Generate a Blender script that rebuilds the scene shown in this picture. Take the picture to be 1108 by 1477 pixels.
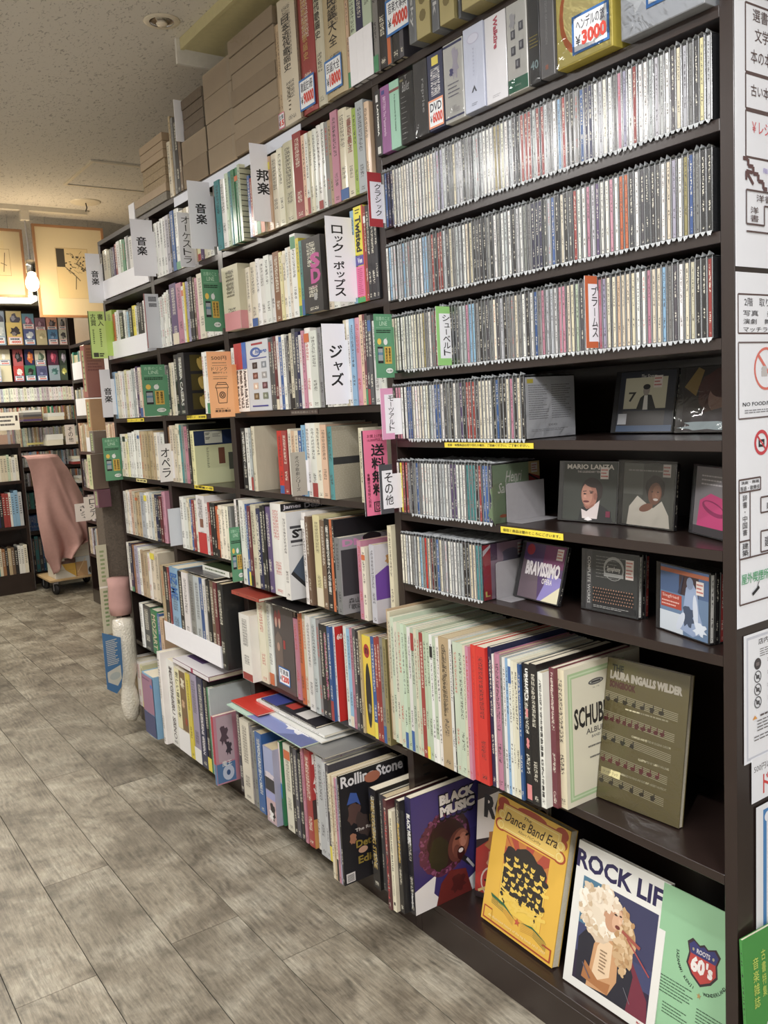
import bpy, bmesh, math, random
from mathutils import Vector, Matrix, noise
from mathutils.geometry import tessellate_polygon
for _o in list(bpy.data.objects): bpy.data.objects.remove(_o)
SC = bpy.context.scene; COL = SC.collection; RNG = random.Random(7)
# ------------------------------------------------------------------ camera
CM = Matrix(((0.8151765453204701, 0.11578284577045156, -0.5675222749678459),
             (-0.5766342385910341, 0.06987820351429816, -0.81400859427782),
             (-0.05459079449799029, 0.9908134886541009, 0.12372742564673377)))
CF = 1251.69; CP = Vector((-1.22, 0.0, 1.347))
cam = bpy.data.cameras.new('camera'); camo = bpy.data.objects.new('camera', cam); COL.objects.link(camo)
cam.sensor_fit = 'HORIZONTAL'; cam.sensor_width = 36.0; cam.lens = CF * 36.0 / 1108.0
cam.clip_start = 0.05; cam.clip_end = 60
_m = CM.to_4x4(); _m.translation = CP; camo.matrix_world = _m; SC.camera = camo
# ------------------------------------------------------------------ world, lights, exposure
SC.view_settings.view_transform = 'Standard'; SC.view_settings.look = 'None'
SC.view_settings.gamma = 1.0; SC.view_settings.use_curve_mapping = False
SC.view_settings.exposure = 0.34
SC.cycles.max_bounces = 6; SC.cycles.diffuse_bounces = 4; SC.cycles.glossy_bounces = 3
SC.cycles.transmission_bounces = 4; SC.cycles.transparent_max_bounces = 8
SC.cycles.sample_clamp_indirect = 6.0; SC.cycles.caustics_reflective = False; SC.cycles.caustics_refractive = False
wd = bpy.data.worlds.new('world'); SC.world = wd; wd.use_nodes = True
wd.node_tree.nodes['Background'].inputs[0].default_value = (0.9, 0.95, 1.0, 1); wd.node_tree.nodes['Background'].inputs[1].default_value = 0.25
def area(name, loc, size, power, col, rot=(0, 0, 0), spread=180):
    l = bpy.data.lights.new(name, 'AREA'); l.shape = 'RECTANGLE'; l.size, l.size_y = size; l.energy = power; l.color = col
    l.spread = math.radians(spread)
    o = bpy.data.objects.new(name, l); COL.objects.link(o); o.location = loc; o.rotation_euler = rot
    o['kind'] = 'structure'; return o
def spot(name, loc, tgt, power, col, ang=60, r=.03, blend=.4):
    l = bpy.data.lights.new(name, 'SPOT'); l.energy = power; l.color = col; l.spot_size = math.radians(ang); l.spot_blend = blend; l.shadow_soft_size = r
    o = bpy.data.objects.new(name, l); COL.objects.link(o); o.location = loc
    o.rotation_euler = (Vector(tgt) - Vector(loc)).to_track_quat('-Z', 'Y').to_euler(); o['kind'] = 'structure'; return o
NEU = (1.0, 0.985, 0.985); WARM = (1.0, 0.80, 0.55)
area('ceiling_area_light', (-1.75, 0.9, 2.46), (0.35, 1.2), 28, NEU)
area('ceiling_area_light', (-1.3, -1.2, 2.46), (0.35, 1.2), 60, NEU)  # unseen fill behind the camera, added to brighten signs and covers facing it
area('ceiling_area_light', (-1.85, 2.9, 2.46), (0.35, 1.2), 34, (1, .975, .95))
area('ceiling_area_light', (-1.3, 5.2, 2.46), (0.35, 1.2), 26, (1, .94, .84))
area('ceiling_area_light', (-0.3, 6.9, 2.46), (1.4, 0.3), 26, (1, .93, .8))
spot('ceiling_downlight_lamp', (-0.95, 0.35, 2.44), (0.1, 1.45, 0.6), 30, NEU, 70, .02)
# ------------------------------------------------------------------ measuring helpers (rays of the photograph onto real planes)
def ray(px, py):
    return CM @ Vector(((px - 554) / CF, -(py - 738.5) / CF, -1))
def onp(px, py, ax, val):
    d = ray(px, py); return CP + d * ((val - CP[ax]) / d[ax])
def Yat(px, z, x):
    k = px - 554; a = CM.col[0]; c = CM.col[2]
    w = Vector((a[i] * CF + k * c[i] for i in range(3))); dx = x - CP.x; dz = z - CP.z
    return CP.y - (w.x * dx + w.z * dz) / w.y
# ------------------------------------------------------------------ colours and materials
def lin(c):
    g_ = .3 * c[0] + .59 * c[1] + .11 * c[2]; c = [min(255, (g_ + .84 * (v - g_)) * 1.0 + 5) for v in c]
    return tuple((v / 12.92 if v <= .04045 else ((v + .055) / 1.055) ** 2.4) for v in [x / 255 for x in c])
PAL = dict(w=(228, 228, 222), c=(214, 203, 176), i=(228, 222, 200), t=(188, 164, 124), o=(205, 98, 48), r=(160, 50, 46), R=(222, 46, 32),
           k=(30, 28, 30), g=(132, 132, 130), G=(74, 74, 78), l=(186, 190, 194), b=(48, 92, 160), B=(36, 40, 84), s=(132, 178, 214),
           n=(58, 138, 90), m=(188, 206, 178), e=(60, 140, 142), y=(226, 208, 56), Y=(222, 216, 158), p=(196, 128, 150), P=(84, 62, 110),
           u=(160, 156, 182), h=(150, 138, 84), v=(112, 88, 66), M=(112, 38, 46), a=(222, 184, 152), L=(170, 196, 74), d=(150, 100, 60))
NAME = dict(w='white', c='cream', i='ivory', t='tan', o='orange', r='dark red', R='bright red', k='black', g='grey', G='dark grey', l='light grey',
            b='blue', B='navy', s='pale blue', n='green', m='pale green', e='teal', y='yellow', Y='pale yellow', p='pink', P='purple',
            u='lavender', h='olive', v='brown', M='maroon', a='peach', L='lime green', d='ochre')
MATS = {}
def base_mat(name):
    m = bpy.data.materials.new(name); m.use_nodes = True; nt = m.node_tree; b = nt.nodes['Principled BSDF']; MATS[name] = m
    return m, nt, b
def N(nt, t, **kw):
    n = nt.nodes.new('ShaderNode' + t)
    for k, v in kw.items():
        if k.startswith('i_'):
            key = k[2:]; n.inputs[int(key) if key.isdigit() else key.replace('_', ' ')].default_value = v
        else: setattr(n, k, v)
    return n
def bump(nt, b, src, s, dist=.002):
    n = N(nt, 'Bump', i_Strength=s, i_Distance=dist); nt.links.new(src, n.inputs['Height']); nt.links.new(n.outputs[0], b.inputs['Normal'])
def plain(name, col, rough=.5, coat=0., metal=0., nz=.06, scale=60, bs=.15, spec=.5, emit=None, em=0):
    if name in MATS: return MATS[name]
    m, nt, b = base_mat(name); L = nt.links.new
    b.inputs['Roughness'].default_value = rough; b.inputs['Metallic'].default_value = metal
    b.inputs['Coat Weight'].default_value = coat; b.inputs['Coat Roughness'].default_value = .12; b.inputs['Specular IOR Level'].default_value = spec
    tc = N(nt, 'TexCoord'); t = N(nt, 'TexNoise', i_Scale=scale, i_Detail=4.0); L(tc.outputs['Object'], t.inputs['Vector'])
    mx = N(nt, 'MixRGB', blend_type='MULTIPLY'); c = lin(col); mx.inputs[1].default_value = (*c, 1)
    mp = N(nt, 'MapRange'); mp.inputs[3].default_value = 1 - nz * 2; mp.inputs[4].default_value = 1 + nz * 1.0
    L(t.outputs[0], mp.inputs[0]); L(mp.outputs[0], mx.inputs[2]); mx.inputs[0].default_value = 1
    L(mx.outputs[0], b.inputs['Base Color'])
    if bs: bump(nt, b, t.outputs[0], bs, .001)
    if emit: b.inputs['Emission Color'].default_value = (*lin(emit), 1); b.inputs['Emission Strength'].default_value = em
    return m
def spine_material(name, attr=False, coat=.5, marks=True, cr=.14):
    """printed spine: base colour per object (or per face), columns of small letter-like marks running down it"""
    m, nt, b = base_mat(name); L = nt.links.new
    oi = N(nt, 'ObjectInfo'); tc = N(nt, 'TexCoord')
    if attr:
        at = N(nt, 'Attribute', attribute_name='tint'); colr = at.outputs['Color']; rnd = N(nt, 'Attribute', attribute_name='rnd').outputs['Fac']
        sep = N(nt, 'SeparateXYZ'); uv = N(nt, 'Attribute', attribute_name='gen'); L(uv.outputs['Vector'], sep.inputs[0])
    else:
        colr = oi.outputs['Color']; rnd = oi.outputs['Random']
        sep = N(nt, 'SeparateXYZ'); L(tc.outputs['Generated'], sep.inputs[0])
    def M(op, a, c=None, d=None):
        n = N(nt, 'Math', operation=op)
        for i, v in enumerate((a, c, d)):
            if v is None: continue
            if hasattr(v, 'links'): L(v, n.inputs[i])
            else: n.inputs[i].default_value = v
        return n.outputs[0]
    off = M('MULTIPLY', rnd, 37.0)
    cx = N(nt, 'CombineXYZ'); so = N(nt, 'SeparateXYZ'); L(tc.outputs['Object'], so.inputs[0])
    L(M('ADD', so.outputs[0], off), cx.inputs[0]); L(so.outputs[1], cx.inputs[1]); L(M('ADD', so.outputs[2], off), cx.inputs[2])
    nz = N(nt, 'TexNoise', i_Scale=420.0, i_Detail=1.0); L(cx.outputs[0], nz.inputs['Vector'])
    nb = N(nt, 'TexNoise', i_Scale=9.0, i_Detail=2.0); L(cx.outputs[0], nb.inputs['Vector'])
    gy = sep.outputs[1]; gz = sep.outputs[2]
    inband = M('LESS_THAN', M('ABSOLUTE', M('SUBTRACT', gy, .5)), .23)
    r2 = M('FRACT', M('MULTIPLY', rnd, 7.31)); r3 = M('FRACT', M('MULTIPLY', rnd, 13.7))
    t0 = M('ADD', .42, M('MULTIPLY', r2, .2)); title = M('MULTIPLY', M('GREATER_THAN', gz, t0), M('LESS_THAN', gz, .93))
    a0 = M('ADD', .16, M('MULTIPLY', r3, .1)); auth = M('MULTIPLY', M('GREATER_THAN', gz, a0), M('LESS_THAN', gz, M('ADD', a0, .14)))
    pub = M('MULTIPLY', M('GREATER_THAN', gz, .03), M('LESS_THAN', gz, .07))
    zone = M('MULTIPLY', M('MINIMUM', M('ADD', M('ADD', title, auth), pub), 1.0), inband)
    chars = M('GREATER_THAN', M('FRACT', M('MULTIPLY', so.outputs[2], 105.0)), .16)
    ink = M('MULTIPLY', M('MULTIPLY', M('GREATER_THAN', nz.outputs[0], .5), chars), zone)
    lum = N(nt, 'RGBToBW'); L(colr, lum.inputs[0]); isl = M('GREATER_THAN', lum.outputs[0], .13)
    ic = N(nt, 'MixRGB'); ic.inputs[1].default_value = (.75, .72, .6, 1); ic.inputs[2].default_value = (.025, .02, .025, 1); L(isl, ic.inputs[0])
    rc = N(nt, 'MixRGB'); rc.inputs[2].default_value = (.45, .04, .03, 1); L(ic.outputs[0], rc.inputs[1])
    L(M('MULTIPLY', M('GREATER_THAN', r2, .9), isl), rc.inputs[0])
    fade = N(nt, 'MixRGB', blend_type='MULTIPLY'); fade.inputs[0].default_value = 1; L(colr, fade.inputs[1])
    mp = N(nt, 'MapRange'); mp.inputs[3].default_value = .82; mp.inputs[4].default_value = 1.08; L(nb.outputs[0], mp.inputs[0]); L(mp.outputs[0], fade.inputs[2])
    fin = N(nt, 'MixRGB'); L(fade.outputs[0], fin.inputs[1]); L(rc.outputs[0], fin.inputs[2])
    if marks: L(M('MULTIPLY', ink, .85), fin.inputs[0])
    else: fin.inputs[0].default_value = 0
    L(fin.outputs[0], b.inputs['Base Color']); b.inputs['Roughness'].default_value = .45
    b.inputs['Coat Weight'].default_value = coat; b.inputs['Coat Roughness'].default_value = cr
    wr = N(nt, 'TexNoise', i_Scale=55.0, i_Detail=2.0, i_Distortion=1.2); ms = N(nt, 'Mapping'); ms.inputs['Scale'].default_value = (1, 1, .35)
    L(cx.outputs[0], ms.inputs[0]); L(ms.outputs[0], wr.inputs['Vector']); bump(nt, b, wr.outputs[0], .35, .0015)
    return m
M_SPINE = spine_material('printed_spine'); M_CDSPINE = spine_material('cd_spine_print', coat=.6, cr=.3); M_COVER = spine_material('cover_board', marks=False, coat=.35)
M_CDSTUFF = spine_material('cd_spine_print_far', attr=True, coat=.6, cr=.3); M_COVSTUFF = spine_material('far_book_print', attr=True, coat=.2)
M_CASE = plain('clear_case_edge', (44, 45, 48), .2, coat=1, nz=.3, scale=240)
M_CASE_D = plain('case_dark_tray', (34, 34, 36), .25, coat=.6)
M_PAGE = plain('paper_pages', (226, 216, 190), .8, nz=.1, scale=300); M_PAGE2 = plain('yellowed_pages', (200, 180, 140), .8, nz=.12, scale=300)
M_CARD = plain('white_card', (238, 238, 244), .45, coat=.25, nz=.02, bs=0)
M_WOOD = plain('dark_brown_melamine', (42, 29, 25), .3, coat=.2, nz=.12, scale=14, bs=.04)
M_BLACK = plain('black_edge', (18, 17, 18), .5); M_METAL = plain('grey_metal', (158, 155, 158), .5, metal=.1, nz=.05, bs=.03)
def mk_print(name='flat_print', rough=.42, coat=.3):
    m, nt, b = base_mat(name); a = N(nt, 'Attribute', attribute_name='tint'); nt.links.new(a.outputs['Color'], b.inputs['Base Color'])
    b.inputs['Roughness'].default_value = rough; b.inputs['Coat Weight'].default_value = coat; b.inputs['Coat Roughness'].default_value = .15; return m
M_PRINT = mk_print(); M_PRINTM = mk_print('matt_print', .7, 0)
def mk_film():
    m, nt, b = base_mat('crinkled_clear_film'); L = nt.links.new; out = nt.nodes['Material Output']
    tr = N(nt, 'BsdfTransparent'); mx = N(nt, 'MixShader'); mx.inputs[0].default_value = .8
    b.inputs['Base Color'].default_value = (.62, .65, .67, 1); b.inputs['Roughness'].default_value = .08
    tc = N(nt, 'TexCoord'); t = N(nt, 'TexNoise', i_Scale=120.0); L(tc.outputs['Object'], t.inputs[0]); bump(nt, b, t.outputs[0], .6, .002)
    L(tr.outputs[0], mx.inputs[1]); L(b.outputs[0], mx.inputs[2]); L(mx.outputs[0], out.inputs[0]); return m
M_FILM = mk_film()
def mk_wrap(amt=.16):
    m, nt, b = base_mat('clear_wrap'); L = nt.links.new; out = nt.nodes['Material Output']
    tr = N(nt, 'BsdfTransparent'); mx = N(nt, 'MixShader'); gl = N(nt, 'BsdfGlossy', i_Roughness=.07); fr = N(nt, 'Fresnel', i_IOR=1.5)
    tc = N(nt, 'TexCoord'); t = N(nt, 'TexNoise', i_Scale=26.0, i_Distortion=2.0); L(tc.outputs['Object'], t.inputs[0])
    bp = N(nt, 'Bump', i_Strength=.3, i_Distance=.004); L(t.outputs[0], bp.inputs['Height']); L(bp.outputs[0], gl.inputs['Normal']); L(bp.outputs[0], fr.inputs['Normal'])
    ad = N(nt, 'Math', operation='ADD'); ad.inputs[1].default_value = .02; L(fr.outputs[0], ad.inputs[0])
    L(ad.outputs[0], mx.inputs[0]); L(tr.outputs[0], mx.inputs[1]); L(gl.outputs[0], mx.inputs[2]); L(mx.outputs[0], out.inputs[0]); return m
M_WRAP = mk_wrap()
# ------------------------------------------------------------------ object helpers
def link(o, parent=None):
    COL.objects.link(o)
    if parent is not None: o.parent = parent
    return o
def meshobj(name, verts, faces, mat, parent=None, mi=None, loc=None, rot=None):
    me = bpy.data.meshes.new(name); me.from_pydata([tuple(v) for v in verts], [], faces)
    for m in (mat if isinstance(mat, (list, tuple)) else [mat]): me.materials.append(m)
    if mi: me.polygons.foreach_set('material_index', mi)
    me.update(); o = bpy.data.objects.new(name, me)
    if loc: o.location = loc
    if rot: o.rotation_euler = rot
    return link(o, parent)
class G:
    """collects boxes and prisms into one mesh"""
    def __init__(s): s.v = []; s.f = []; s.m = []
    def box(s, a, b, m=0, c=.0):
        x0, y0, z0 = a; x1, y1, z1 = b; n = len(s.v)
        if c <= 0:
            s.v += [(x0, y0, z0), (x1, y0, z0), (x1, y1, z0), (x0, y1, z0), (x0, y0, z1), (x1, y0, z1), (x1, y1, z1), (x0, y1, z1)]
            F = [(0, 3, 2, 1), (4, 5, 6, 7), (0, 1, 5, 4), (1, 2, 6, 5), (2, 3, 7, 6), (3, 0, 4, 7)]
            s.f += [tuple(n + i for i in q) for q in F]; s.m += [m] * 6
        else:
            bm = bmesh.new(); bmesh.ops.create_cube(bm, size=1)
            for v in bm.verts: v.co = ((x0 + x1) / 2 + v.co.x * (x1 - x0), (y0 + y1) / 2 + v.co.y * (y1 - y0), (z0 + z1) / 2 + v.co.z * (z1 - z0))
            bmesh.ops.bevel(bm, geom=list(bm.edges), offset=c, segments=1, affect='EDGES'); bm.verts.index_update()
            s.v += [tuple(v.co) for v in bm.verts]; s.f += [tuple(n + v.index for v in f.verts) for f in bm.faces]; s.m += [m] * len(bm.faces); bm.free()
        return s
    def prism(s, pts, z0, z1, m=0, axis=2):
        n = len(s.v); k = len(pts)
        def P(p, z):
            return (p[0], p[1], z) if axis == 2 else ((z, p[0], p[1]) if axis == 0 else (p[0], z, p[1]))
        s.v += [P(p, z0) for p in pts] + [P(p, z1) for p in pts]
        for i in range(k):
            j = (i + 1) % k; s.f.append((n + i, n + j, n + k + j, n + k + i)); s.m.append(m)
        for t in tessellate_polygon([[Vector((p[0], p[1], 0)) for p in pts]]):
            s.f.append(tuple(n + i for i in t)); s.m.append(m); s.f.append(tuple(n + k + i for i in reversed(t))); s.m.append(m)
        return s
    def lathe(s, prof, c=(0, 0), seg=20, m=0):
        n = len(s.v); k = len(prof)
        for i in range(seg):
            a = 2 * math.pi * i / seg
            for r, z in prof: s.v.append((c[0] + r * math.cos(a), c[1] + r * math.sin(a), z))
        for i in range(seg):
            j = (i + 1) % seg
            for q in range(k - 1): s.f.append((n + i * k + q, n + j * k + q, n + j * k + q + 1, n + i * k + q + 1)); s.m.append(m)
        return s
    def tube(s, pts, r, seg=8, m=0):
        n = len(s.v); pts = [Vector(p) for p in pts]
        for i, p in enumerate(pts):
            d = (pts[min(i + 1, len(pts) - 1)] - pts[max(i - 1, 0)]).normalized(); a = d.orthogonal().normalized(); b = d.cross(a)
            for k in range(seg):
                t = 2 * math.pi * k / seg; s.v.append(tuple(p + a * math.cos(t) * r + b * math.sin(t) * r))
        for i in range(len(pts) - 1):
            for k in range(seg):
                j = (k + 1) % seg; s.f.append((n + i * seg + k, n + i * seg + j, n + (i + 1) * seg + j, n + (i + 1) * seg + k)); s.m.append(m)
        s.f.append(tuple(n + k for k in reversed(range(seg)))); s.m.append(m); e = n + (len(pts) - 1) * seg; s.f.append(tuple(e + k for k in range(seg))); s.m.append(m)
        return s
    def build(s, name, mat, parent=None, **k):
        o = meshobj(name, s.v, s.f, mat, parent, s.m, **k)
        bm = bmesh.new(); bm.from_mesh(o.data); bmesh.ops.recalc_face_normals(bm, faces=bm.faces); bm.to_mesh(o.data); bm.free(); return o
def smooth(o):
    o.data.polygons.foreach_set('use_smooth', [True] * len(o.data.polygons)); return o
LABELS = set()
def tag(o, label, cat, group=None, kind=None):
    base = label; k = 2
    o['label'] = label; o['category'] = cat
    if group: o['group'] = group
    if kind: o['kind'] = kind
    LABELS.add(label); return o
def empty(name, loc, rotz=0., rx=0., mat=None):
    o = bpy.data.objects.new(name, None); COL.objects.link(o); o.empty_display_size = .02
    if mat is not None: o.matrix_world = mat
    else:
        o.matrix_world = Matrix.Translation(loc) @ Matrix.Rotation(rotz, 4, 'Z') @ Matrix.Rotation(rx, 4, 'X')
    return o
def struct(o): o['kind'] = 'structure'; return o
# ------------------------------------------------------------------ flat print: shapes and lettering on a real surface
TXT = {}
def glyphs(text, bold=0., shear=0.):
    key = (text, bold, shear)
    if key in TXT: return TXT[key]
    cu = bpy.data.curves.new('t', 'FONT'); cu.body = text; cu.size = 1; cu.resolution_u = 2; cu.offset = bold; cu.shear = shear
    cu.fill_mode = 'FRONT'; o = bpy.data.objects.new('t', cu); COL.objects.link(o)
    dg = bpy.context.evaluated_depsgraph_get(); me = bpy.data.meshes.new_from_object(o.evaluated_get(dg))
    vs = [tuple(v.co)[:2] for v in me.vertices]; fs = [tuple(p.vertices) for p in me.polygons]
    bpy.data.objects.remove(o); bpy.data.curves.remove(cu); bpy.data.meshes.remove(me)
    if vs:
        x0 = min(v[0] for v in vs); x1 = max(v[0] for v in vs); y0 = min(v[1] for v in vs); y1 = max(v[1] for v in vs)
        w = max(x1 - x0, 1e-4); h = max(y1 - y0, 1e-4); vs = [((x - x0) / w, (y - y0) / h) for x, y in vs]; r = (vs, fs, w, h)
    else: r = ([], [], 1, 1)
    TXT[key] = r; return r
class Art:
    """shapes in metres on a plane: x to the right, y up, each layer a hair above the last"""
    def __init__(s, W, H): s.W = W; s.H = H; s.v = []; s.f = []; s.c = []; s.l = 0; s.step = .00006
    def _add(s, vs, fs, col):
        n = len(s.v); z = s.l * s.step; s.v += [(x * s.W, y * s.H, z) for x, y in vs]; s.f += [tuple(n + i for i in q) for q in fs]
        s.c += [(*lin(col), 1)] * len(fs); s.l += 1; return s
    def rect(s, x0, y0, x1, y1, col): return s._add([(x0, y0), (x1, y0), (x1, y1), (x0, y1)], [(0, 1, 2, 3)], col)
    def poly(s, pts, col):
        t = tessellate_polygon([[Vector((p[0] * s.W, p[1] * s.H, 0)) for p in pts]])
        fs = []
        for q in t:
            a, b, c = (pts[i] for i in q); cr = (b[0] - a[0]) * (c[1] - a[1]) - (b[1] - a[1]) * (c[0] - a[0]); fs.append(q if cr > 0 else q[::-1])
        return s._add(pts, fs, col)
    def ell(s, cx, cy, rx, ry, col, n=18, rot=0, jag=0, seed=1, a0=0, a1=2 * math.pi):
        r = random.Random(seed); p = []
        for i in range(n):
            a = a0 + (a1 - a0) * i / (n if a1 - a0 > 6.2 else n - 1); k = 1 + jag * r.uniform(-1, 1); x = rx * math.cos(a) * k * s.W; y = ry * math.sin(a) * k * s.H
            p.append((cx + (x * math.cos(rot) - y * math.sin(rot)) / s.W, cy + (x * math.sin(rot) + y * math.cos(rot)) / s.H))
        return s.poly(p, col)
    def ring(s, cx, cy, r0, r1, col, n=24, asp=None):
        k = s.W / s.H; vs = []
        for i in range(n):
            a = 2 * math.pi * i / n; vs += [(cx + r0 * math.cos(a), cy + r0 * k * math.sin(a)), (cx + r1 * math.cos(a), cy + r1 * k * math.sin(a))]
        return s._add(vs, [(2 * i, 2 * i + 1, (2 * i + 3) % (2 * n), (2 * i + 2) % (2 * n)) for i in range(n)], col)
    def frame(s, x0, y0, x1, y1, t, col):
        ty = t * s.W / s.H; o = [(x0, y0), (x1, y0), (x1, y1), (x0, y1)]; i = [(x0 + t, y0 + ty), (x1 - t, y0 + ty), (x1 - t, y1 - ty), (x0 + t, y1 - ty)]
        return s._add(o + i, [(k, (k + 1) % 4, 4 + (k + 1) % 4, 4 + k) for k in range(4)], col)
    def line(s, p, q, t, col):
        dx = (q[0] - p[0]) * s.W; dy = (q[1] - p[1]) * s.H; l = math.hypot(dx, dy) or 1; nx = -dy / l * t / 2 * s.W; ny = dx / l * t / 2 * s.W
        return s._add([(p[0] - nx / s.W, p[1] - ny / s.H), (q[0] - nx / s.W, q[1] - ny / s.H), (q[0] + nx / s.W, q[1] + ny / s.H), (p[0] + nx / s.W, p[1] + ny / s.H)], [(0, 1, 2, 3)], col)
    def text(s, txt, x0, y0, x1, y1, col, bold=.01, rot=0, shear=0, keep=False):
        """lettering filling the box x0..x1, y0..y1; rot 90/-90 turns it inside the box"""
        cjk = any(ord(q) > 0x2e00 for q in txt) and bold > 0; vs, fs, w, h = glyphs(txt, 0 if cjk else bold, shear)
        if keep:
            bw = (x1 - x0) * s.W; bh = (y1 - y0) * s.H; ww, hh = (w, h) if rot == 0 else (h, w); k = min(bw / ww, bh / hh); mx = (x0 + x1) / 2; my = (y0 + y1) / 2
            x0 = mx - ww * k / 2 / s.W; x1 = mx + ww * k / 2 / s.W; y0 = my - hh * k / 2 / s.H; y1 = my + hh * k / 2 / s.H
        out = []
        for a, b in vs:
            if rot == -90: a, b = b, 1 - a
            elif rot == 90: a, b = 1 - b, a
            out.append((x0 + a * (x1 - x0), y0 + b * (y1 - y0)))
        if cjk:
            e = bold * .55 * (x1 - x0) / max(w if abs(rot) != 90 else h, 1); n = len(out); ey = e * s.W / s.H
            for dx, dy in ((e, 0), (0, ey), (e, ey)): s._add([(x + dx, y + dy) for x, y in out], fs, col)
        return s._add(out, fs, col)
    def vtext(s, txt, x0, y0, x1, y1, col, bold=.015):
        n = len(txt); h = (y1 - y0) / n
        for i, ch in enumerate(txt):
            if ch in ' ': continue
            t = y1 - i * h; l = s.l
            if ch in 'ー－—': s.rect(x0 + .44 * (x1 - x0), t - h * .9, x0 + .56 * (x1 - x0), t - h * .1, col)
            elif ch in '|': s.rect(x0 + .2 * (x1 - x0), t - h * .55, x1 - .2 * (x1 - x0), t - h * .45, col)
            elif ch in 'ッャュョ': s.text(ch, x0 + .25 * (x1 - x0), t - h * .85, x1 - .02 * (x1 - x0), t - h * .25, col, bold)
            elif ch in '・': s.ell((x0 + x1) / 2, t - h / 2, .1 * (x1 - x0), .1 * h, col, 8)
            else: s.text(ch, x0, t - h * .94, x1, t - h * .06, col, bold)
            s.l = l + 0
        s.l += 5; return s
    def lines(s, x0, y0, x1, y1, n, col, t=.35, seed=3, rag=.3):
        """small unreadable lettering: rows of short dashes"""
        r = random.Random(seed); h = (y1 - y0) / n; l = s.l
        for i in range(n):
            y = y1 - (i + .5) * h; x = x0; e = x1 - r.random() * rag * (x1 - x0)
            while x < e:
                w = r.uniform(.03, .12) * (x1 - x0); s.rect(x, y - h * t / 2, min(x + w, e), y + h * t / 2, col); s.l = l; x += w + .015 * (x1 - x0)
        s.l += 1; return s
    def build(s, name, parent, o, U, V, mat=None, label=None, thick=None):
        """o = lower left corner, U/V = unit vectors (in the parent's frame)"""
        s_ = min(1.0, 24.0 / max(s.l, 1)); s.v = [(x, y, z * s_) for x, y, z in s.v]
        U = Vector(U); V = Vector(V); Nn = U.cross(V); o = Vector(o); me = bpy.data.meshes.new(name)
        me.from_pydata([tuple(o + U * x + V * y + Nn * (z + .0002)) for x, y, z in s.v], [], s.f); me.materials.append(mat or M_PRINT)
        a = me.color_attributes.new('tint', 'FLOAT_COLOR', 'CORNER'); buf = []
        for p, c in zip(me.polygons, s.c): buf += list(c) * p.loop_total
        a.data.foreach_set('color', buf); ob = bpy.data.objects.new(name, me); link(ob, parent)
        if label: ob['label'] = label
        return ob
SP = ((0, 0, 0), (0, -1, 0), (0, 0, 1))
def spine_art(a, root, T, name='spine_print'): return a.build(name, root, (-.0001, T / 2, 0), (0, -1, 0), (0, 0, 1))
def face_art(a, root, T, name='cover_print', x=0): return a.build(name, root, (x, -T / 2 - .0001, 0), (1, 0, 0), (0, 0, 1))
# ------------------------------------------------------------------ books: local x into the shelf, y across the thickness, z up
def cover_mesh(D, T, H, rnd=False):
    b = min(.0022, T * .18); t = T / 2; g = G()
    if rnd:
        k = min(.004, T * .18)
        out = [(D, -t), (k, -t), (k * .3, -t * .7), (0, -t * .3), (0, t * .3), (k * .3, t * .7), (k, t), (D, t)]
    else: out = [(D, -t), (0, -t), (0, t), (D, t)]
    inn = [(D, t - b), (b + (.003 if rnd else 0), t - b), (b + (.003 if rnd else 0), -t + b), (D, -t + b)]
    g.prism(out + inn, 0, H); n = len(out)
    g.m = [1] * len(g.f)
    for i in range(n):
        p, q = out[i], out[(i + 1) % n]
        if max(p[0], q[0]) < D * .2 and i < n - 1: g.m[i] = 0
    return g
def book(loc, T, H, D, col, cov=None, label='', cat='book', group=None, name='book', rotz=0., rx=0., rnd=None, pages=M_PAGE, marks=True, mat=None, tagit=True):
    r = empty(name, loc, rotz, rx, mat=mat); T -= .0003
    if rnd is None: rnd = T > .018 and RNG.random() < .5
    g = cover_mesh(D, T, H, rnd); o = g.build('cover', [M_SPINE if marks else M_COVER, M_COVER], r); o.color = (*lin(col), 1)
    b = min(.0022, T * .18); hard = rnd; ins = .003 if hard else .0006
    G().box((b + .0006 + (.003 if rnd else 0), -T / 2 + b + .0001, ins), (D - (.003 if hard else .0005), T / 2 - b - .0001, H - ins)).build('pages', pages, r)
    if tagit: tag(r, label, cat, group)
    return r
def slab(name, loc, dims, mat, parent=None, rotz=0., rx=0., c=.0, **k):
    o = G().box((0, -dims[1] / 2, 0), dims[:1] + (dims[1] / 2,) + dims[2:], c=c).build(name, mat, parent, **k)
    if parent is None: o.matrix_world = Matrix.Translation(loc) @ Matrix.Rotation(rotz, 4, 'Z') @ Matrix.Rotation(rx, 4, 'X')
    return o
def price_tag(parent, o, U, V, W, H, top, price, frame=(40, 110, 190), label=None):
    U = Vector(U).normalized(); V = Vector(V).normalized(); Nn = U.cross(V); o = Vector(o)
    a = Art(W, H); a.rect(0, 0, 1, 1, frame); a.rect(.06, .07, .94, .93, (232, 236, 240)); a.text(top, .12, .58, .88, .88, (30, 30, 60), .02)
    a.text('¥', .1, .2, .24, .46, (40, 40, 50), .01); a.text(price, .27, .16, .93, .54, (225, 60, 45), .05)
    return a.build('price_tag', parent, tuple(o), U, V, label=label or 'handwritten price tag with red figures')
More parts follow.
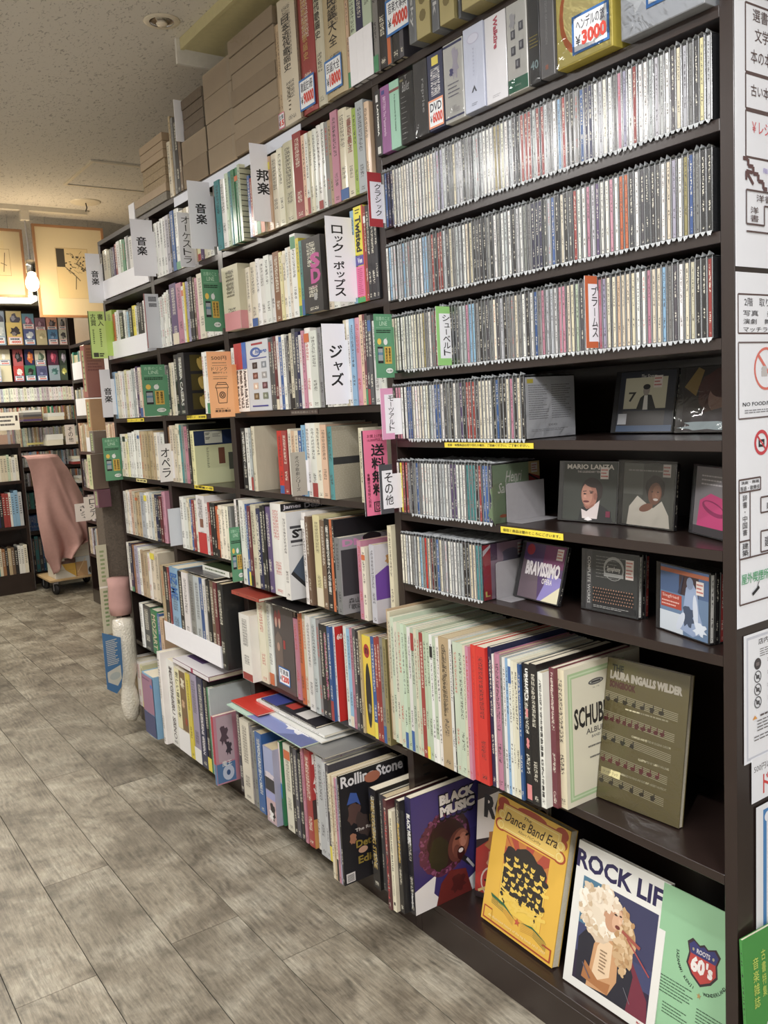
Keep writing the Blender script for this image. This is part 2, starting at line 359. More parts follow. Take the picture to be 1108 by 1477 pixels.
# ================================================================== the room
CEIL = 2.5
def mk_floor():
    m, nt, b = base_mat('weathered_wood_vinyl'); L = nt.links.new
    tc = N(nt, 'TexCoord'); oi = N(nt, 'ObjectInfo'); r = N(nt, 'Math', operation='MULTIPLY', i_1=61.0); L(oi.outputs['Random'], r.inputs[0])
    ad = N(nt, 'VectorMath', operation='ADD'); L(tc.outputs['Object'], ad.inputs[0]); cb = N(nt, 'CombineXYZ'); L(r.outputs[0], cb.inputs[0]); L(r.outputs[0], cb.inputs[1]); L(cb.outputs[0], ad.inputs[1])
    mp = N(nt, 'Mapping'); mp.inputs['Scale'].default_value = (1, .13, 1); L(ad.outputs[0], mp.inputs[0])
    warp = N(nt, 'TexNoise', i_Scale=6.5, i_Detail=1.2, i_Roughness=.35, i_Distortion=.25); L(mp.outputs[0], warp.inputs['Vector'])
    ms = N(nt, 'Math', operation='MULTIPLY', i_1=150.0); L(warp.outputs[0], ms.inputs[0])
    sx = N(nt, 'SeparateXYZ'); L(ad.outputs[0], sx.inputs[0]); mx = N(nt, 'Math', operation='MULTIPLY_ADD', i_1=40.0); L(sx.outputs[0], mx.inputs[0]); L(ms.outputs[0], mx.inputs[2])
    sn = N(nt, 'Math', operation='SINE'); L(mx.outputs[0], sn.inputs[0])
    fine = N(nt, 'TexNoise', i_Scale=150.0, i_Detail=6.0, i_Roughness=.75); mf = N(nt, 'Mapping'); mf.inputs['Scale'].default_value = (1, .08, 1); L(ad.outputs[0], mf.inputs[0]); L(mf.outputs[0], fine.inputs['Vector'])
    big = N(nt, 'TexNoise', i_Scale=4.2, i_Detail=5.0, i_Roughness=.6, i_Distortion=.4); L(ad.outputs[0], big.inputs['Vector'])
    big2 = N(nt, 'TexNoise', i_Scale=14.0, i_Detail=4.0, i_Roughness=.65); L(ad.outputs[0], big2.inputs['Vector'])
    cr = N(nt, 'ValToRGB'); L(big.outputs[0], cr.inputs[0]); e = cr.color_ramp.elements
    e[0].position = .33; e[0].color = (*lin((104, 94, 78)), 1); e[1].position = .66; e[1].color = (*lin((172, 164, 145)), 1)
    k = e.new(.5); k.color = (*lin((142, 132, 113)), 1)
    mask = N(nt, 'MapRange'); mask.inputs[1].default_value = .46; mask.inputs[2].default_value = .62; L(big2.outputs[0], mask.inputs[0])
    g0 = N(nt, 'MapRange'); g0.inputs[1].default_value = -1; g0.inputs[2].default_value = 1; g0.inputs[3].default_value = .6; g0.inputs[4].default_value = 1.08; L(sn.outputs[0], g0.inputs[0])
    g1 = N(nt, 'MixRGB'); g1.inputs[1].default_value = (1, 1, 1, 1); L(mask.outputs[0], g1.inputs[0]); L(g0.outputs[0], g1.inputs[2])
    m1 = N(nt, 'MixRGB', blend_type='MULTIPLY'); m1.inputs[0].default_value = 1; L(cr.outputs[0], m1.inputs[1]); L(g1.outputs[0], m1.inputs[2])
    f0 = N(nt, 'MapRange'); f0.inputs[1].default_value = .3; f0.inputs[2].default_value = .7; f0.inputs[3].default_value = .45; f0.inputs[4].default_value = 1.35; L(fine.outputs[0], f0.inputs[0])
    m2 = N(nt, 'MixRGB', blend_type='MULTIPLY'); m2.inputs[0].default_value = 1; L(m1.outputs[0], m2.inputs[1]); L(f0.outputs[0], m2.inputs[2])
    kn = N(nt, 'TexVoronoi', i_Scale=3.2); mk = N(nt, 'Mapping'); mk.inputs['Scale'].default_value = (1, .5, 1); L(ad.outputs[0], mk.inputs[0]); L(mk.outputs[0], kn.inputs['Vector'])
    kr = N(nt, 'MapRange'); kr.inputs[1].default_value = .03; kr.inputs[2].default_value = .1; kr.inputs[3].default_value = .55; kr.inputs[4].default_value = 1; L(kn.outputs['Distance'], kr.inputs[0])
    m3 = N(nt, 'MixRGB', blend_type='MULTIPLY'); m3.inputs[0].default_value = .8; L(m2.outputs[0], m3.inputs[1]); L(kr.outputs[0], m3.inputs[2])
    rv = N(nt, 'MapRange'); rv.inputs[3].default_value = .86; rv.inputs[4].default_value = 1.1; L(oi.outputs['Random'], rv.inputs[0]); m4 = N(nt, 'MixRGB', blend_type='MULTIPLY'); m4.inputs[0].default_value = 1; L(m3.outputs[0], m4.inputs[1]); L(rv.outputs[0], m4.inputs[2]); L(m4.outputs[0], b.inputs['Base Color']); b.inputs['Roughness'].default_value = .42
    rr = N(nt, 'MapRange'); rr.inputs[3].default_value = .3; rr.inputs[4].default_value = .55; L(fine.outputs[0], rr.inputs[0]); L(rr.outputs[0], b.inputs['Roughness'])
    bump(nt, b, f0.outputs[0], .25, .0015); return m
M_FLOOR = mk_floor()
fl = struct(empty('floor', (0, 0, 0))); fl['label'] = 'grey weathered wood plank floor'
M_GAP = plain('plank_joint', (36, 32, 28), .8)
struct(G().box((-2.9, -2.2, -.03), (1.3, 8.5, -.0035)).build('floor_base', M_GAP, fl))
PW, PLN = .19, 1.3; pm = None
SEAM = {-1: 2.30, 0: 1.81, 1: 2.055, 2: 2.563, 3: 2.055}
for k in range(-7, 15):
    x1 = -.148 - PW * k + PW * 1; x1 = -.148 - PW * (k - 0); x0 = x1 - PW
    ph = SEAM.get(k, RNG.uniform(0, PLN)); s0 = ph - PLN * math.ceil((ph + 2.2) / PLN)
    for j in range(10):
        y0 = s0 + j * PLN
        if y0 > 8.4: break
        if pm is None: o = G().box((-PW / 2 + .0010, -PLN / 2 + .0010, -.003), (PW / 2 - .0010, PLN / 2 - .0010, 0), c=.0005).build('plank', M_FLOOR, fl); pm = o.data
        else: o = link(bpy.data.objects.new('plank', pm), fl)
        o.location = (x0 + PW / 2, y0 + PLN / 2, 0)
def mk_ceiling():
    m, nt, b = base_mat('fissured_ceiling_board'); L = nt.links.new; tc = N(nt, 'TexCoord')
    mp = N(nt, 'Mapping'); mp.inputs['Rotation'].default_value = (0, 0, .5); mp.inputs['Scale'].default_value = (1, .45, 1); L(tc.outputs['Object'], mp.inputs[0])
    n1 = N(nt, 'TexNoise', i_Scale=95.0, i_Detail=1.0, i_Distortion=1.5); L(mp.outputs[0], n1.inputs['Vector'])
    r = N(nt, 'MapRange'); r.inputs[1].default_value = .61; r.inputs[2].default_value = .68; L(n1.outputs[0], r.inputs[0])
    mx = N(nt, 'MixRGB'); mx.inputs[1].default_value = (*lin((214, 208, 198)), 1); mx.inputs[2].default_value = (*lin((170, 164, 156)), 1); L(r.outputs[0], mx.inputs[0]); L(mx.outputs[0], b.inputs['Base Color'])
    b.inputs['Roughness'].default_value = .9; bump(nt, b, r.outputs[0], -.5, .002); return m
M_CEIL = mk_ceiling(); M_WALL = plain('painted_wall', (204, 202, 196), .85, nz=.03)
struct(G().box((-2.9, -2.2, CEIL), (1.3, 8.5, CEIL + .05)).build('ceiling', M_CEIL))
struct(G().box((-3.0, -2.2, 0), (-2.9, 8.5, CEIL)).build('wall_left', M_WALL))
struct(G().box((1.3, -2.2, 0), (1.4, 8.5, CEIL)).build('wall_right', M_WALL))
struct(G().box((-2.9, 8.5, 0), (1.3, 8.6, CEIL)).build('wall_back', M_WALL))
struct(G().box((-2.9, -2.3, 0), (1.3, -2.2, CEIL)).build('wall_front', M_WALL))
# ceiling fittings
M_DL = plain('cream_enamel', (226, 214, 190), .4); M_CHR = plain('bright_reflector', (225, 222, 215), .12, metal=1, nz=.01, bs=0)
r = empty('ceiling_downlight', (-.136, 2.56, CEIL)); tag(r, 'round recessed ceiling downlight with a cream rim, near the top of the shelves', 'light')
smooth(G().lathe([(.036, -.004), (.05, -.004), (.054, -.0005), (.036, -.0005)], seg=32).build('rim', M_DL, r))
smooth(G().lathe([(.036, -.003), (.030, -.001), (.0255, -.0012), (.001, -.0014)], seg=32).build('reflector', M_CHR, r))
smooth(G().lathe([(.001, -.016), (.013, -.014), (.017, -.008), (.013, -.0016)], seg=24).build('lamp_bulb', plain('frosted_bulb', (240, 225, 200), .3), r))
r = empty('access_hatch', (.33, 4.25, CEIL)); tag(r, 'square ceiling access hatch with a thin raised frame', 'hatch')
for a, c in (((-.235, -.225, -.008), (-.22, .225, -.0005)), ((.22, -.225, -.008), (.235, .225, -.0005)), ((-.22, -.225, -.008), (.22, -.21, -.0005)), ((-.22, .21, -.008), (.22, .225, -.0005))):
    G().box(a, c).build('frame_strip', M_DL, r)
G().box((-.218, -.208, -.003), (.218, .208, -.0005)).build('hatch_panel', M_CEIL, r)
r = empty('ceiling_cover_plate', (.3, 4.8, CEIL)); tag(r, 'flat round cream cover plate on the ceiling beyond the hatch', 'ceiling plate')
smooth(G().lathe([(.001, -.006), (.07, -.006), (.078, -.003), (.08, -.0005)], seg=32).build('plate', M_DL, r))
G().tube([(.0, -.0, -.006), (.004, .0, -.03), (-.004, 0, -.05)], .003, 6).build('pull_cord', M_BLACK, r)
# boxed duct above the shelf
M_DUCT = plain('olive_yellow_board', (206, 196, 142), .6); M_DUCTW = plain('white_fascia', (224, 220, 212), .6)
r = empty('ceiling_duct_box', (0, 0, 0)); tag(r, 'boxed duct under the ceiling with olive yellow underside and white end', 'duct')
DX0, DX1, DY0, DY1, DZ = -.045, .34, .5, 2.66, 2.47
G().box((DX0 + .012, DY0, DZ), (DX1, DY1 - .012, CEIL - .0005)).build('underside_panel', M_DUCT, r)
G().box((DX0 - .012, DY1 - .012, DZ - .045), (DX1, DY1, CEIL - .0005)).build('end_fascia', M_DUCTW, r)
G().box((DX0, DY0, DZ - .004), (DX0 + .0118, DY1 - .0122, CEIL - .0005)).build('side_fascia', M_DUCT, r)
# ================================================================== the long wall bookcase
BT = .018
BAY = [(.8122, 1.6813), (1.7063, 2.5571), (2.5905, 3.1480), (3.1782, 3.7212)]
POST = [(.7882, .8122), (1.6813, 1.7063), (2.5571, 2.5905), (3.1480, 3.1782), (3.7212, 3.7485)]
ZT = 2.0677
BZ = [[1.8882, 1.7270, 1.5627, 1.4013, 1.2422, 1.0662, .8927, .5145],
      [1.8251, 1.5758, 1.3276, 1.0815, .782, .460],
      [1.8251, 1.5758, 1.3276, 1.0815, .8412, .482],
      [1.8251, 1.5758, 1.3276, 1.0815, .8412, .5911, .3555]]
SHELF = []
WHO = ['nearest bookcase bay, dark brown, holding the rows of discs', 'second dark brown bookcase bay, with rock and jazz books', 'third dark brown bookcase bay, narrow, with the opera sign',
       'farthest dark brown bay of the long bookcase']
for i, (y0, y1) in enumerate(BAY):
    r = empty('bookcase', (0, (y0 + y1) / 2, 0)); tag(r, WHO[i], 'bookcase', 'bays of the long wall bookcase'); ym = (y0 + y1) / 2
    def part(n, a, b, c=.0008): return G().box((a[0], a[1] - ym, a[2]), (b[0], b[1] - ym, b[2]), c=c).build(n, M_WOOD, r)
    posts = [POST[0], POST[1]] if i == 0 else [POST[i + 1]]
    for p in posts: part('side_panel', (0, p[0] + .0002, 0), (.31, p[1] - .0002, ZT - .0002))
    part('top_board', (0, (POST[0][0] if i == 0 else y0), ZT), (.31, (POST[4][1] if i == 3 else POST[i + 1][1]) - .0004, ZT + BT))
    part('back_panel', (.3, y0 + .0003, .1), (.31, y1 - .0003, ZT - .0005))
    part('plinth', (.0005, y0 + .0003, 0), (.298, y1 - .0003, .0845)); part('bottom_board', (0, y0 + .0003, .085), (.298, y1 - .0003, .103))
    for z in BZ[i]: part('shelf_board', (0.0005, y0 + .0003, z), (.2995, y1 - .0003, z + BT))
    g = G()
    for yy, s in ((y0, 1), (y1, -1)):
        if yy == y1: continue
        z = .16
        while z < 2.0:
            for xx in (.045, .25): g.box((xx, yy - ym + .0004, z), (xx + .007, yy - ym + .0012, z + .004))
            z += .025
    for xx in (0,):
        z = .16
        while z < 2.0:
            for q in (.03, .24): g.box((q, y1 - ym - .0014, z), (q + .02, y1 - ym - .0004, z + .004))
            z += .025
    o = g.build('pin_slots', M_BLACK, r); o['kind'] = 'stuff'
    SHELF.append(r)
# yellow and dark notice strips on the board edges
def strip(px0, px1, z0, z1, txt, col=(240, 214, 40), ink=(60, 50, 30), label='', lab2=''):
    zm = (z0 + z1) / 2; ya = Yat(px0, zm, 0); yb = Yat(px1, zm, 0); W = ya - yb; H = z1 - z0
    r = G().box((-.0012, yb, z0), (-.0003, ya, z1)).build('shelf_notice', plain('strip_' + str(col), col, .4, coat=.3, nz=.01, bs=0)); tag(r, label, 'notice')
    a = Art(W, H); a.text(txt, .04, .25, .96, .75, ink, .015); a.build('lettering', r, (-.0013, ya, z0), (0, -1, 0), (0, 0, 1))
strip(642, 770, 1.2435, 1.2545, '音楽・映像商品は売り切れの場合、ご容赦ください。ご了承ください。', label='long yellow notice strip under the fourth row of discs')
strip(723, 813, 1.068, 1.081, '値段と商品は棚のところにございます。', label='shorter yellow notice strip under the fifth row of discs')
strip(184, 208, 1.329, 1.342, 'レコード・譜', label='yellow notice strip under the third shelf, farthest bay')
strip(270, 298, 1.329, 1.343, 'レコード・楽譜棚', label='yellow notice strip below the black box with gold pictures')
strip(281, 308, 1.083, 1.097, '音楽書の棚', label='yellow notice strip below the pale yellow book cover')
strip(197, 212, 1.083, 1.096, '音楽書', label='small pale yellow notice strip under the fourth shelf, farthest bay', col=(236, 222, 140))
strip(420, 459, 1.3295, 1.342, '映像商品棚はこちら', col=(70, 54, 48), ink=(150, 140, 130), label='dark lettering strip on the board above the pink sign row')
strip(425, 462, 1.083, 1.096, '音楽商品はこちら', col=(70, 54, 48), ink=(150, 140, 130), label='dark lettering strip on the board above the jazz magazines')
# ================================================================== rows of books, measured spine by spine
ORD = lambda n: '%d%s' % (n, 'th' if 10 <= n % 100 <= 20 else {1: 'st', 2: 'nd', 3: 'rd'}.get(n % 10, 'th'))
ROWS = {}
def row(key, phrase, crop, zb, prot, hdef, D, toks, kind='book', group=None, pages=M_PAGE, band=None, name=None, rxs=0., lo=None, hi=None):
    ox, s = crop; tk = toks.split(); out = []; n = 0; prev = 1e9
    assert len(tk) % 2 == 1, key
    xs = [float(t) for t in tk[0::2]]; cs = tk[1::2]; group = group or kind + 's, ' + phrase; todo = []
    for i, c in enumerate(cs):
        sp = c; pr = prot; h = hdef; sty = ''
        if '!' in sp: sp, sty = sp.split('!')
        if '@' in sp: sp, q = sp.split('@'); pr = float(q) / 100
        if '/' in sp: sp, q = sp.split('/'); h = float(q)
        elif not '!' in c: h = hdef + RNG.uniform(-.5, .4)
        if sp == '-': continue
        k = 1; cc = sp[0]
        if len(sp) > 1 and sp[1:].isdigit(): k = int(sp[1:])
        pa, pb = ox + xs[i] * s, ox + xs[i + 1] * s
        ya, yb = Yat(pa, zb, -pr), Yat(pb, zb, -pr); ya = min(ya, prev)
        if hi: ya = min(ya, hi)
        if lo: yb = max(yb, lo)
        if ya - yb < .002: continue
        for j in range(k): a1 = ya - (ya - yb) * j / k; b1 = ya - (ya - yb) * (j + 1) / k; todo.append((a1, b1, cc, h, pr, sty))
        prev = yb
    for n, (a1, b1, cc, h, pr, sty) in enumerate(todo):
        T = a1 - b1; cn = NAME[cc]; _j = RNG.randint(-16, 5); col = tuple(max(0, min(255, v + _j + RNG.randint(-3, 3))) for v in PAL[cc])
        sz = 'slim ' if T < .009 else ('thick ' if T > .03 else '')
        nb = todo[n + 1][2] if n + 1 < len(todo) else (todo[n - 1][2] if n else cc)
        lab = '%s%s %s by %s one, %s from left, %s' % (sz, cn, kind, ('a ' if NAME[nb][0] not in 'aeiou' else 'an ') + NAME[nb], ORD(n + 1), phrase)
        if len(lab.split()) > 16: lab = '%s%s %s, %s from left, %s' % (sz, cn, kind, ORD(n + 1), phrase)
        r = book((-pr, (a1 + b1) / 2, zb + .0002), T, h / 100, D, col, label=lab, cat=kind, group=group, pages=pages if RNG.random() < .7 else M_PAGE2, name=name or kind.replace(' ', '_'), rx=rxs)
        o = r; out.append(dict(r=r, T=T - .0003, H=h / 100, y=(a1 + b1) / 2, c=cc, sty=sty, D=D))
        if sty: SPECIAL.get(sty, lambda q: None)(out[-1])
        elif RNG.random() < .25 and T > .007 and not band:
            a = Art(T - .0003, h / 100); c2 = PAL[RNG.choice('wcrbnkyo')]; z0 = RNG.choice((0, 0, .82)); a.rect(.04, z0 + .004, .96, z0 + RNG.uniform(.1, .22) * (1 if z0 == 0 else .7), c2); spine_art(a, r, T - .0003, 'colour_band')
        if band and sty != 'nob':
            bh = band / 100; G().box((-.0016, -(T - .0003) / 2 - .0001, 0), (D * .6, (T - .0003) / 2 + .0001, bh)).build('paper_band', M_CARD, r)
    ROWS[key] = out; return out
SPECIAL = {}
def sp_text(txt, ink, x0=.18, y0=.4, x1=.82, y1=.93, v=False, bold=.02, bg=None, extra=None):
    def f(b):
        a = Art(b['T'], b['H'])
        if bg: a.rect(.02, .01, .98, .99, bg)
        if v: a.vtext(txt, x0, y0, x1, y1, ink, bold)
        else: a.text(txt, x0, y0, x1, y1, ink, bold, rot=-90)
        if extra: extra(a)
        spine_art(a, b['r'], b['T'])
    return f
S = SPECIAL
K = (30, 28, 30); Wt = (235, 235, 230)
S['kyu1'] = sp_text('日本近代歌謡史', K, .2, .42, .62, .86, True, extra=lambda a: a.lines(.35, .1, .5, .3, 6, (90, 80, 60)))
S['red1'] = sp_text('日本近代歌謡史', (190, 150, 80), .3, .42, .62, .9, True)
S['kyu2'] = sp_text('日本近代歌謡史', K, .2, .5, .75, .98, True)
S['minyo'] = sp_text('日本民謡大全', K, .28, .36, .66, .93, True)
S['blk1'] = sp_text('ラ事典', Wt, .2, .6, .8, .9, True, extra=lambda a: a.ell(.5, .52, .3, .02, (190, 60, 80)))
S['blk2'] = sp_text('事典4', Wt, .2, .6, .8, .95, True)
S['minsu'] = sp_text('Minsky', (200, 200, 205), .2, .5, .8, .95)
S['fuji'] = sp_text('藤原義江', (150, 60, 50), .15, .5, .85, .9, True)
S['uta'] = sp_text('唄', (150, 60, 50), .15, .7, .85, .8, True)
S['fran'] = sp_text('FRANCE', (40, 70, 60), .15, .4, .85, .93)
S['yg'] = sp_text('カネスヴィン', (60, 80, 120), .1, .3, .6, .95, True)
S['twi'] = sp_text('Twisted', K, .2, .56, .85, .9, bg=None, extra=None)
def twi(b):
    a = Art(b['T'], b['H']); a.rect(0, .5, .85, 1, (232, 218, 50)); a.rect(0, .06, .85, .38, (240, 110, 160)); a.rect(0, .39, .85, .49, (90, 80, 170)); a.rect(.85, 0, 1, 1, (200, 50, 50)); a.rect(0, 0, .85, .05, (60, 170, 90))
    a.text('Twisted', .15, .53, .75, .9, K, .04, rot=-90); a.text('Vee', .2, .41, .7, .47, (235, 235, 240), .03); a.lines(.15, .08, .7, .36, 14, (200, 60, 110)); a.lines(.2, .92, .7, .98, 2, K); spine_art(a, b['r'], b['T'])
S['twi'] = twi
def sdb(b):
    a = Art(b['T'], b['H']); a.text('S', .42, .58, .95, .78, (190, 60, 140), .05); a.text('D', .42, .38, .95, .58, (190, 60, 140), .05); a.lines(.45, .32, .8, .36, 2, (160, 60, 120)); a.ell(.62, .2, .1, .05, (150, 150, 150), jag=.2)
    spine_art(a, b['r'], b['T'])
S['sd'] = sdb
def redband(b):
    a = Art(b['T'], b['H']); a.rect(0, 0, 1, .36, (200, 40, 40)); a.rect(.3, .45, .7, .6, (130, 80, 60)); a.text('GTC', .2, .62, .6, .95, (150, 140, 140), .01, rot=-90); spine_art(a, b['r'], b['T'])
S['rb'] = redband
def rock(t, top):
    def f(b):
        a = Art(b['T'], b['H']); a.rect(0, .62, 1, 1, top); a.rect(0, 0, 1, .6, (236, 232, 226)); a.text(t, .1, .05, .8, .6, K, .05, rot=-90); spine_art(a, b['r'], b['T'])
    return f
S['ro1'] = rock('British Rock Vol.1', (190, 50, 50)); S['ro2'] = rock('British Rock Vol.2', (190, 50, 50)); S['ro3'] = rock('American Rock Vol.2', (50, 100, 190))
def boxset_gold(b):
    a = Art(.17, b['H'])
    for i in range(3):
        y = .70 - i * .31; a.rect(.15, y, .75, y + .26, (78, 66, 18)); a.ell(.45, y + .16, .14, .07, (200, 160, 60), jag=.2, seed=i); a.ell(.36, y + .11, .05, .1, (214, 178, 80), rot=.3); a.ell(.58, y + .08, .05, .09, (214, 178, 80), rot=-.4)
        a.poly([(.35, y + .05), (.5, y + .015), (.62, y + .05), (.5, y + .09)], (220, 190, 90)); a.lines(.8, y + .04, .9, y + .22, 6, (150, 130, 60))
    face_art(a, b['r'], b['T']); sp_text('MARIA CALLAS', (200, 200, 195), .3, .15, .7, .9)(b)
S['gold'] = boxset_gold
def stripes(b):
    a = Art(.15, b['H']); a.rect(0, 0, 1, 1, (214, 212, 172))
    for i in range(14): a.rect(0, .03 + i * .07, 1, .04 + i * .07, (60, 62, 50))
    face_art(a, b['r'], b['T'], 'page_edges')
S['str'] = stripes
def kbox(b):
    a = Art(b['T'], b['H']); a.rect(.01, 0, .99, .28, (206, 130, 134)); a.lines(.25, .5, .75, .93, 7, (120, 112, 90), .4); spine_art(a, b['r'], b['T'], 'paper_band_print'); a = Art(.15, b['H']); a.rect(0, 0, 1, .28, (206, 130, 134)); a.lines(.55, .1, .85, .22, 2, (120, 60, 70), .4); face_art(a, b['r'], b['T'], 'paper_band_print')
S['kbox'] = kbox
def chicago(b):
    a = Art(b['T'], b['H']); a.rect(.02, .01, .98, .99, (196, 202, 208)); a.rect(.25, .93, .75, .96, (170, 40, 50)); a.ell(.42, .83, .24, .07, (50, 90, 170)); a.ell(.45, .83, .15, .04, (196, 202, 208)); a.text('hicago', .4, .79, .92, .87, (50, 90, 170), .04, shear=.3); a.rect(.15, .735, .9, .75, (50, 60, 150))
    cs = [(30, 30, 34), (120, 130, 140), (110, 60, 50), (150, 150, 150), (210, 180, 160), (90, 50, 60), (100, 80, 50), (110, 120, 100)]
    for i, c in enumerate(cs): x = .25 + (i % 2) * .4; y = .6 - (i // 2) * .145; a.rect(x, y, x + .22, y + .09, c); a.ell(x + .11, y + .045, .05, .025, tuple(min(255, v + 60) for v in c), 8, jag=.3, seed=i)
    a.rect(.15, .06, .85, .08, (50, 60, 150)); spine_art(a, b['r'], b['T'])
S['chi'] = chicago
# --- far and middle bays, upper shelves (crop = origin x, metres of picture per token unit)
A = (120, .2708); C3 = (350, .2708); D3 = (300, .2708); Q = (200, .149); B1 = (120, .1083); E1 = (130, .1762); F1 = (150, .2708); J1 = (140, .2708); K1 = (320, .2708); L1 = (300, .2708)
TOPB = ZT + BT
row('b1_4', 'top shelf, farthest bay', A, 1.8431, .004, 19, .14, '100 b 110 k 120 c/19.5 145 c 158 g 168 k/19 176 P 184 r/19.5 197 w/20 212 m/20 226 n/19.5 240 w/20 250 g/20 262 w 280 w 296 c 312 w 330 w 350 w 366', band=7.5, hi=3.715, lo=3.182)
row('b1_3', 'top shelf, third bay', A, 1.8431, .004, 19, .14, '392 w/19 408 w/19 424 w/19.5 440 w/19.5 456 l/19.5 474 G/19.5 484 b/20 500 w/20 525 i 550 c 575 w 600 t 614 Y 630 P 645 c 660 i/20 678 w 695', hi=3.145, lo=2.594)
row('b1_2a', 'top shelf, left end of second bay', A, 1.8431, .02, 20.5, .16, '722 e/20.5 748 w/20 774 m/21 792 e/21 810 n/21 828 n/21 846 m/21.5!str 858 -/2 893 b/17 905 r/16 915 c/17 930 Y/17 950 c/17 972', hi=2.55)
row('b1_2b', 'top shelf, second bay', C3, 1.8431, .012, 19.2, .15, '132 a/19.5 168 c/19.5 205 i/20 232 c/20.5!pic 290 r/21.5 335 a/20 352 w/20 368 c/20 388 w/20 411 w/20.3 434 w/20.3 456 g/20 476 t/20 491 p/21.5 526 c/21 571 c/20!fuji 604 L/19.5 624 l/20.5 664 a/19.5 689 c/20 708', lo=1.7085)
row('b2_4', 'second shelf, farthest bay', B1, 1.5942, .004, 17.5, .13, '328 L/20 432 o/18 462 w/18.5 488 w/19 512 k/17.5 575 w/18 600 l/17 625 s/17 650 k/18 690 y/18.5 738 w/18 765 k/19 800 k/18.5 835 w/19 866', band=7, hi=3.715, lo=3.182, kind='paperback')
row('b2_3', 'second shelf, third bay', Q, 1.5942, .006, 18.5, .14, '222 w/18 242 w/18 262 w/18.5 284 w/19 304 w/19.5 326 G/19.5 340 P/21 402 p/20.5 452 w/19 470 y/20 485 u/20 510 k/21 532 k/21 556 v/20.5 582 p/20 604 i/21 660 w/7 690 w/7 730 w/7 770 w/7 812', hi=3.145, lo=2.594, kind='paperback')
row('b2_2', 'second shelf, second bay', D3, 1.5942, .006, 18.5, .15, '95 c/19@3!kbox 180 i/17 206 i/17.5 240 i/18.5 270 w/19 290 w/18.5 318 w/19 345 w/18.5 366 d/19 398 Y/18.5 412 i/18.5 434 w/19 448 i/19 462 w/22 490 y/20.5 506 e/19.5 521 k/19@2!sd 618 v/20.5 640 c/21 668 w/10 700 w/9 740 w/9 782 s/22 801 y/22.5!twi 850 r/22 862 k/22 880 k/22 902 k/22 926', lo=1.7085, kind='paperback')
row('b3_4', 'third shelf, farthest bay', E1, 1.3458, .004, 18.5, .13, '165 s/19 200 s/19.5 236 i/19 256 i/19.5 272 w/19 290 l/19 310 Y/19.5 330 w/19 350 w/19 368 l/19.5 385 w/19.5 402 P/20 420 i/19.5 440 a/19 462 i/18 500 w/18 540 c/18 585', hi=3.715, lo=3.182)
row('b3_3', 'third shelf, third bay', Q, 1.3458, .004, 19.5, .17, '275 g/18.5 300 G/18 325 c/19 350 i/19 374 k/21.5 410 k/21.5@2!gold 470', hi=3.145, lo=2.594, kind='book')
row('b3_3b', 'right end of third shelf, third bay', Q, 1.3458, .004, 19.5, .14, '645 w/20.5 672 w/20.5 706 w/20 770 w/20 810 w/20 850', hi=3.145, lo=2.594)
row('b3_2', 'third shelf, second bay', D3, 1.3458, .004, 20, .15, '146 w/20 162 w/21!ro1 182 w/21!ro2 203 w/21!ro3 226 l/21!chi 345 G/20.5 358 G/21 370 M/21 386 w/21 400 b/20.5 415 w/21 430 g/20 443 k/20.5 455 c/21 470 G/22 488 B/21 505 w/20 519 p/21 533 w/21.5 562 w/20.5 600 g/21 625 k/21 640 w/12 665 w/12 690 w/12 715 w/12 745 c/21.5 760 w/21.5 776 s/21.5 800 p/21.5!jv 830 a/22 846 M/22 858 k/22 872 G/21.5 890 w/20 925 w/20 960 k/20 975', lo=1.7085)
S['jv'] = sp_text('ジャズボーカル', (235, 225, 235), .2, .3, .8, .75, True)
row('b4_4', 'fourth shelf, farthest bay', E1, 1.0997, .004, 18, .13, '268 w/18 290 i/18 314 Y/18 332 w/18.5 350 w/18.5 368 w/19 385 w/19.5 412 w/19.5 428 t/19 452 t/19 475 t/19 500 t/19 528 t/19 545 i/18.5 575 w/18.5 600 w/18 625', hi=3.715, lo=3.182, kind='paperback')
row('b4_3', 'fourth shelf, third bay', Q, 1.0997, .004, 21, .15, '325 d/20.5 338 c/21 366 c/21 392 c/21.5 424 e/21 452 g/21 476 p/20.5 506 k/21 526 Y/19@2!ycov 566', hi=3.145, lo=2.594, kind='paperback')
def ycov(b):
    a = Art(.15, b['H']); a.rect(.01, .72, .99, .99, (32, 50, 88)); a.rect(.28, .75, .72, .97, (214, 216, 196)); a.lines(.3, .9, .42, .95, 2, K, .6); a.lines(.3, .82, .42, .87, 2, K, .6); a.lines(.48, .86, .68, .93, 3, (90, 90, 80)); a.rect(.01, .01, .99, .71, (212, 216, 164)); a.lines(.3, .3, .36, .68, 12, (120, 120, 90), .5); a.rect(.6, .36, .76, .66, (120, 70, 50)); a.rect(.85, .24, .97, .56, (90, 94, 80)); a.rect(.98, .01, .995, .7, (235, 235, 225))
    face_art(a, b['r'], b['T'])
S['ycov'] = ycov
ROWS['b4_3'][-1]['sty'] and ycov(ROWS['b4_3'][-1])
row('b4_2', 'fourth shelf, second bay', D3, 1.0997, .004, 19, .15, '196 k/19.5!jse 220 w/19.5 236 l/19.5 248 c/20@1 264 -/1 388 R/18.5 412 r/18.5 438 -/1 446 i/19 462 a/18.5 480 c/18.5 500 b/18.5 518 s/20 536 w/20.5 562 w/20.5 592 i/20.5 618 a/20 650 e/19.5@1!stk 680 -/1 822 c/19 836 c/19 848', lo=1.7085, kind='paperback')
def stk(b):
    a = Art(.15, b['H']); a.rect(0, 0, 1, 1, (176, 168, 146)); a.lines(.0, .01, 1, .99, 60, (150, 140, 118), .3, rag=0); a.rect(0, .48, 1, .58, (50, 50, 52)); face_art(a, b['r'], b['T'], 'page_edges')
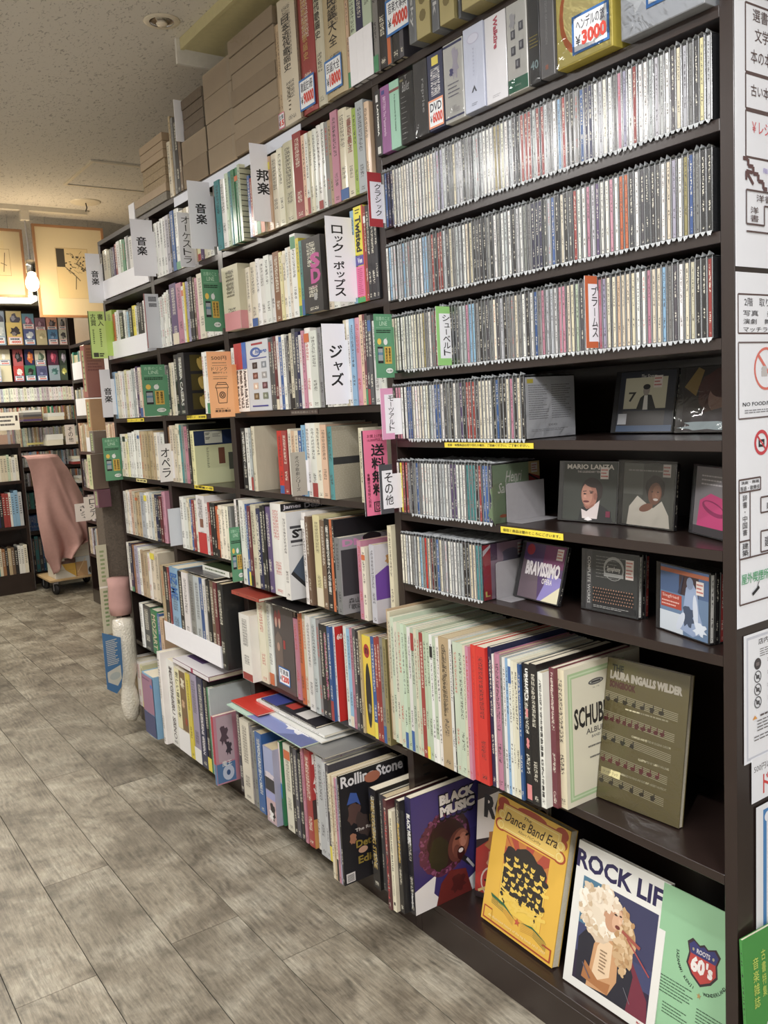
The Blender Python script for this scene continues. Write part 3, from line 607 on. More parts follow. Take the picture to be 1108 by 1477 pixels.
S['stk'] = stk; stk([q for q in ROWS['b4_2'] if q['sty'] == 'stk'][0])
sp_text('ジュスカ・グラン・ペール', Wt, .25, .35, .75, .95, True)([q for q in ROWS['b4_2'] if q['sty'] == 'jse'][0])
row('b5_4', 'fifth shelf, farthest bay', E1, .8594, .02, 18.5, .13, '300 w/18 318 i/18.5 336 w/18 352 a/19 372 c/18.5 392 t/18 412 t/18.5 436 l/18.5 465 w/18.5 490 w/19 512 l/19 535 c/18.5 555 B/18.5 575 k/18 590 M/18 610 p/20 640 o/18.5 655', hi=3.715, lo=3.182, kind='paperback')
row('b5_3', 'fifth shelf, third bay', F1, .8594, .02, 18.5, .14, '418 w/19 440 w/18.5 458 c/19 472 b/18.5 484 r/18.5 496 i/18.5 512 w/20.5!rb 556 w/18 570 r/18.5 582 k/18.5 597 k/18.5 608 o/17.5 622 i/18 640 i/18 660 i/18 676 g/18 690', hi=3.145, lo=2.594, kind='paperback')
row('b6_4', 'sixth shelf, farthest bay', J1, .6093, .025, 19.5, .13, '178 w/21 190 B/21 203 d/20.5 218 u/20.5 232 w/20 250 t/19.5 268 t/19 283 w/19 300 c/20.5 325 c/20 345', hi=3.715, lo=3.182)
row('b7_4', 'seventh shelf, farthest bay', J1, .3737, .02, 19, .13, '240 w/19 258 G/19 298 n/18.5!moz 338 b/18 350 a/17 368', hi=3.715, lo=3.182)
S['moz'] = sp_text('MOZART', (200, 190, 150), .25, .1, .75, .9); S['moz']([q for q in ROWS['b7_4'] if q['sty'] == 'moz'][0])
row('b8_4', 'bottom shelf, farthest bay', J1, .1032, .035, 19, .13, '190 w/20 208 t/19.5 228 w/20 248 Y/19 262 s/24.8@13!blu 338', hi=3.715, lo=3.181, rxs=-.0)
# --- third bay lower
row('b6_3', 'lower shelf, third bay', J1, .5002, .075, 28, .2, '358 t/29 385 k/29 405 r/29 412 s/29.5!bz 462 k/29 482 w/29 512 g/29 545 l/29 575 b/29 592 w/29 606 k/29 628 v/29 650 M/29 668 k/29@7.5!nob 703 w/26!nob 722 t/26!nob 757', band=7.5, hi=3.14, lo=2.594, kind='book')
sp_text('BZ ME', (40, 100, 180), .15, .6, .85, .93)([q for q in ROWS['b6_3'] if q['sty'] == 'bz'][0])
row('b8_3', 'bottom shelf, third bay', J1, .1032, .095, 33, .2, '345 w/36@12 372 w/33.6 402 w/33.4!san 445 c/32!nvl 505 y/32 525 u/33 565 B/33!wmn 596 k/33 618 n/31 626 l/31 634 p/24@12.5!cd2 645 -/1 690', hi=3.14, lo=2.594, kind='magazine')
def g8(k): return [q for q in ROWS['b8_3'] if q['sty'] == k][0]
sp_text('MOTOHARU SANO', (90, 80, 80), .3, .08, .7, .92)(g8('san')); sp_text('UTATANE WOMAN', (220, 215, 225), .3, .15, .7, .6)(g8('wmn'))
def blu(b):
    a = Art(b['T'], b['H']); a.rect(.02, .38, .97, .98, (160, 110, 140)); a.rect(.02, .01, .97, .37, (56, 66, 118)); a.ell(.85, .84, .1, .03, (70, 110, 200)); a.lines(.1, .9, .8, .94, 1, (110, 70, 110), .5); spine_art(a, b['r'], b['T'])
blu([q for q in ROWS['b8_4'] if q['sty'] == 'blu'][0])
def nvl(b):
    a = Art(b['T'], b['H']); a.rect(.03, .28, .45, .99, (226, 220, 170)); a.text('新しい音楽の本', .1, .4, .35, .95, K, .03, rot=-90); a.rect(.45, .28, .97, .99, (120, 90, 50)); a.ell(.7, .85, .15, .06, (220, 210, 180), jag=.5); a.ell(.65, .6, .12, .05, (200, 160, 120), jag=.3); a.ell(.8, .4, .1, .05, (160, 60, 40), jag=.4); a.rect(0, 0, 1, .27, (232, 232, 232)); spine_art(a, b['r'], b['T'])
nvl(g8('nvl'))
def cd2(b):
    a = Art(.07, b['H']); a.rect(.15, .32, .98, .98, (186, 160, 170)); a.ell(.5, .7, .2, .14, (90, 70, 80), jag=.4); a.ell(.7, .5, .15, .1, (70, 60, 70), jag=.4); a.rect(.02, .02, .98, .3, (80, 120, 170)); a.ell(.6, .15, .3, .11, (190, 200, 220)); a.ell(.6, .15, .1, .04, (60, 90, 140)); a.text('魔王', .3, .25, .8, .33, Wt, .03); face_art(a, b['r'], b['T']); a = Art(b['T'], b['H']); a.rect(0, .3, 1, 1, (190, 40, 60)); a.rect(0, 0, 1, .3, (80, 120, 170)); spine_art(a, b['r'], b['T'])
cd2(g8('cd2'))
# --- second bay lower, magazines
row('b5_2', 'magazine shelf, second bay', K1, .8002, .035, 27, .2, '92 w/27 108 k/27 120 w/27 142 w/26 152 b/26 162 M/25.5 176 c/26 204 B/25!ame 226 k/26 246 k/26.5 256 P/26 282 w/27.5@4!jam 345 w/25.5@5!st 372 -/1 448 w/26@4 470 v/25@4 486 -/1 512 Y/25.5@3 548 v/24.5 572 k/25!daj 600 o/25 612 k/25 622', kind='magazine', lo=1.71, hi=2.553)
row('b5_2b', 'right end of magazine shelf, second bay', K1, .8002, .03, 24, .19, '622 g/20.5@4!on 648 -/1 742 p/20.5@3 762 i/19@3 782 -/1 806 l/20@3!mura 832 -/1 908 c/25@1 936', kind='book', lo=1.71, hi=2.553)
def gg(r, k): return [q for q in ROWS[r] if q['sty'] == k][0]
sp_text('APPEARANCE', (210, 205, 190), .25, .2, .75, .85)(gg('b5_2', 'ame')); sp_text('新・世界ジャズ人名辞典', (225, 225, 220), .25, .2, .75, .92, True)(gg('b5_2', 'daj'))
def fcov(b, fn, D=.2):
    a = Art(D, b['H']); fn(a); face_art(a, b['r'], b['T'])
def st(a):
    a.rect(0, 0, 1, 1, (214, 214, 214)); a.text('ST', .08, .7, .34, .8, K, .05); a.rect(.05, .81, .35, .84, (60, 60, 64)); a.rect(.05, .65, .35, .68, (60, 60, 64)); a.lines(.06, .6, .34, .63, 1, (100, 100, 100)); a.poly([(.02, .3), (.3, .55), (.5, .38), (.5, .05), (.36, .03)], (70, 84, 104)); a.poly([(.02, .3), (.06, .33), (.4, .05), (.36, .03)], (40, 40, 44))
fcov(gg('b5_2', 'st'), st)
def jam(a):
    a.rect(0, 0, 1, 1, (34, 32, 36)); a.text('James', .04, .93, .34, .985, (210, 205, 215), .03); a.text('Dean', .4, .93, .7, .985, (210, 205, 215), .03); a.ell(.13, .5, .1, .07, (180, 60, 70)); a.rect(.02, .1, .2, .3, (150, 110, 130)); a.rect(.04, .03, .25, .09, (170, 30, 40))
fcov(gg('b5_2', 'jam'), jam)
def onc(a):
    a.rect(0, 0, 1, 1, (150, 150, 152)); a.rect(.02, .24, .7, .84, (56, 56, 60)); a.text('DN', .05, .88, .42, .97, (206, 130, 180), .04); a.ell(.45, .74, .14, .05, (200, 200, 205), rot=.5); a.ell(.48, .5, .13, .1, (190, 190, 190)); a.ell(.55, .96, .16, .06, (40, 38, 40)); a.text('森山威男', .1, .13, .5, .2, (60, 60, 60), .02); a.text('「歌はボサ」', .1, .05, .55, .12, (60, 60, 60), .02)
fcov(gg('b5_2b', 'on'), onc, .19)
def mura(a):
    a.rect(0, 0, 1, 1, (196, 192, 200)); a.rect(.0, .3, .42, .62, (106, 60, 160)); a.poly([(0, .62), (.2, .72), (.42, .62)], (106, 60, 160)); a.ell(.25, .8, .08, .06, (190, 140, 80), jag=.3); a.rect(.44, .12, .62, .82, (190, 220, 120)); a.lines(.46, .2, .6, .8, 9, (100, 130, 60), .3)
fcov(gg('b5_2b', 'mura'), mura, .19)
row('b7_2', 'sixth shelf, second bay', K1, .4782, .015, 27, .21, '100 w/22@4 170 -/1 200 i/27.5@1 252 w/28@.5 285 -/1 402 p/25@1 428 o/28@2 452 c/28@2 474 w/28@3 500 l/28@3 528 g/28@3 546 k/27@3 566 k/27@3!cre 588 b/27@3 604 w/27@2!six 630 -/1 676 w/28@1.5 692 s/27.5 710 p/28 724 G/28 740 k/27.5 756 t/28 766 y/27@1!yel 820 b/27.5 838 r/27.5 852 r/28 868 g/28 884 h/28 902', kind='book', lo=1.71, hi=2.553)
sp_text("Creature's Cafe Mr.", (190, 90, 130), .25, .2, .75, .92)(gg('b7_2', 'cre'))
def six(a): a.rect(0, 0, 1, 1, (210, 32, 30)); a.text('60', .03, .86, .12, .92, (235, 220, 210), .04)
fcov(gg('b7_2', 'six'), six, .21)
def yel(b):
    a = Art(b['T'], b['H']); a.rect(.02, .01, .98, .99, (224, 190, 50)); a.ell(.5, .4, .32, .33, (34, 30, 28)); a.ell(.5, .85, .33, .07, (170, 40, 40)); a.text('n', .35, .82, .65, .88, (40, 20, 20), .03); a.ell(.55, .27, .15, .05, (120, 120, 118), jag=.3); spine_art(a, b['r'], b['T'])
yel(gg('b7_2', 'yel'))
def aera(a):
    a.rect(0, 0, 1, 1, (74, 66, 66)); a.ell(.12, .82, .09, .1, (140, 50, 50)); a.ell(.3, .84, .08, .1, (140, 50, 50)); a.ell(.12, .78, .05, .06, (190, 150, 130)); a.ell(.3, .78, .05, .06, (190, 150, 130)); a.poly([(.02, .15), (.04, .6), (.2, .68), (.4, .62), (.42, .1)], (104, 88, 80)); a.ell(.2, .5, .07, .05, (170, 130, 110)); a.rect(.46, .5, .56, .6, (170, 50, 50))

# ================================================================== magazines at the foot of the second bay
U1 = (470, .2708)
row('b8_2', 'bottom shelf, second bay', L1, .1032, .09, 27, .21, '92 w/31@7 110 w/31@7 144 G/28.5@8!lif 198 i/27@9.5!ft 246 g/26@9.5 262 g/25@9.5 278 b/26@10!voc 312 k/25@9 320 u/24@11!fot 372 n/26.5@9!grn 412 b/26@8 430 i/27@9 466 k/27@9 482 G/27@9 500 k/26.5@9!krd 524 p/29@9 536 r/29@9!baw 574 M/30@8 590 w/30@8 608 l/29@9!lrt 640 l/28@9 655 G/28@9 672 c/29@13 684 t/29@13 694 c/29@13 704 p/29@13 714 u/29@13 722 k/30@13!rol 730 -/1 885 k/27@7!gs 922 G/26@6!sl 950 G/26@6!sl 988', kind='magazine', lo=1.71, hi=2.553)
def lif(a):
    a.rect(0, 0, 1, 1, (58, 62, 54)); a.rect(0, .88, 1, 1, (84, 50, 54)); a.text('THE LIFE', .04, .91, .5, .96, (200, 190, 190), .02); a.ell(.12, .72, .09, .08, (36, 30, 28)); a.ell(.14, .68, .07, .07, (206, 160, 130)); a.poly([(.02, .1), (.02, .55), (.14, .6), (.26, .5), (.3, .1)], (50, 60, 52)); a.ell(.26, .48, .07, .06, (200, 158, 130)); a.rect(0, 0, 1, .1, (110, 120, 80))
fcov(gg('b8_2', 'lif'), lif, .21)
def fot(b):
    a = Art(b['T'], b['H']); a.rect(.03, .65, .97, .99, (150, 160, 200)); a.ell(.5, .62, .45, .06, (206, 196, 206), jag=.3); a.rect(.03, .43, .97, .6, (48, 48, 54)); a.rect(.03, .32, .97, .42, (150, 154, 205)); a.rect(.03, .01, .97, .32, (190, 160, 165)); a.ell(.6, .16, .25, .12, (30, 30, 34), jag=.3); a.ell(.45, .1, .2, .07, (225, 225, 225), jag=.5); spine_art(a, b['r'], b['T'])
fot(gg('b8_2', 'fot'))
def grn(b):
    a = Art(b['T'], b['H']); a.rect(.02, .5, .98, .99, (214, 196, 194)); a.ell(.5, .42, .4, .1, (50, 130, 210)); a.rect(.02, .01, .98, .3, (20, 110, 70)); spine_art(a, b['r'], b['T'])
grn(gg('b8_2', 'grn')); sp_text('VOCAL BOOK', (190, 200, 205), .3, .3, .7, .85)(gg('b8_2', 'voc')); sp_text('THE ROLLING STONE', (180, 150, 70), .2, .2, .7, .9)(gg('b8_2', 'gs'))
def baw(a):
    a.rect(0, 0, 1, 1, (180, 40, 40)); a.text('B', .03, .86, .15, .96, (225, 210, 205), .04); a.text('A', .03, .66, .15, .78, (225, 210, 205), .04); a.text('W', .03, .56, .12, .62, (225, 210, 205), .04); a.rect(0, 0, .2, .3, (190, 130, 60)); a.rect(0, .3, .2, .5, (60, 30, 30))
fcov(gg('b8_2', 'baw'), baw, .21)
def rolling(a):
    a.rect(0, 0, 1, 1, (30, 28, 32)); a.text('Rolling Stone', .03, .85, .98, .985, (226, 222, 222), .03, keep=False); a.poly([(.1, .72), (.16, .82), (.25, .8), (.3, .68), (.24, .72)], (60, 90, 170)); a.ell(.5, .9, .12, .05, (190, 110, 80)); a.ell(.2, .62, .1, .1, (90, 62, 56), jag=.2)
    a.ell(.32, .5, .1, .12, (70, 54, 50), jag=.3, seed=4); a.ell(.16, .4, .05, .05, (170, 110, 80), jag=.2); a.ell(.3, .27, .07, .03, (200, 150, 120)); a.text('The Radio', .2, .45, .55, .48, (210, 200, 190), .02); a.text('Bob', .42, .5, .7, .57, (150, 124, 44), .03); a.text('Dettorini', .2, .3, .75, .37, (150, 124, 44), .03); a.text('Edie', .22, .15, .5, .22, (150, 124, 44), .03); a.text('Rock', .42, .1, .58, .13, (220, 215, 210), .02)
    a.rect(.03, .015, .16, .1, (220, 214, 210))
    for i in range(6): a.rect(.045, .025 + i * .011, .145, .030 + i * .011, (40, 40, 40))
fcov(gg('b8_2', 'rol'), rolling, .21)
# behind them: big magazine face with magenta zigzag
def spine_item(key, px, pxb, zb, prot, H, D, c, label, cat='book', rx=0, name='book', fn=None, sfn=None, pages=M_PAGE, T=None, yw=None):
    ya, yb = Yat(px, zb, -prot), Yat(pxb, zb, -prot); ya, yb = yw or (ya, yb); T = T or ya - yb
    r = book((-prot, ya - T / 2, zb + .0002), T, H, D, PAL[c] if isinstance(c, str) else c, label=label, cat=cat, rx=rx, name=name, pages=pages)
    b = dict(r=r, T=T - .0003, H=H, D=D)
    if sfn: sfn(b)
    if fn: fcov(b, fn, D)
    ROWS[key] = [b]; return b
def zig(a):
    a.rect(0, 0, 1, 1, (214, 206, 212)); P = [(.0, .75), (.08, .86), (.12, .7), (.2, .93), (.22, .7), (.3, .97), (.36, .72), (.42, .95), (.44, .74)]
    for p, q in zip(P, P[1:]): a.line(p, q, .02, (176, 30, 110))
    a.text('THE TOP 100', .46, .86, .98, .92, (60, 40, 60), .01)
b = [q for q in ROWS['b8_2'] if q['sty'] == 'lrt'][0]
fcov(b, zig, .21)
# ================================================================== foot of the nearest bay
lean = -.10
spine_item('f1', 470 + 305 * .2708, 470 + 350 * .2708, .1034, .10, .285, .2, (84, 34, 40), 'dark red thin book with red lettering, right of two grey books', yw=(1.6803, 1.6675), sfn=sp_text('GUESS AGAIN', (190, 60, 60), .25, .1, .75, .9))
def unrel(b):
    a = Art(b['T'], b['H']); a.rect(0, 0, 1, 1, (226, 220, 190)); a.text('THE UNRELEASED BEATLES', .3, .4, .72, .93, K, .02, rot=-90); a.text('Richie Unterberger', .35, .15, .65, .36, K, 0, rot=-90); a.rect(.3, .06, .7, .09, K); spine_art(a, b['r'], b['T'])
spine_item('f2', 470 + 350 * .2708, 470 + 388 * .2708, .1034, .095, .262, .19, 'c', 'cream book with black lettering on spine, left of a black and gold one', yw=(1.667, 1.6515), sfn=unrel)
def rockm(b):
    a = Art(b['T'], b['H']); a.text('Rock Music', .3, .45, .8, .8, (200, 160, 60), .04, rot=-90); a.text('The Illustrated History of', .3, .8, .6, .98, (200, 190, 160), 0, rot=-90); a.text('Tony Palmer', .35, .28, .65, .42, (200, 190, 160), 0, rot=-90); spine_art(a, b['r'], b['T'])
spine_item('f3', 470 + 389 * .2708, 470 + 424 * .2708, .1034, .085, .29, .2, 'k', 'black book with gold lettering beside the singer cover', yw=(1.651, 1.6335), sfn=rockm)
def bms(b):
    a = Art(b['T'], b['H']); a.rect(0, .72, 1, 1, (40, 36, 80)); a.text('BLACK MUSIC', .2, .6, .8, .86, Wt, .06, rot=-90); a.text('Hamlyn', .3, .06, .7, .18, Wt, .04, rot=-90); spine_art(a, b['r'], b['T'])
def curls(a, cx, cy, rx, ry, cols, n, sz, seed, ring=.0):
    r = random.Random(seed); l = a.l
    for i in range(n):
        t = r.random() * 6.283; k = math.sqrt(r.uniform(ring, 1)); x = cx + rx * k * math.cos(t); y = cy + ry * k * math.sin(t)
        a.ell(x, y, sz * r.uniform(.6, 1.3), sz * r.uniform(.5, 1.1), r.choice(cols), 7, rot=r.random() * 3, jag=.2, seed=i)
    return a
def singer(a):
    a.rect(0, 0, 1, 1, (52, 42, 110)); a.rect(0, .55, 1, 1, (60, 50, 124)); a.poly([(.0, .0), (0, .2), (.3, .27), (.26, .12), (.4, .0)], (226, 224, 226)); a.poly([(.7, .0), (.72, .1), (.95, .18), (.95, .0)], (226, 224, 226)); a.ell(.42, .5, .34, .27, (96, 36, 66), 40, jag=.05); a.ell(.5, .52, .3, .25, (58, 26, 34), 40, jag=.05, seed=5); curls(a, .42, .52, .33, .26, [(120, 52, 96), (96, 36, 66), (74, 28, 50), (140, 70, 110)], 170, .022, 3, .55); a.ell(.47, .51, .26, .2, (44, 22, 26), 30, jag=.06); a.ell(.35, .44, .14, .15, (44, 40, 24), 20, jag=.1)
    a.poly([(.28, .0), (.36, .18), (.5, .26), (.72, .22), (.8, .0)], (110, 32, 28)); a.ell(.63, .45, .15, .145, (96, 48, 40), 24, rot=-.3); a.ell(.66, .46, .12, .12, (140, 78, 60), 20, rot=-.3); a.ell(.7, .485, .06, .06, (176, 106, 82), 14); a.poly([(.66, .5), (.7, .52), (.73, .45), (.68, .44)], (188, 118, 92)); a.ell(.6, .4, .05, .06, (110, 58, 46), 12); a.ell(.66, .37, .055, .06, (50, 12, 14), 14); a.ell(.66, .395, .035, .02, (235, 225, 220), 10); a.ell(.7, .45, .04, .03, (190, 120, 96), 10); a.ell(.62, .51, .04, .012, (30, 16, 18), 10); a.ell(.76, .51, .03, .012, (30, 16, 18), 10)
    a.line((.68, .33), (.8, .24), .06, (34, 32, 36)); a.line((.74, .3), (.84, .2), .03, (190, 186, 190)); a.ell(.6, .12, .1, .08, (80, 24, 22), jag=.3)
    for t, y in (('BLACK', .845), ('MUSIC', .745)):
        a.text(t, .375, y - .012, .905, y + .1, (20, 16, 30), .1); a.text(t, .39, y, .89, y + .088, (234, 228, 226), .07)
    for i in range(6): a.ell(.42 + i * .08, .725, .045, .02, (20, 16, 30), 12); 
    for i in range(6): a.ell(.42 + i * .08, .735, .032, .014, (52, 42, 110), 12)
spine_item('f4', 470 + 426 * .2708, 470 + 462 * .2708, .1034, .068, .30, .225, (30, 28, 36), 'large purple book with singer in afro hair holding a microphone', yw=(1.633, 1.610), fn=singer, sfn=bms, name='photo_book')
# two grey ones + red jacket handled in row b8_2 tail
def faceout(name, pl, pr, zb, H, lean, c, label, cat, fn, T=.02, xoff=0, rz=0., W=None, spine=None, pages=M_PAGE, ptop=None):
    """thing shown cover out: pl/pr = pixels of its lower corners"""
    a = onp(*pl, 2, zb); b = onp(*pr, 2, zb) if pr else None
    if b is None: b = Vector((a.x, a.y - W, zb))
    W = W or (a - b).length; yaw = math.atan2((b - a).y, (b - a).x)
    th = math.atan(lean)
    if rz is not None and rz != 0.: yaw = rz
    m = Matrix.Translation((a.x + xoff, a.y, zb + T * math.sin(th) + .0004)) @ Matrix.Rotation(yaw, 4, 'Z') @ Matrix.Rotation(-th, 4, 'X') @ Matrix.Translation((0, T / 2, T / 2 * 0))
    r = book((0, 0, 0), T, H, W, PAL[c] if isinstance(c, str) else c, label=label, cat=cat, mat=m, name=name, rnd=False, pages=pages); q = dict(r=r, T=T - .0003, H=H, D=W)
    if fn: fcov(q, fn, W)
    if spine: spine(q)
    return q
q = faceout('magazine', (400, 991), (428, 1006), .4784, .272, .02, (74, 66, 66), 'brown photo magazine with three faces and blue price tag, facing out in the second bay', 'magazine', aera, T=.012)
price_tag(q['r'], (.02, -q['T'] / 2 - .0012, .02), (1, 0, 0), (0, 0, 1), .075, .055, '写真集', '1200', label='handwritten price tag with blue border')
def rocks(a):
    a.rect(0, 0, 1, 1, (44, 30, 34)); a.poly([(0, .5), (0, .85), (.3, .98), (1, .95), (1, .6), (.4, .62)], (214, 206, 200)); a.text('ROCKS', .1, .72, .98, .93, (30, 28, 34), .05); a.poly([(0, .05), (.0, .42), (.3, .6), (1, .58), (1, .05)], (176, 44, 36)); a.ell(.45, .52, .32, .12, (176, 110, 50), jag=.15); a.ell(.4, .5, .16, .06, (222, 190, 70), jag=.2); a.ell(.32, .36, .16, .1, (206, 150, 110), jag=.15); a.ell(.3, .16, .3, .11, (196, 48, 40)); a.ring(.3, .16, .2, .22, (225, 200, 190)); 
    for i in range(5): a.ell(.15 + i * .08, .17 + .02 * (i % 2), .02, .012, (40, 20, 24), 8)
    a.line((.05, .06), (.9, .42), .03, (220, 190, 120))
faceout('photo_book', (672, 1299), (742, 1372), .1034, .285, .13, 'k', 'black and red guitar picture book half hidden behind the yellow one', 'book', rocks, T=.016, W=.2, xoff=.03, rz=math.radians(-75))
def dance(a):
    Y = (232, 178, 52); Y2 = (238, 196, 70); Rd = (176, 64, 36); a.rect(0, 0, 1, 1, Y)
    for x, y in ((.1, .9), (.9, .9), (.1, .8), (.9, .8), (.1, .965), (.9, .965)): a.ell(x, y - .02, .085, .05, Rd, 16)
    a.ell(.5, .96, .2, .035, Rd); a.rect(.08, .74, .92, .96, Rd); a.rect(.1, .75, .9, .95, (236, 196, 90)); a.frame(.13, .765, .87, .935, .006, (244, 224, 150))
    for x, y in ((.1, .88), (.9, .88), (.1, .8), (.9, .8)): a.ell(x, y - .02, .062, .036, (236, 196, 90), 14); a.ring(x, y - .02, .03, .036, (246, 226, 150))
    a.text('The', .4, .905, .5, .93, (60, 40, 24), .01, shear=.3); a.text('Dance Band Era', .14, .825, .86, .9, (60, 36, 20), .012, shear=.35); a.text('Albert McCarthy', .34, .78, .66, .81, (110, 66, 30), 0, shear=.3)
    a.rect(.2, .17, .8, .73, (206, 120, 50))
    for i in range(9):
        t0 = i * math.pi / 9 + .03; t1 = t0 + .17; f = lambda t: (max(.2, min(.8, .5 + 1.1 * math.cos(t) * .6)), max(.5, min(.73, .5 + .9 * math.sin(t) * .5))); a.poly([(.5, .5), f(t0), f(t1)], (186, 70, 50))
    a.rect(.205, .172, .795, .5, (238, 196, 62)); BK = (46, 40, 36)
    Yh = (240, 200, 74); a.ell(.5, .6, .17, .1, BK, 26, jag=.05); a.ell(.3, .57, .1, .09, BK, 20, jag=.1); a.ell(.69, .56, .1, .09, BK, 20, jag=.1); a.rect(.22, .3, .78, .55, BK)
    r = random.Random(4)
    for row_ in range(4):
        for i in range(5):
            x = .27 + .115 * i + .05 * (row_ % 2) + r.uniform(-.01, .01); y = .6 - row_ * .095 + r.uniform(-.012, .012)
            if row_ == 0 and i in (0, 4): y -= .03
            a.ell(x, y, .03, .03, Yh, 12, jag=.06, seed=i + 7 * row_, rot=r.uniform(-.4, .4)); a.ell(x - .006, y + .022, .046, .022, BK, 12, jag=.15, seed=i + row_); a.rect(x - .014, y - .003, x - .006, y + .003, BK); a.rect(x + .006, y - .003, x + .014, y + .003, BK); a.rect(x - .006, y - .016, x + .008, y - .012, BK)
            a.poly([(x - .045, y - .075), (x - .02, y - .035), (x + .01, y - .045), (x + .05, y - .06), (x + .02, y - .07)], Yh)
            t = r.uniform(-.5, .5); a.line((x - .05, y - .06), (x + .05, y - .06 + .04 * t), .013, Yh); a.ell(x + .05, y - .05, .016, .014, Yh, 8)
    for i in range(26): x = r.uniform(.23, .75); y = r.uniform(.2, .33); a.ell(x, y, r.uniform(.01, .03), r.uniform(.008, .02), BK if i % 2 else Yh, 9, rot=r.random() * 3, jag=.35, seed=i)
    a.line((.22, .33), (.5, .26), .018, (240, 200, 74)); a.line((.45, .22), (.78, .3), .014, (240, 200, 74))
    for i in range(5): o = .012 * i; a.line((.12, .215 - o), (.3, .2 - o), .004, (60, 90, 60)); a.line((.3, .2 - o), (.45, .15 - o), .004, (200, 150, 60)); a.line((.55, .15 - o), (.72, .17 - o), .004, (200, 150, 60)); a.line((.72, .17 - o), (.9, .13 - o), .004, (60, 90, 60))
    a.poly([(.1, .235), (.3, .215), (.47, .15), (.3, .195), (.12, .21)], (40, 100, 60)); a.poly([(.54, .16), (.7, .185), (.9, .14), (.7, .17)], (40, 100, 60))
    a.poly([(.5 + (.045 if i % 2 == 0 else .018) * math.sin(i * math.pi / 5), .145 + (.032 if i % 2 == 0 else .013) * math.cos(i * math.pi / 5)) for i in range(10)], (206, 80, 50))
    a.rect(.03, .02, .15, .12, Rd); a.rect(.045, .03, .15, .11, Y); a.rect(.03, .02, .97, .032, Rd); a.rect(.03, .02, .045, .12, Rd); a.rect(.955, .02, .97, .12, Rd); a.rect(.85, .108, .97, .12, Rd); a.text('An illustrated history of the big bands 1910-1950', .1, .05, .9, .075, (246, 226, 160), 0, shear=.3)
faceout('picture_book', (694, 1325), (796, 1400), .1034, .30, .24, (236, 186, 60), 'yellow book with dance band drawing in front of the red rock picture book', 'book', dance, T=.022)
def rlife(a):
    a.rect(0, 0, 1, 1, (226, 226, 220)); a.text('ROCK LIFE', .0, .815, 1.05, .945, (38, 32, 84), .035); a.rect(.1, .06, .92, .775, (60, 66, 110)); a.rect(.1, .45, .4, .775, (70, 120, 150)); a.rect(.4, .4, .92, .775, (56, 58, 96)); a.rect(.1, .06, .92, .25, (44, 34, 60)); a.poly([(.62, .06), (.66, .45), (.9, .2), (.92, .06)], (120, 40, 60))
    a.poly([(.14, .06), (.12, .35), (.25, .48), (.62, .46), (.74, .3), (.7, .06)], (36, 36, 50)); a.poly([(.26, .06), (.3, .36), (.36, .46), (.56, .44), (.58, .2), (.5, .08)], (206, 150, 100)); a.poly([(.3, .1), (.34, .36), (.4, .44), (.5, .42), (.5, .2)], (232, 200, 160)); a.poly([(.2, .1), (.22, .22), (.38, .14), (.52, .16), (.5, .08)], (176, 110, 60))
    a.ell(.34, .57, .23, .18, (214, 190, 160), 34, jag=.1, seed=2); a.ell(.6, .5, .12, .2, (200, 160, 110), 30, jag=.12, seed=6, rot=.15); a.ell(.35, .66, .2, .09, (236, 220, 196), 26, jag=.1, seed=8); a.ell(.47, .6, .1, .11, (202, 148, 112), 20, rot=-.3); a.ell(.53, .565, .03, .018, (110, 50, 44), 10); a.ell(.5, .63, .025, .01, (70, 46, 40), 8); a.ell(.56, .6, .02, .03, (222, 176, 140), 8)
    a.ell(.28, .52, .13, .1, (228, 212, 186), 24, jag=.14, seed=12); curls(a, .33, .6, .24, .18, [(236, 222, 198), (222, 200, 170), (206, 178, 140), (244, 236, 220)], 150, .03, 5, .25); curls(a, .62, .47, .1, .2, [(206, 168, 120), (186, 140, 90), (222, 190, 146)], 80, .024, 6); a.ell(.48, .6, .085, .1, (202, 148, 112), 20, rot=-.3); a.ell(.52, .6, .05, .07, (222, 172, 136), 14, rot=-.3); a.poly([(.53, .62), (.575, .595), (.54, .58)], (232, 186, 150)); a.ell(.53, .555, .028, .014, (120, 50, 44), 10); a.ell(.5, .63, .02, .007, (60, 40, 36), 8); a.ell(.55, .635, .014, .006, (60, 40, 36), 8); curls(a, .4, .68, .16, .05, [(236, 222, 198), (222, 200, 170)], 40, .028, 9); a.lines(.38, .2, .46, .36, 7, (150, 120, 90), .4); a.line((.66, .2), (.74, .12), .006, (120, 120, 130)); a.line((.2, .2), (.3, .12), .01, (90, 90, 110))
    a.line((.58, .55), (.78, .5), .03, (170, 80, 64)); a.line((.64, .52), (.9, .36), .014, (176, 70, 70)); a.text('Melody Maker', .83, .03, .97, .05, (190, 50, 50), .02)
faceout('picture_book', (812, 1413), None, .1034, .30, .22, 'w', 'white book with long-haired blond singer photo, right of the yellow one', 'book', rlife, T=.012, W=.232)
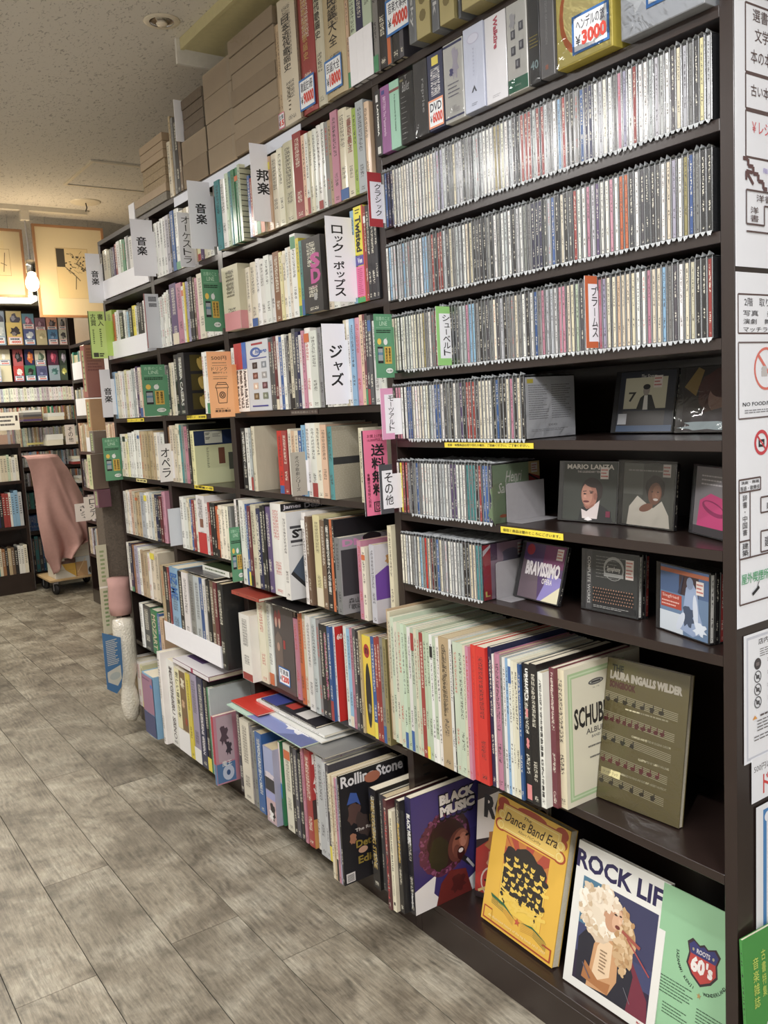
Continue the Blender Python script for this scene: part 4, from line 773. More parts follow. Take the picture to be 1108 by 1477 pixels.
def roots(a):
    Gn = (140, 196, 148); a.rect(0, 0, 1, 1, Gn); sh = [(-.2, .09), (-.14, .125), (-.05, .10), (0, .118), (.05, .10), (.14, .125), (.2, .09), (.17, .03), (.19, -.04), (.12, -.10), (0, -.145), (-.12, -.10), (-.19, -.04), (-.17, .03)]
    cx, cy = .56, .63; P = lambda k, f=lambda p: True: [(cx + x * k, cy + y * k) for x, y in sh if f((x, y))]
    a.poly(P(1.0), (54, 40, 48)); a.poly(P(.88), (196, 60, 56)); k = .88; a.poly([(cx + x * k, cy + y * k) for x, y in sh[:7]] + [(cx + .17 * k, cy + .035 * k), (cx - .17 * k, cy + .035 * k)], (52, 56, 120))
    a.text('ROOTS', cx - .08, cy + .045, cx + .08, cy + .075, (214, 210, 214), .03); a.text('60', cx - .135, cy - .075, cx + .035, cy + .025, (236, 230, 226), .06); a.text("'s", cx + .045, cy - .07, cx + .13, cy + .02, (236, 230, 226), .05)
    for sg in (-1, 1): a.ell(cx + sg * .12, cy + .06, .015, .011, (170, 160, 130), 5)
    def arc(t, a0, a1, r):
        for i, ch in enumerate(t):
            if ch == ' ': continue
            an = a0 + (a1 - a0) * i / (len(t) - 1); x = cx + r * math.cos(an); y = cy + r * math.sin(an) * a.W / a.H; rot = an + math.pi / 2; vs, fs, w, h = glyphs(ch, .02); sz = .046
            l = a.l; a._add([(x + ((u - .5) * w * math.cos(rot) - (v - .5) * h * math.sin(rot)) * sz, y + ((u - .5) * w * math.sin(rot) + (v - .5) * h * math.cos(rot)) * sz * a.W / a.H) for u, v in vs], fs, (40, 60, 50)); a.l = l
        a.l += 1
    arc('SAZANAMI KENJI', math.radians(180), math.radians(255), .3); arc('WONDERLAND', math.radians(283), math.radians(335), .3)
    a.poly([(cx + .0 + (.03 if i % 2 == 0 else .012) * math.sin(i * math.pi / 5), cy - .2 + (.021 if i % 2 == 0 else .009) * math.cos(i * math.pi / 5)) for i in range(10)], (176, 140, 80))
    a.lines(.08, .32, .5, .44, 6, (60, 90, 66), .3); a.lines(.14, .2, .46, .28, 4, (60, 90, 66), .3); a.lines(.55, .26, .95, .36, 5, (60, 90, 66), .3); a.lines(.3, .04, .9, .14, 6, (60, 90, 66), .3)
ro = onp(950, 1440, 2, .1034)
a0 = onp(922, 1470, 2, .104)
faceout('pamphlet', (940, 1490), None, .1034, .30, .20, (140, 196, 148), 'pale green pamphlet with a red and blue route shield', 'pamphlet', roots, T=.003, W=.175, xoff=-.012)
# ================================================================== music scores row
SCZ = .5327
Sx = (540, .2708)
row('scores', 'score shelf under the discs', Sx, SCZ, .065, 30, .225,
    '82 t/32.5@6 105 c/32@6 118 m/31@6.5 135 i/30@6.5 152 m/30.3@7 172 m2/30.3@7 205 w/30@7 222 m/30@7 240 c/30@7 254 m/30@7 268 r/29.5@7 288 m/30@7 304 m/30@7 322 w/29.8@7 338 m/29.5@7 356 w/29.5@7 372 t/30@7!cho 425 w/30@7 440 k/29@7 446 m/29.8@7 470 m/29.8@7 498 c/29.6@7 512 p/29.6@7 528 R/30@6.3!rs 566 R/30@6.3!rs 616 B/30.3@5.6 632 B/30.3@5.6 652 w/29@5.6 660 p/29.3@5.6 694 g/29.2@5.6 706 w/29@5.6 722 s/29@5.6 736 w/29@5.6 752 i/28.8@5.6 766 i/28.8@5.6 786 b/28.5@5.6 800 k/28.8@5.1!car 848 k/29.2@5.2 886 w/27.8@4.9!txt 918 k/27.8@4 934 M/28.6@3.1!frb 980', kind='music score', group='music scores', name='music_score', hi=1.679)
def carmen(b):
    a = Art(b['T'], b['H']); a.text('Carmen', .3, .74, .85, .97, Wt, .02, rot=90); a.rect(.4, .62, .7, .68, (222, 130, 130)); a.ell(.55, .43, .2, .04, (222, 130, 130), jag=.3); a.rect(.25, .02, .9, .13, (222, 130, 130)); spine_art(a, b['r'], b['T'])
carmen(gg('scores', 'car'))
def frb(b):
    a = Art(b['T'], b['H']); a.text('Freiburger Chorbuch', .25, .62, .75, .97, (225, 200, 190), .01, rot=-90); a.text('Carus', .25, .03, .7, .12, (225, 200, 190), .01, rot=-90); spine_art(a, b['r'], b['T'])
frb(gg('scores', 'frb')); sp_text('バロック・オペラ名曲選集 ピアノ伴奏譜', K, .25, .08, .75, .95)(gg('scores', 'txt')); sp_text('Chorale Symphonies', (90, 76, 50), .2, .4, .6, .95)(gg('scores', 'cho'))
def schub(a):
    a.rect(0, 0, 1, 1, (232, 226, 200)); a.frame(.04, .04, .78, .96, .05, (176, 206, 150)); a.frame(.058, .055, .762, .945, .016, (206, 226, 184)); a.rect(.78, 0, 1, 1, (222, 216, 190)); a.ell(.4, .855, .1, .022, (90, 90, 88)); a.ell(.4, .855, .08, .012, (190, 190, 180)); a.rect(.34, .848, .46, .862, (60, 60, 60)); a.text('Nr. 170', .36, .81, .44, .82, (110, 108, 100), 0)
    a.text('SCHUBERT', .11, .55, .69, .70, (40, 38, 38), .03); a.text('ALBUM', .26, .49, .52, .53, (80, 78, 76), .01); a.text('BAND I', .33, .455, .46, .475, (100, 98, 96), 0); a.lines(.28, .38, .52, .41, 1, (110, 108, 100), .4); a.lines(.3, .3, .5, .33, 1, (110, 108, 100), .4)
spine_item('schubert', 540 + 987 * .2708, 540 + 1031 * .2708, SCZ, .021, .284, .225, (226, 216, 180), 'cream score with pale green border on cover, right of the maroon one', cat='music score', fn=schub, name='music_score')
def laura(a):
    a.rect(0, 0, 1, 1, (128, 114, 62)); a.text('THE', .1, .91, .24, .96, (50, 44, 30), .05); a.text('LAURA INGALLS WILDER', .08, .855, .93, .915, (226, 216, 196), .07); a.text('SONGBOOK', .08, .795, .4, .845, (110, 50, 44), .07)
    for i, (y, x0, x1) in enumerate(((.68, .02, .9), (.54, .02, .88), (.4, .02, .86), (.25, .02, .84), (.1, .02, .82))):
        for k in range(5): a.line((x0, y + .012 * k + .035), (x1, y + .012 * k + .005), .006, (214, 204, 166))
        n = (7, 10, 4, 8, 6)[i]; c = ((60, 52, 34), (120, 44, 44), (44, 40, 28), (126, 40, 44), (60, 52, 34))[i]
        for k in range(n):
            x = x0 + .05 + k * (.75 if i != 2 else .45) / n; a.ell(x, y + .03, .028, .016, c, 12, jag=.3, seed=k); a.line((x + .015, y + .03), (x + .015, y + .065), .012, c)
    a.lines(.3, .66, .8, .68, 1, (200, 190, 150), .5, rag=0); a.text('COMPILED AND EDITED BY EUGENIA GARSON', .4, .49, .85, .505, (206, 196, 156), .02); a.text('ILLUSTRATED BY GARTH WILLIAMS', .5, .35, .85, .365, (206, 196, 156), .02); a.text('ARRANGED FOR PIANO AND GUITAR BY HERBERT HAUFRECHT', .3, .21, .84, .225, (206, 196, 156), .02)
    a.rect(.06, .175, .3, .225, (226, 214, 150)); a.text('ソング・ブック', .09, .19, .27, .21, (70, 60, 40), .01)
q = faceout('songbook', (858, 1149), (979, 1197), SCZ, .285, .16, (128, 114, 62), 'olive songbook with rows of music staves, leaning beside the pale green bordered score', 'songbook', laura, T=.014)
def wrapon(q, D=None):
    t = q['T'] / 2 + .0012; D = D or q['D']; g = G()
    n = 10; vs = []; fs = []; r = random.Random(int(D * 1e4))
    for i in range(n + 1):
        for j in range(n + 1): vs.append((-.002 + (D + .004) * i / n, -t - r.random() * .0012, -.0 + (q['H'] + .003) * j / n))
    for i in range(n):
        for j in range(n): fs.append((i * (n + 1) + j, (i + 1) * (n + 1) + j, (i + 1) * (n + 1) + j + 1, i * (n + 1) + j + 1))
    return smooth(meshobj('clear_wrap', vs, fs, M_WRAP, q['r']))
wrapon(q)
# ================================================================== boxed disc sets above the discs (second row down) and the top row
Bx = (520, .2708); Px = (780, .2960); Tx = (380, .1625)
BPREV = {}
def boxed(px0, px1, crop, zb, prot, H, D, c, label, sfn=None, grp='boxed disc sets on the second row', fn=None, wrap=False):
    ya, yb = Yat(crop[0] + px0 * crop[1], zb, -prot), Yat(crop[0] + px1 * crop[1], zb, -prot); ya = min(ya, BPREV.get(zb, 9), 1.6808 if px1 < 125 and zb < 2 else 9); BPREV[zb] = yb; T = ya - yb - .0006; r = empty('boxed_set', (-prot, (ya + yb) / 2, zb + .0002)); tag(r, label, 'box set', grp)
    col = PAL[c] if isinstance(c, str) else c
    o = G().box((0, -T / 2, 0), (D, T / 2, H), c=.0008).build('slipcase', M_COVER, r); o.color = (*lin(col), 1)
    b = dict(r=r, T=T, H=H, D=D)
    if sfn: sfn(b)
    if fn: fcov(b, fn, D)
    if wrap:
        vs = []; n = 8; rr = random.Random(int(px0))
        for i in range(4):
            for j in range(n + 1): vs.append((-.0012 - rr.random() * .0014, T / 2 - T * i / 3, (H + .002) * j / n))
        smooth(meshobj('clear_wrap', vs, [(i * (n + 1) + j, (i + 1) * (n + 1) + j, (i + 1) * (n + 1) + j + 1, i * (n + 1) + j + 1) for i in range(3) for j in range(n)], M_WRAP, r))
    return b
ZB = 1.9064
def lat(b):
    a = Art(b['T'], b['H']); a.rect(.2, .82, .62, .93, (214, 214, 214)); a.text('LATIOSDA', .35, .3, .65, .78, Wt, .06, rot=-90); a.rect(.2, .03, .8, .14, (206, 206, 200)); spine_art(a, b['r'], b['T'])
boxed(72, 119, Bx, ZB, .012, .142, .13, 'k', 'black boxed disc set, first from left on the box row', lat)
boxed(120, 166, Bx, ZB, .013, .142, .13, (150, 84, 150), 'purple boxed disc set beside the black one at left end', lambda b: (lambda a: (a.rect(.15, .88, .5, .94, (60, 60, 140)), a.text('BRITTEN The Masterworks', .3, .25, .6, .84, (226, 190, 226), .01, rot=-90), spine_art(a, b['r'], b['T'])))(Art(b['T'], b['H'])))
boxed(167, 219, Bx, ZB, .013, .142, .13, (150, 206, 180), 'mint green boxed disc set right of the purple one', lambda b: (lambda a: (a.rect(.0, .84, 1, .88, (130, 60, 60)), a.text('A la découverte de la musique', .45, .25, .62, .8, (40, 80, 66), .01, rot=-90), spine_art(a, b['r'], b['T'])))(Art(b['T'], b['H'])))
def ballet(b):
    a = Art(b['T'], b['H']); a.rect(.05, .92, .3, .95, (150, 140, 90)); a.text('Ballet', .2, .76, .75, .9, (205, 205, 205), 0, shear=.4)
    for i in range(9): a.rect(.1, .08 + .075 * i, .4 + .1 * (i % 2), .086 + .075 * i, (190, 190, 190))
    a.text('T', .4, .93, .6, .98, (205, 205, 205), 0); spine_art(a, b['r'], b['T'])
boxed(220, 294, Bx, ZB, .012, .142, .13, (44, 44, 46), 'charcoal boxed ballet set with thin white lines', ballet, wrap=True)
boxed(296, 366, Bx, ZB, .014, .15, .13, (70, 70, 72), 'dark grey boxed disc set between the charcoal and navy ones', lambda b: (lambda a: (a.text('reprise', .55, .3, .8, .75, (180, 180, 180), .01, rot=-90), spine_art(a, b['r'], b['T'])))(Art(b['T'], b['H'])), wrap=True)
def mozop(b):
    a = Art(b['T'], b['H']); a.rect(.3, .84, .72, .95, (226, 206, 70)); a.text('MOZART DIE OPERN', .2, .45, .8, .8, (206, 206, 210), .02, rot=-90); spine_art(a, b['r'], b['T'])
b = boxed(370, 452, Bx, ZB, .014, .15, .13, (36, 44, 84), 'navy boxed opera set with yellow badge and orange price tag', mozop)
price_tag(b['r'], (-.0016, b['T'] / 2 - .001, .004), (0, -1, 0), (0, 0, 1), b['T'] - .002, .056, 'DVD', '6000', (240, 150, 110), label='orange and white handwritten price tag')
def wht(b):
    a = Art(b['T'], b['H']); a.rect(.02, .95, .98, .98, (60, 66, 120)); a.rect(.02, .04, .98, .065, (60, 66, 120)); a.ell(.6, .72, .16, .2, (196, 190, 210), jag=.4); a.ell(.4, .62, .1, .05, (90, 90, 150), jag=.3); a.lines(.2, .3, .8, .5, 4, (130, 130, 150), .3); a.text('Wien', .4, .1, .75, .2, (190, 186, 190), 0); spine_art(a, b['r'], b['T'])
boxed(455, 558, Bx, ZB, .014, .152, .13, 'w', 'white boxed disc set with violet sketch, right of the navy one', wht, wrap=True)
def pbl(b):
    a = Art(b['T'], b['H']); a.ell(.5, .85, .3, .06, (176, 176, 204)); a.ell(.5, .85, .26, .05, (194, 198, 220)); a.poly([(.35, .22), (.5, .3), (.62, .22), (.56, .22), (.5, .26), (.42, .22)], (50, 54, 66)); a.lines(.35, .06, .65, .1, 2, (90, 96, 110), .3); a.lines(.46, .4, .54, .75, 8, (170, 176, 200), .4); spine_art(a, b['r'], b['T'])
boxed(561, 666, Bx, ZB, .018, .157, .13, (186, 194, 218), 'wide pale blue boxed disc set with a small black mark', pbl)
def walk(b):
    a = Art(b['T'], b['H']); a.text('Walküre', .42, .6, .62, .97, (170, 60, 80), .05, rot=-90); a.lines(.3, .05, .7, .09, 2, (150, 150, 160), .3); spine_art(a, b['r'], b['T'])
boxed(670, 787, Bx, ZB, .014, .157, .13, (212, 212, 218), 'wide white boxed opera set with red lettering', walk)
def wgr(b):
    a = Art(b['T'], b['H']); a.rect(.01, .01, .99, .16, (40, 120, 90)); 
    for x, y in ((.2, .6), (.6, .66), (.2, .42), (.6, .45), (.4, .26)): a.rect(x, y, x + .22, y + .1, (90, 92, 104)); a.ell(x + .1, y + .05, .05, .03, (170, 172, 180), 7, jag=.4)
    a.ell(.3, .8, .14, .09, (190, 190, 196), jag=.4); a.text('Salzburg', .35, .06, .65, .09, (190, 210, 200), 0); spine_art(a, b['r'], b['T'])
boxed(790, 897, Bx, ZB, .014, .157, .13, 'w', 'white boxed disc set with green foot and small photographs', wgr, wrap=True)
boxed(902, 961, Bx, ZB, .014, .153, .13, (64, 66, 70), 'charcoal boxed set with large pale 40, right of green-footed one', lambda b: (lambda a: (a.text('40', .15, .16, .85, .26, (160, 190, 196), .02), a.lines(.1, .4, .9, .55, 4, (190, 170, 70), .25), spine_art(a, b['r'], b['T'])))(Art(b['T'], b['H'])), wrap=True)
boxed(963, 1037, Bx, ZB, .018, .157, .13, (126, 126, 130), 'grey shrink-wrapped boxed set left of the gold one', lambda b: (lambda a: (a.text('DEUTSCHE GRAMMOPHON', .4, .35, .55, .9, (176, 176, 180), 0, rot=-90), a.rect(.35, .08, .55, .13, (190, 120, 100)), spine_art(a, b['r'], b['T'])))(Art(b['T'], b['H'])), wrap=True)
def goldf(b):
    a = Art(b['T'], b['H']); a.rect(.02, .02, .98, .98, (214, 196, 96)); a.ell(.42, .5, .36, .42, (206, 96, 40)); a.ell(.46, .52, .33, .38, (232, 214, 130)); a.poly([(.3, .9), (.6, .99), (.9, .8), (.7, .6), (.5, .75)], (220, 120, 60)); a.ell(.6, .8, .25, .15, (240, 232, 190), jag=.2); spine_art(a, b['r'], b['T'])
b = boxed(82, 352, Px, ZB, .022, .158, .13, (196, 176, 60), 'gold boxed disc set with 3000 yen price tag', goldf, wrap=True)
price_tag(b['r'], (-.0016, b['T'] / 2 - b['T'] * .3, .012), (0, -1, 0), (0, 0, 1), b['T'] * .66, .062, 'ヘンデルの旅', '3000')
def silv(b):
    a = Art(b['T'], b['H']); a.rect(.01, .01, .99, .99, (176, 182, 190)); a.ell(.3, .5, .2, .3, (200, 206, 212), jag=.3); a.ell(.25, .6, .12, .14, (190, 150, 170), jag=.4); spine_art(a, b['r'], b['T'])
b = boxed(392, 800, Px, ZB, .022, .155, .14, (150, 154, 160), 'silvery shrink-wrapped boxed set with blue price tag, at right end', silv, wrap=True)
price_tag(b['r'], (-.0016, b['T'] / 2 - b['T'] * .33, .03), (0, -1, 0), (0, 0, 1), b['T'] * .5, .075, '交響曲全集', '10000')
# top of the bookcase
row('top2', 'top of the second bay', Tx, TOPB, .012, 30, .2, '150 t/26 168 t/26 188 c/31!kyu1 336 v/30 352 r/30!red1 478 c/31@1!kyu2 562 t/31@1.5!minyo 745 a/31@1 785 m/27 848 B/27.5 910 m/27.5 985 g/29 1030 k/30!blk1 1108 g/30 1140 k/30!blk2 1215 G/30 1250', kind='reference book', group='tall reference books on top of the bookcase')
t2 = ROWS['top2']; 
for i, q in enumerate([t2[8], t2[9], t2[10]] if len(t2) > 10 else []):
    G().box((-.0016, -q['T'] / 2, 0), (.1, q['T'] / 2, .11)).build('paper_band', M_CARD, q['r'])
q = gg('top2', 'red1'); price_tag(q['r'], (-.0018, q['T'] / 2 + .008, .012), (0, -1, 0), (0, 0, 1), .075, .075, '歌謡史3冊', '90000')
q = gg('top2', 'minyo'); price_tag(q['r'], (-.0018, q['T'] / 2 - .002, .014), (0, -1, 0), (0, 0, 1), .075, .075, '民謡大全', '18000')
q = gg('top2', 'blk2'); price_tag(q['r'], (-.0018, q['T'] / 2 + .012, .055), (0, -1, 0), (0, 0, 1), .085, .075, '音楽大事典', '40000')
q = t2[0]; price_tag(q['r'], (-.0018, q['T'] / 2 + .003, .0), (0, -1, 0), (0, 0, 1), .032, .04, '全集', '15', (230, 120, 150))
OLV = (168, 154, 96)
for i, (p0, p1, pr, c, t, lab) in enumerate(((262, 300, .035, (126, 130, 134), 'Minsky', 'grey glossy volume with white lettering beside the olive cases, leftmost'), (301, 372, .035, OLV, '....', 'olive gold slipcase, leftmost of the olive cases overhead'),
        (376, 420, .03, (130, 134, 140), 'Musik', 'silver grey volume between the olive cases overhead'), (424, 500, .035, OLV, '....', 'olive gold slipcase, second from left overhead'),
        (506, 535, .025, (120, 124, 130), 'Opus', 'dark glossy volume right of the second olive case'), (540, 640, .04, OLV, '....', 'wide olive gold slipcase cut by the picture top'), (645, 760, .03, (150, 146, 110), '....', 'pale olive slipcase at the right end overhead'))):
    boxed(p0, p1, Bx, TOPB, pr, .30, .2, c, lab, sp_text(t, (232, 232, 230) if c != OLV else (110, 96, 50), .25, .1, .75, .5), 'olive and grey volumes on top of the nearest bay', wrap=(c != OLV))
# ================================================================== discs in crinkled sleeves
CDT, CDH, CDD = .0101, .1245, .142
def cd_case_mesh():
    g = G(); g.box((0, -CDT / 2, 0), (CDD, CDT / 2, CDH), 0, c=.0007); o = g.build('case', [M_CASE]); me = o.data; bpy.data.objects.remove(o); return me
def cd_spine_mesh():
    g = G(); g.box((-.0003, -.0027, .003), (.0004, .0027, CDH - .003), 0); o = g.build('spine_card', [M_CDSPINE]); me = o.data; bpy.data.objects.remove(o); return me
def sleeve_mesh(seed):
    r = random.Random(seed); g = G(); t = CDT / 2 - .0002; n = 7
    # folded flap along the top, a standing tuft at the front corner, pinched seam hanging below the front edge
    vs = []; k = 12
    for i in range(k + 1):
        x = -.0005 + .13 * i / k
        for j in range(3): vs.append((x, -t + t * j, CDH + .0012 + (r.random() * .0028 if j == 1 else .0004) + (.002 * r.random() if i == 0 else 0)))
    fs = [(i * 3 + j, (i + 1) * 3 + j, (i + 1) * 3 + j + 1, i * 3 + j + 1) for i in range(k) for j in range(2)]
    b = len(vs); h = r.uniform(.005, .010); vs += [(-.0012, t * r.uniform(-.6, .6), CDH + h), (.012, t * r.uniform(-.5, .5), CDH + h * .5)]; fs += [(0, b + 1, b), (b, b + 1, 2)]
    b = len(vs); m = 4
    for i in range(m + 1):
        y = -t + 2 * t * i / m; vs += [(-.0010, y, .0022), (-.0012 - .0016 * r.random(), y, (-.0022 - r.random() * .0045) if 0 < i < m else .0018)]
    fs += [(b + 2 * i, b + 2 * i + 1, b + 2 * i + 3, b + 2 * i + 2) for i in range(m)]; e = len(vs); vs += [(-.0006, -t + .0006, CDH + .0005), (-.0006, -t + .0006, .001), (-.0006, t - .0006, CDH + .0005), (-.0006, t - .0006, .001)]; fs += [(0, b, e + 1, e), (2, e + 2, e + 3, b + 2 * m)]
    me = bpy.data.meshes.new('sleeve'); me.from_pydata(vs, [], fs); me.materials.append(M_FILM); me.materials.append(M_WRAP)
    mi = [0] * len(fs); me.polygons.foreach_set('material_index', mi); me.update(); return me
CM_CASE = cd_case_mesh(); CM_SP = cd_spine_mesh(); SLV = [sleeve_mesh(i) for i in range(8)]
CDROWN = ['first', 'second', 'third', 'fourth', 'fifth', 'sixth', 'seventh']
CDS = []
def cdrow(k, zb, ya, yb, ov, prot=.0045, mix='wwwiilllcgggggGGGkkkkwlgGwiwlkgGwkibcgG', skip=()):
    y = ya - .0004; n = 0; r = random.Random(100 + k)
    while y - CDT > yb:
        if any(a >= y - CDT and b <= y for a, b in skip):
            y = [a for a, b in skip if a >= y - CDT and b <= y][0] - .0002 if False else y
        n += 1; yc = y - CDT / 2; d = CM.transposed() @ (Vector((-prot, yc, zb + .06)) - CP); px = 554 + CF * d.x / -d.z
        c = r.choice(mix)
        for (o, s), x0, x1, cc in ov:
            if o + x0 * s <= px <= o + x1 * s: c = r.choice(cc) if len(cc) > 1 else cc
        CDS.append([yc, zb, k, n, c, prot + r.uniform(-.0012, .0012), r.uniform(-.012, .012) * 0]); y -= CDT + .00035
P1 = (540, .2708); P2 = (780, .2960); P3 = (780, .2527)
cdrow(0, 1.7452, 1.6795, .8135 + .003, [(P1, 38, 52, 'c'), (P1, 53, 78, 'b'), (P1, 80, 100, 'B'), (P1, 100, 330, 'wwliwig'), (P1, 330, 365, 'su'), (P1, 520, 600, 'wlGk'), (P1, 640, 668, 'h'), (P1, 785, 838, 'r'), (P1, 866, 902, 'r'), (P1, 972, 1000, 's'), (P1, 1030, 1070, 'k'), (P1, 1084, 1108, 'b'), (P2, 100, 116, 'r'), (P2, 180, 206, 'b'), (P2, 207, 246, 'B'), (P2, 248, 352, 'wil'), (P2, 372, 392, 'p'), (P2, 394, 412, 'u'), (P2, 415, 442, 'w'), (P2, 445, 470, 'r'), (P2, 475, 496, 'w'), (P2, 498, 520, 'wy'), (P2, 520, 602, 'l'), (P2, 606, 632, 'w'), (P2, 634, 660, 'G'), (P2, 664, 688, 'c'), (P2, 690, 712, 'l'), (P2, 714, 748, 'g'), (P2, 750, 780, 'G'), (P2, 786, 816, 'Y')])
cdrow(1, 1.5809, 1.6795, .8135 + .003, [(P1, 60, 300, 'wllswgw'), (P1, 310, 325, 'r'), (P1, 344, 362, 'r'), (P1, 480, 520, 'c'), (P1, 845, 905, 'B'), (P1, 1050, 1072, 'r'), (P3, 0, 16, 'B'), (P3, 178, 202, 'r'), (P3, 205, 255, 'w'), (P3, 258, 280, 'p'), (P3, 300, 332, 'P'), (P3, 335, 386, 'wi'), (P3, 388, 408, 'p'), (P3, 438, 500, 'o'), (P3, 502, 530, 'G'), (P3, 531, 556, 'w'), (P3, 558, 622, 'G'), (P3, 624, 688, 'G'), (P3, 690, 716, 'w'), (P3, 718, 754, 'c'), (P3, 755, 780, 'u'), (P3, 782, 814, 'w'), (P3, 816, 848, 'h'), (P3, 850, 884, 'b'), (P3, 886, 916, 'g'), (P3, 918, 1000, 'k'), (P3, 1000, 1030, 'M')])
cdrow(2, 1.4195, 1.6795, .8135 + .003, [(P1, 95, 120, 'c'), (P1, 120, 255, 'wi'), (P1, 258, 278, 'h'), (P1, 320, 342, 'M'), (P1, 405, 445, 'kG'), (P1, 488, 512, 'p'), (P1, 512, 538, 's'), (P3, 0, 28, 'p'), (P3, 30, 100, 'wl'), (P3, 102, 118, 'p'), (P3, 120, 142, 'p'), (P3, 145, 178, 'ac'), (P3, 196, 222, 'm'), (P3, 335, 382, 'pu'), (P3, 384, 442, 'ci'), (P3, 444, 466, 'a'), (P3, 468, 538, 'c'), (P3, 540, 592, 'w'), (P3, 594, 622, 'p'), (P3, 624, 684, 'c'), (P3, 685, 712, 's'), (P3, 718, 752, 'g'), (P3, 754, 778, 'G'), (P3, 779, 802, 'r'), (P3, 804, 868, 'c'), (P3, 870, 942, 'k'), (P3, 944, 976, 'r'), (P3, 978, 1018, 'R')])
cdrow(3, 1.2604, 1.6795, 1.232, [(P1, 98, 112, 'c'), (P1, 113, 150, 'p'), (P1, 150, 171, 'w'), (P1, 171, 208, 'b'), (P1, 208, 300, 'wi'), (P1, 328, 354, 'b'), (P1, 354, 454, 'gkGw'), (P1, 455, 474, 'P'), (P1, 488, 512, 'r'), (P1, 513, 548, 'r'), (P1, 550, 612, 'ci'), (P1, 612, 705, 'kwb'), (P1, 708, 726, 'c'), (P1, 728, 746, 'p'), (P1, 748, 772, 'k'), (P1, 774, 812, 'wk'), (P1, 814, 864, 'Y'), (P1, 866, 896, 'k'), (P1, 896, 940, 'w')])
cdrow(4, 1.0844, 1.6795, 1.338, [(P1, 98, 130, 'w'), (P1, 134, 154, 'y'), (P1, 160, 184, 'r'), (P1, 185, 246, 'kbg'), (P1, 248, 312, 'w'), (P1, 320, 382, 'wl'), (P1, 415, 440, 'P'), (P1, 440, 490, 'wk'), (P1, 490, 534, 'e'), (P1, 536, 564, 'kw'), (P1, 566, 584, 'r'), (P1, 584, 606, 'b'), (P1, 606, 626, 'B'), (P1, 626, 660, 'a')])
cdrow(5, .9109, 1.6795, 1.378, [(P1, 118, 240, 'wlig'), (P1, 242, 262, 's'), (P1, 276, 294, 'R'), (P1, 302, 324, 'M'), (P1, 340, 356, 'b'), (P1, 400, 510, 'kwlG'), (P1, 516, 544, 'c'), (P1, 550, 574, 'e'), (P1, 574, 604, 'B')])
CDS.sort(key=lambda q: q[0]); rows_tot = {}
for q in CDS: rows_tot[q[2]] = max(rows_tot.get(q[2], 0), q[3])
far = CDS[320:]; LASTCD = {}
for q in CDS[:320]:
    yc, zb, k, n, c, pr, _ = q; _j = RNG.randint(-22, 2); col = tuple(max(0, min(255, v + _j + RNG.randint(-3, 3))) for v in PAL[c])
    r = empty('compact_disc', (-pr, yc, zb + .0002), rotz=RNG.uniform(-.012, .012)); fr = rows_tot[k] - n + 1
    tag(r, '%s-spined disc in crinkled clear sleeve, %s from the right end, %s row of discs' % (NAME[c], ORD(fr), CDROWN[k]), 'CD', 'discs standing in the %s row of discs' % CDROWN[k])
    link(bpy.data.objects.new('case', CM_CASE), r); s = link(bpy.data.objects.new('spine_card', CM_SP), r); s.color = (*lin(col), 1)
    link(bpy.data.objects.new('sleeve', SLV[RNG.randrange(8)]), r)
    if fr == 1: LASTCD[k] = r
g = G(); cols = []; gen = []; rn = []
for q in far:
    yc, zb, k, n, c, pr, _ = q; col = (*lin(PAL[c]), 1); r_ = RNG.random(); z = zb + .0002
    g.box((-pr, yc - CDT / 2, z), (-pr + CDD, yc + CDT / 2, z + CDH), 0); g.box((-pr - .0003, yc - .0034, z + .003), (-pr - .00005, yc + .0034, z + CDH - .003), 1)
    cols += [col] * 12; rn += [r_] * 12; gen += [None] * 6 + [(yc, z)] * 6
    g.v += [(-pr - .001, yc - .004, z + CDH + .0008), (-pr - .001, yc + RNG.uniform(-.002, .002), z + CDH + RNG.uniform(.005, .009)), (-pr + .012, yc, z + CDH + .003), (-pr - .001, yc + .004, z + CDH + .0008)]; m = len(g.v) - 4
    g.f += [(m, m + 2, m + 1), (m + 1, m + 2, m + 3)]; g.m += [2, 2]; cols += [col] * 2; rn += [r_] * 2; gen += [None] * 2
o = meshobj('compact_discs_far', g.v, g.f, [M_CASE, M_CDSTUFF, M_FILM], None, g.m); tag(o, 'discs in clear sleeves at the far left ends of the disc rows', 'CDs', kind='stuff')
def stuff_attrs(o, cols, rn, gen):
    me = o.data; a = me.color_attributes.new('tint', 'FLOAT_COLOR', 'CORNER'); b = me.attributes.new('rnd', 'FLOAT', 'FACE'); c = me.attributes.new('gen', 'FLOAT_VECTOR', 'CORNER'); A_ = []; C_ = []
    for p, cc, gg_ in zip(me.polygons, cols, gen):
        A_ += list(cc) * p.loop_total
        for vi in p.vertices:
            if gg_: v = me.vertices[vi].co; C_ += [0, .5 + (v.y - gg_[0]) / .0068 * 1.0, (v.z - gg_[1]) / CDH]
            else: C_ += [0, 0, 0]
    a.data.foreach_set('color', A_); b.data.foreach_set('value', rn); c.data.foreach_set('vector', C_)
stuff_attrs(o, cols, rn, gen)
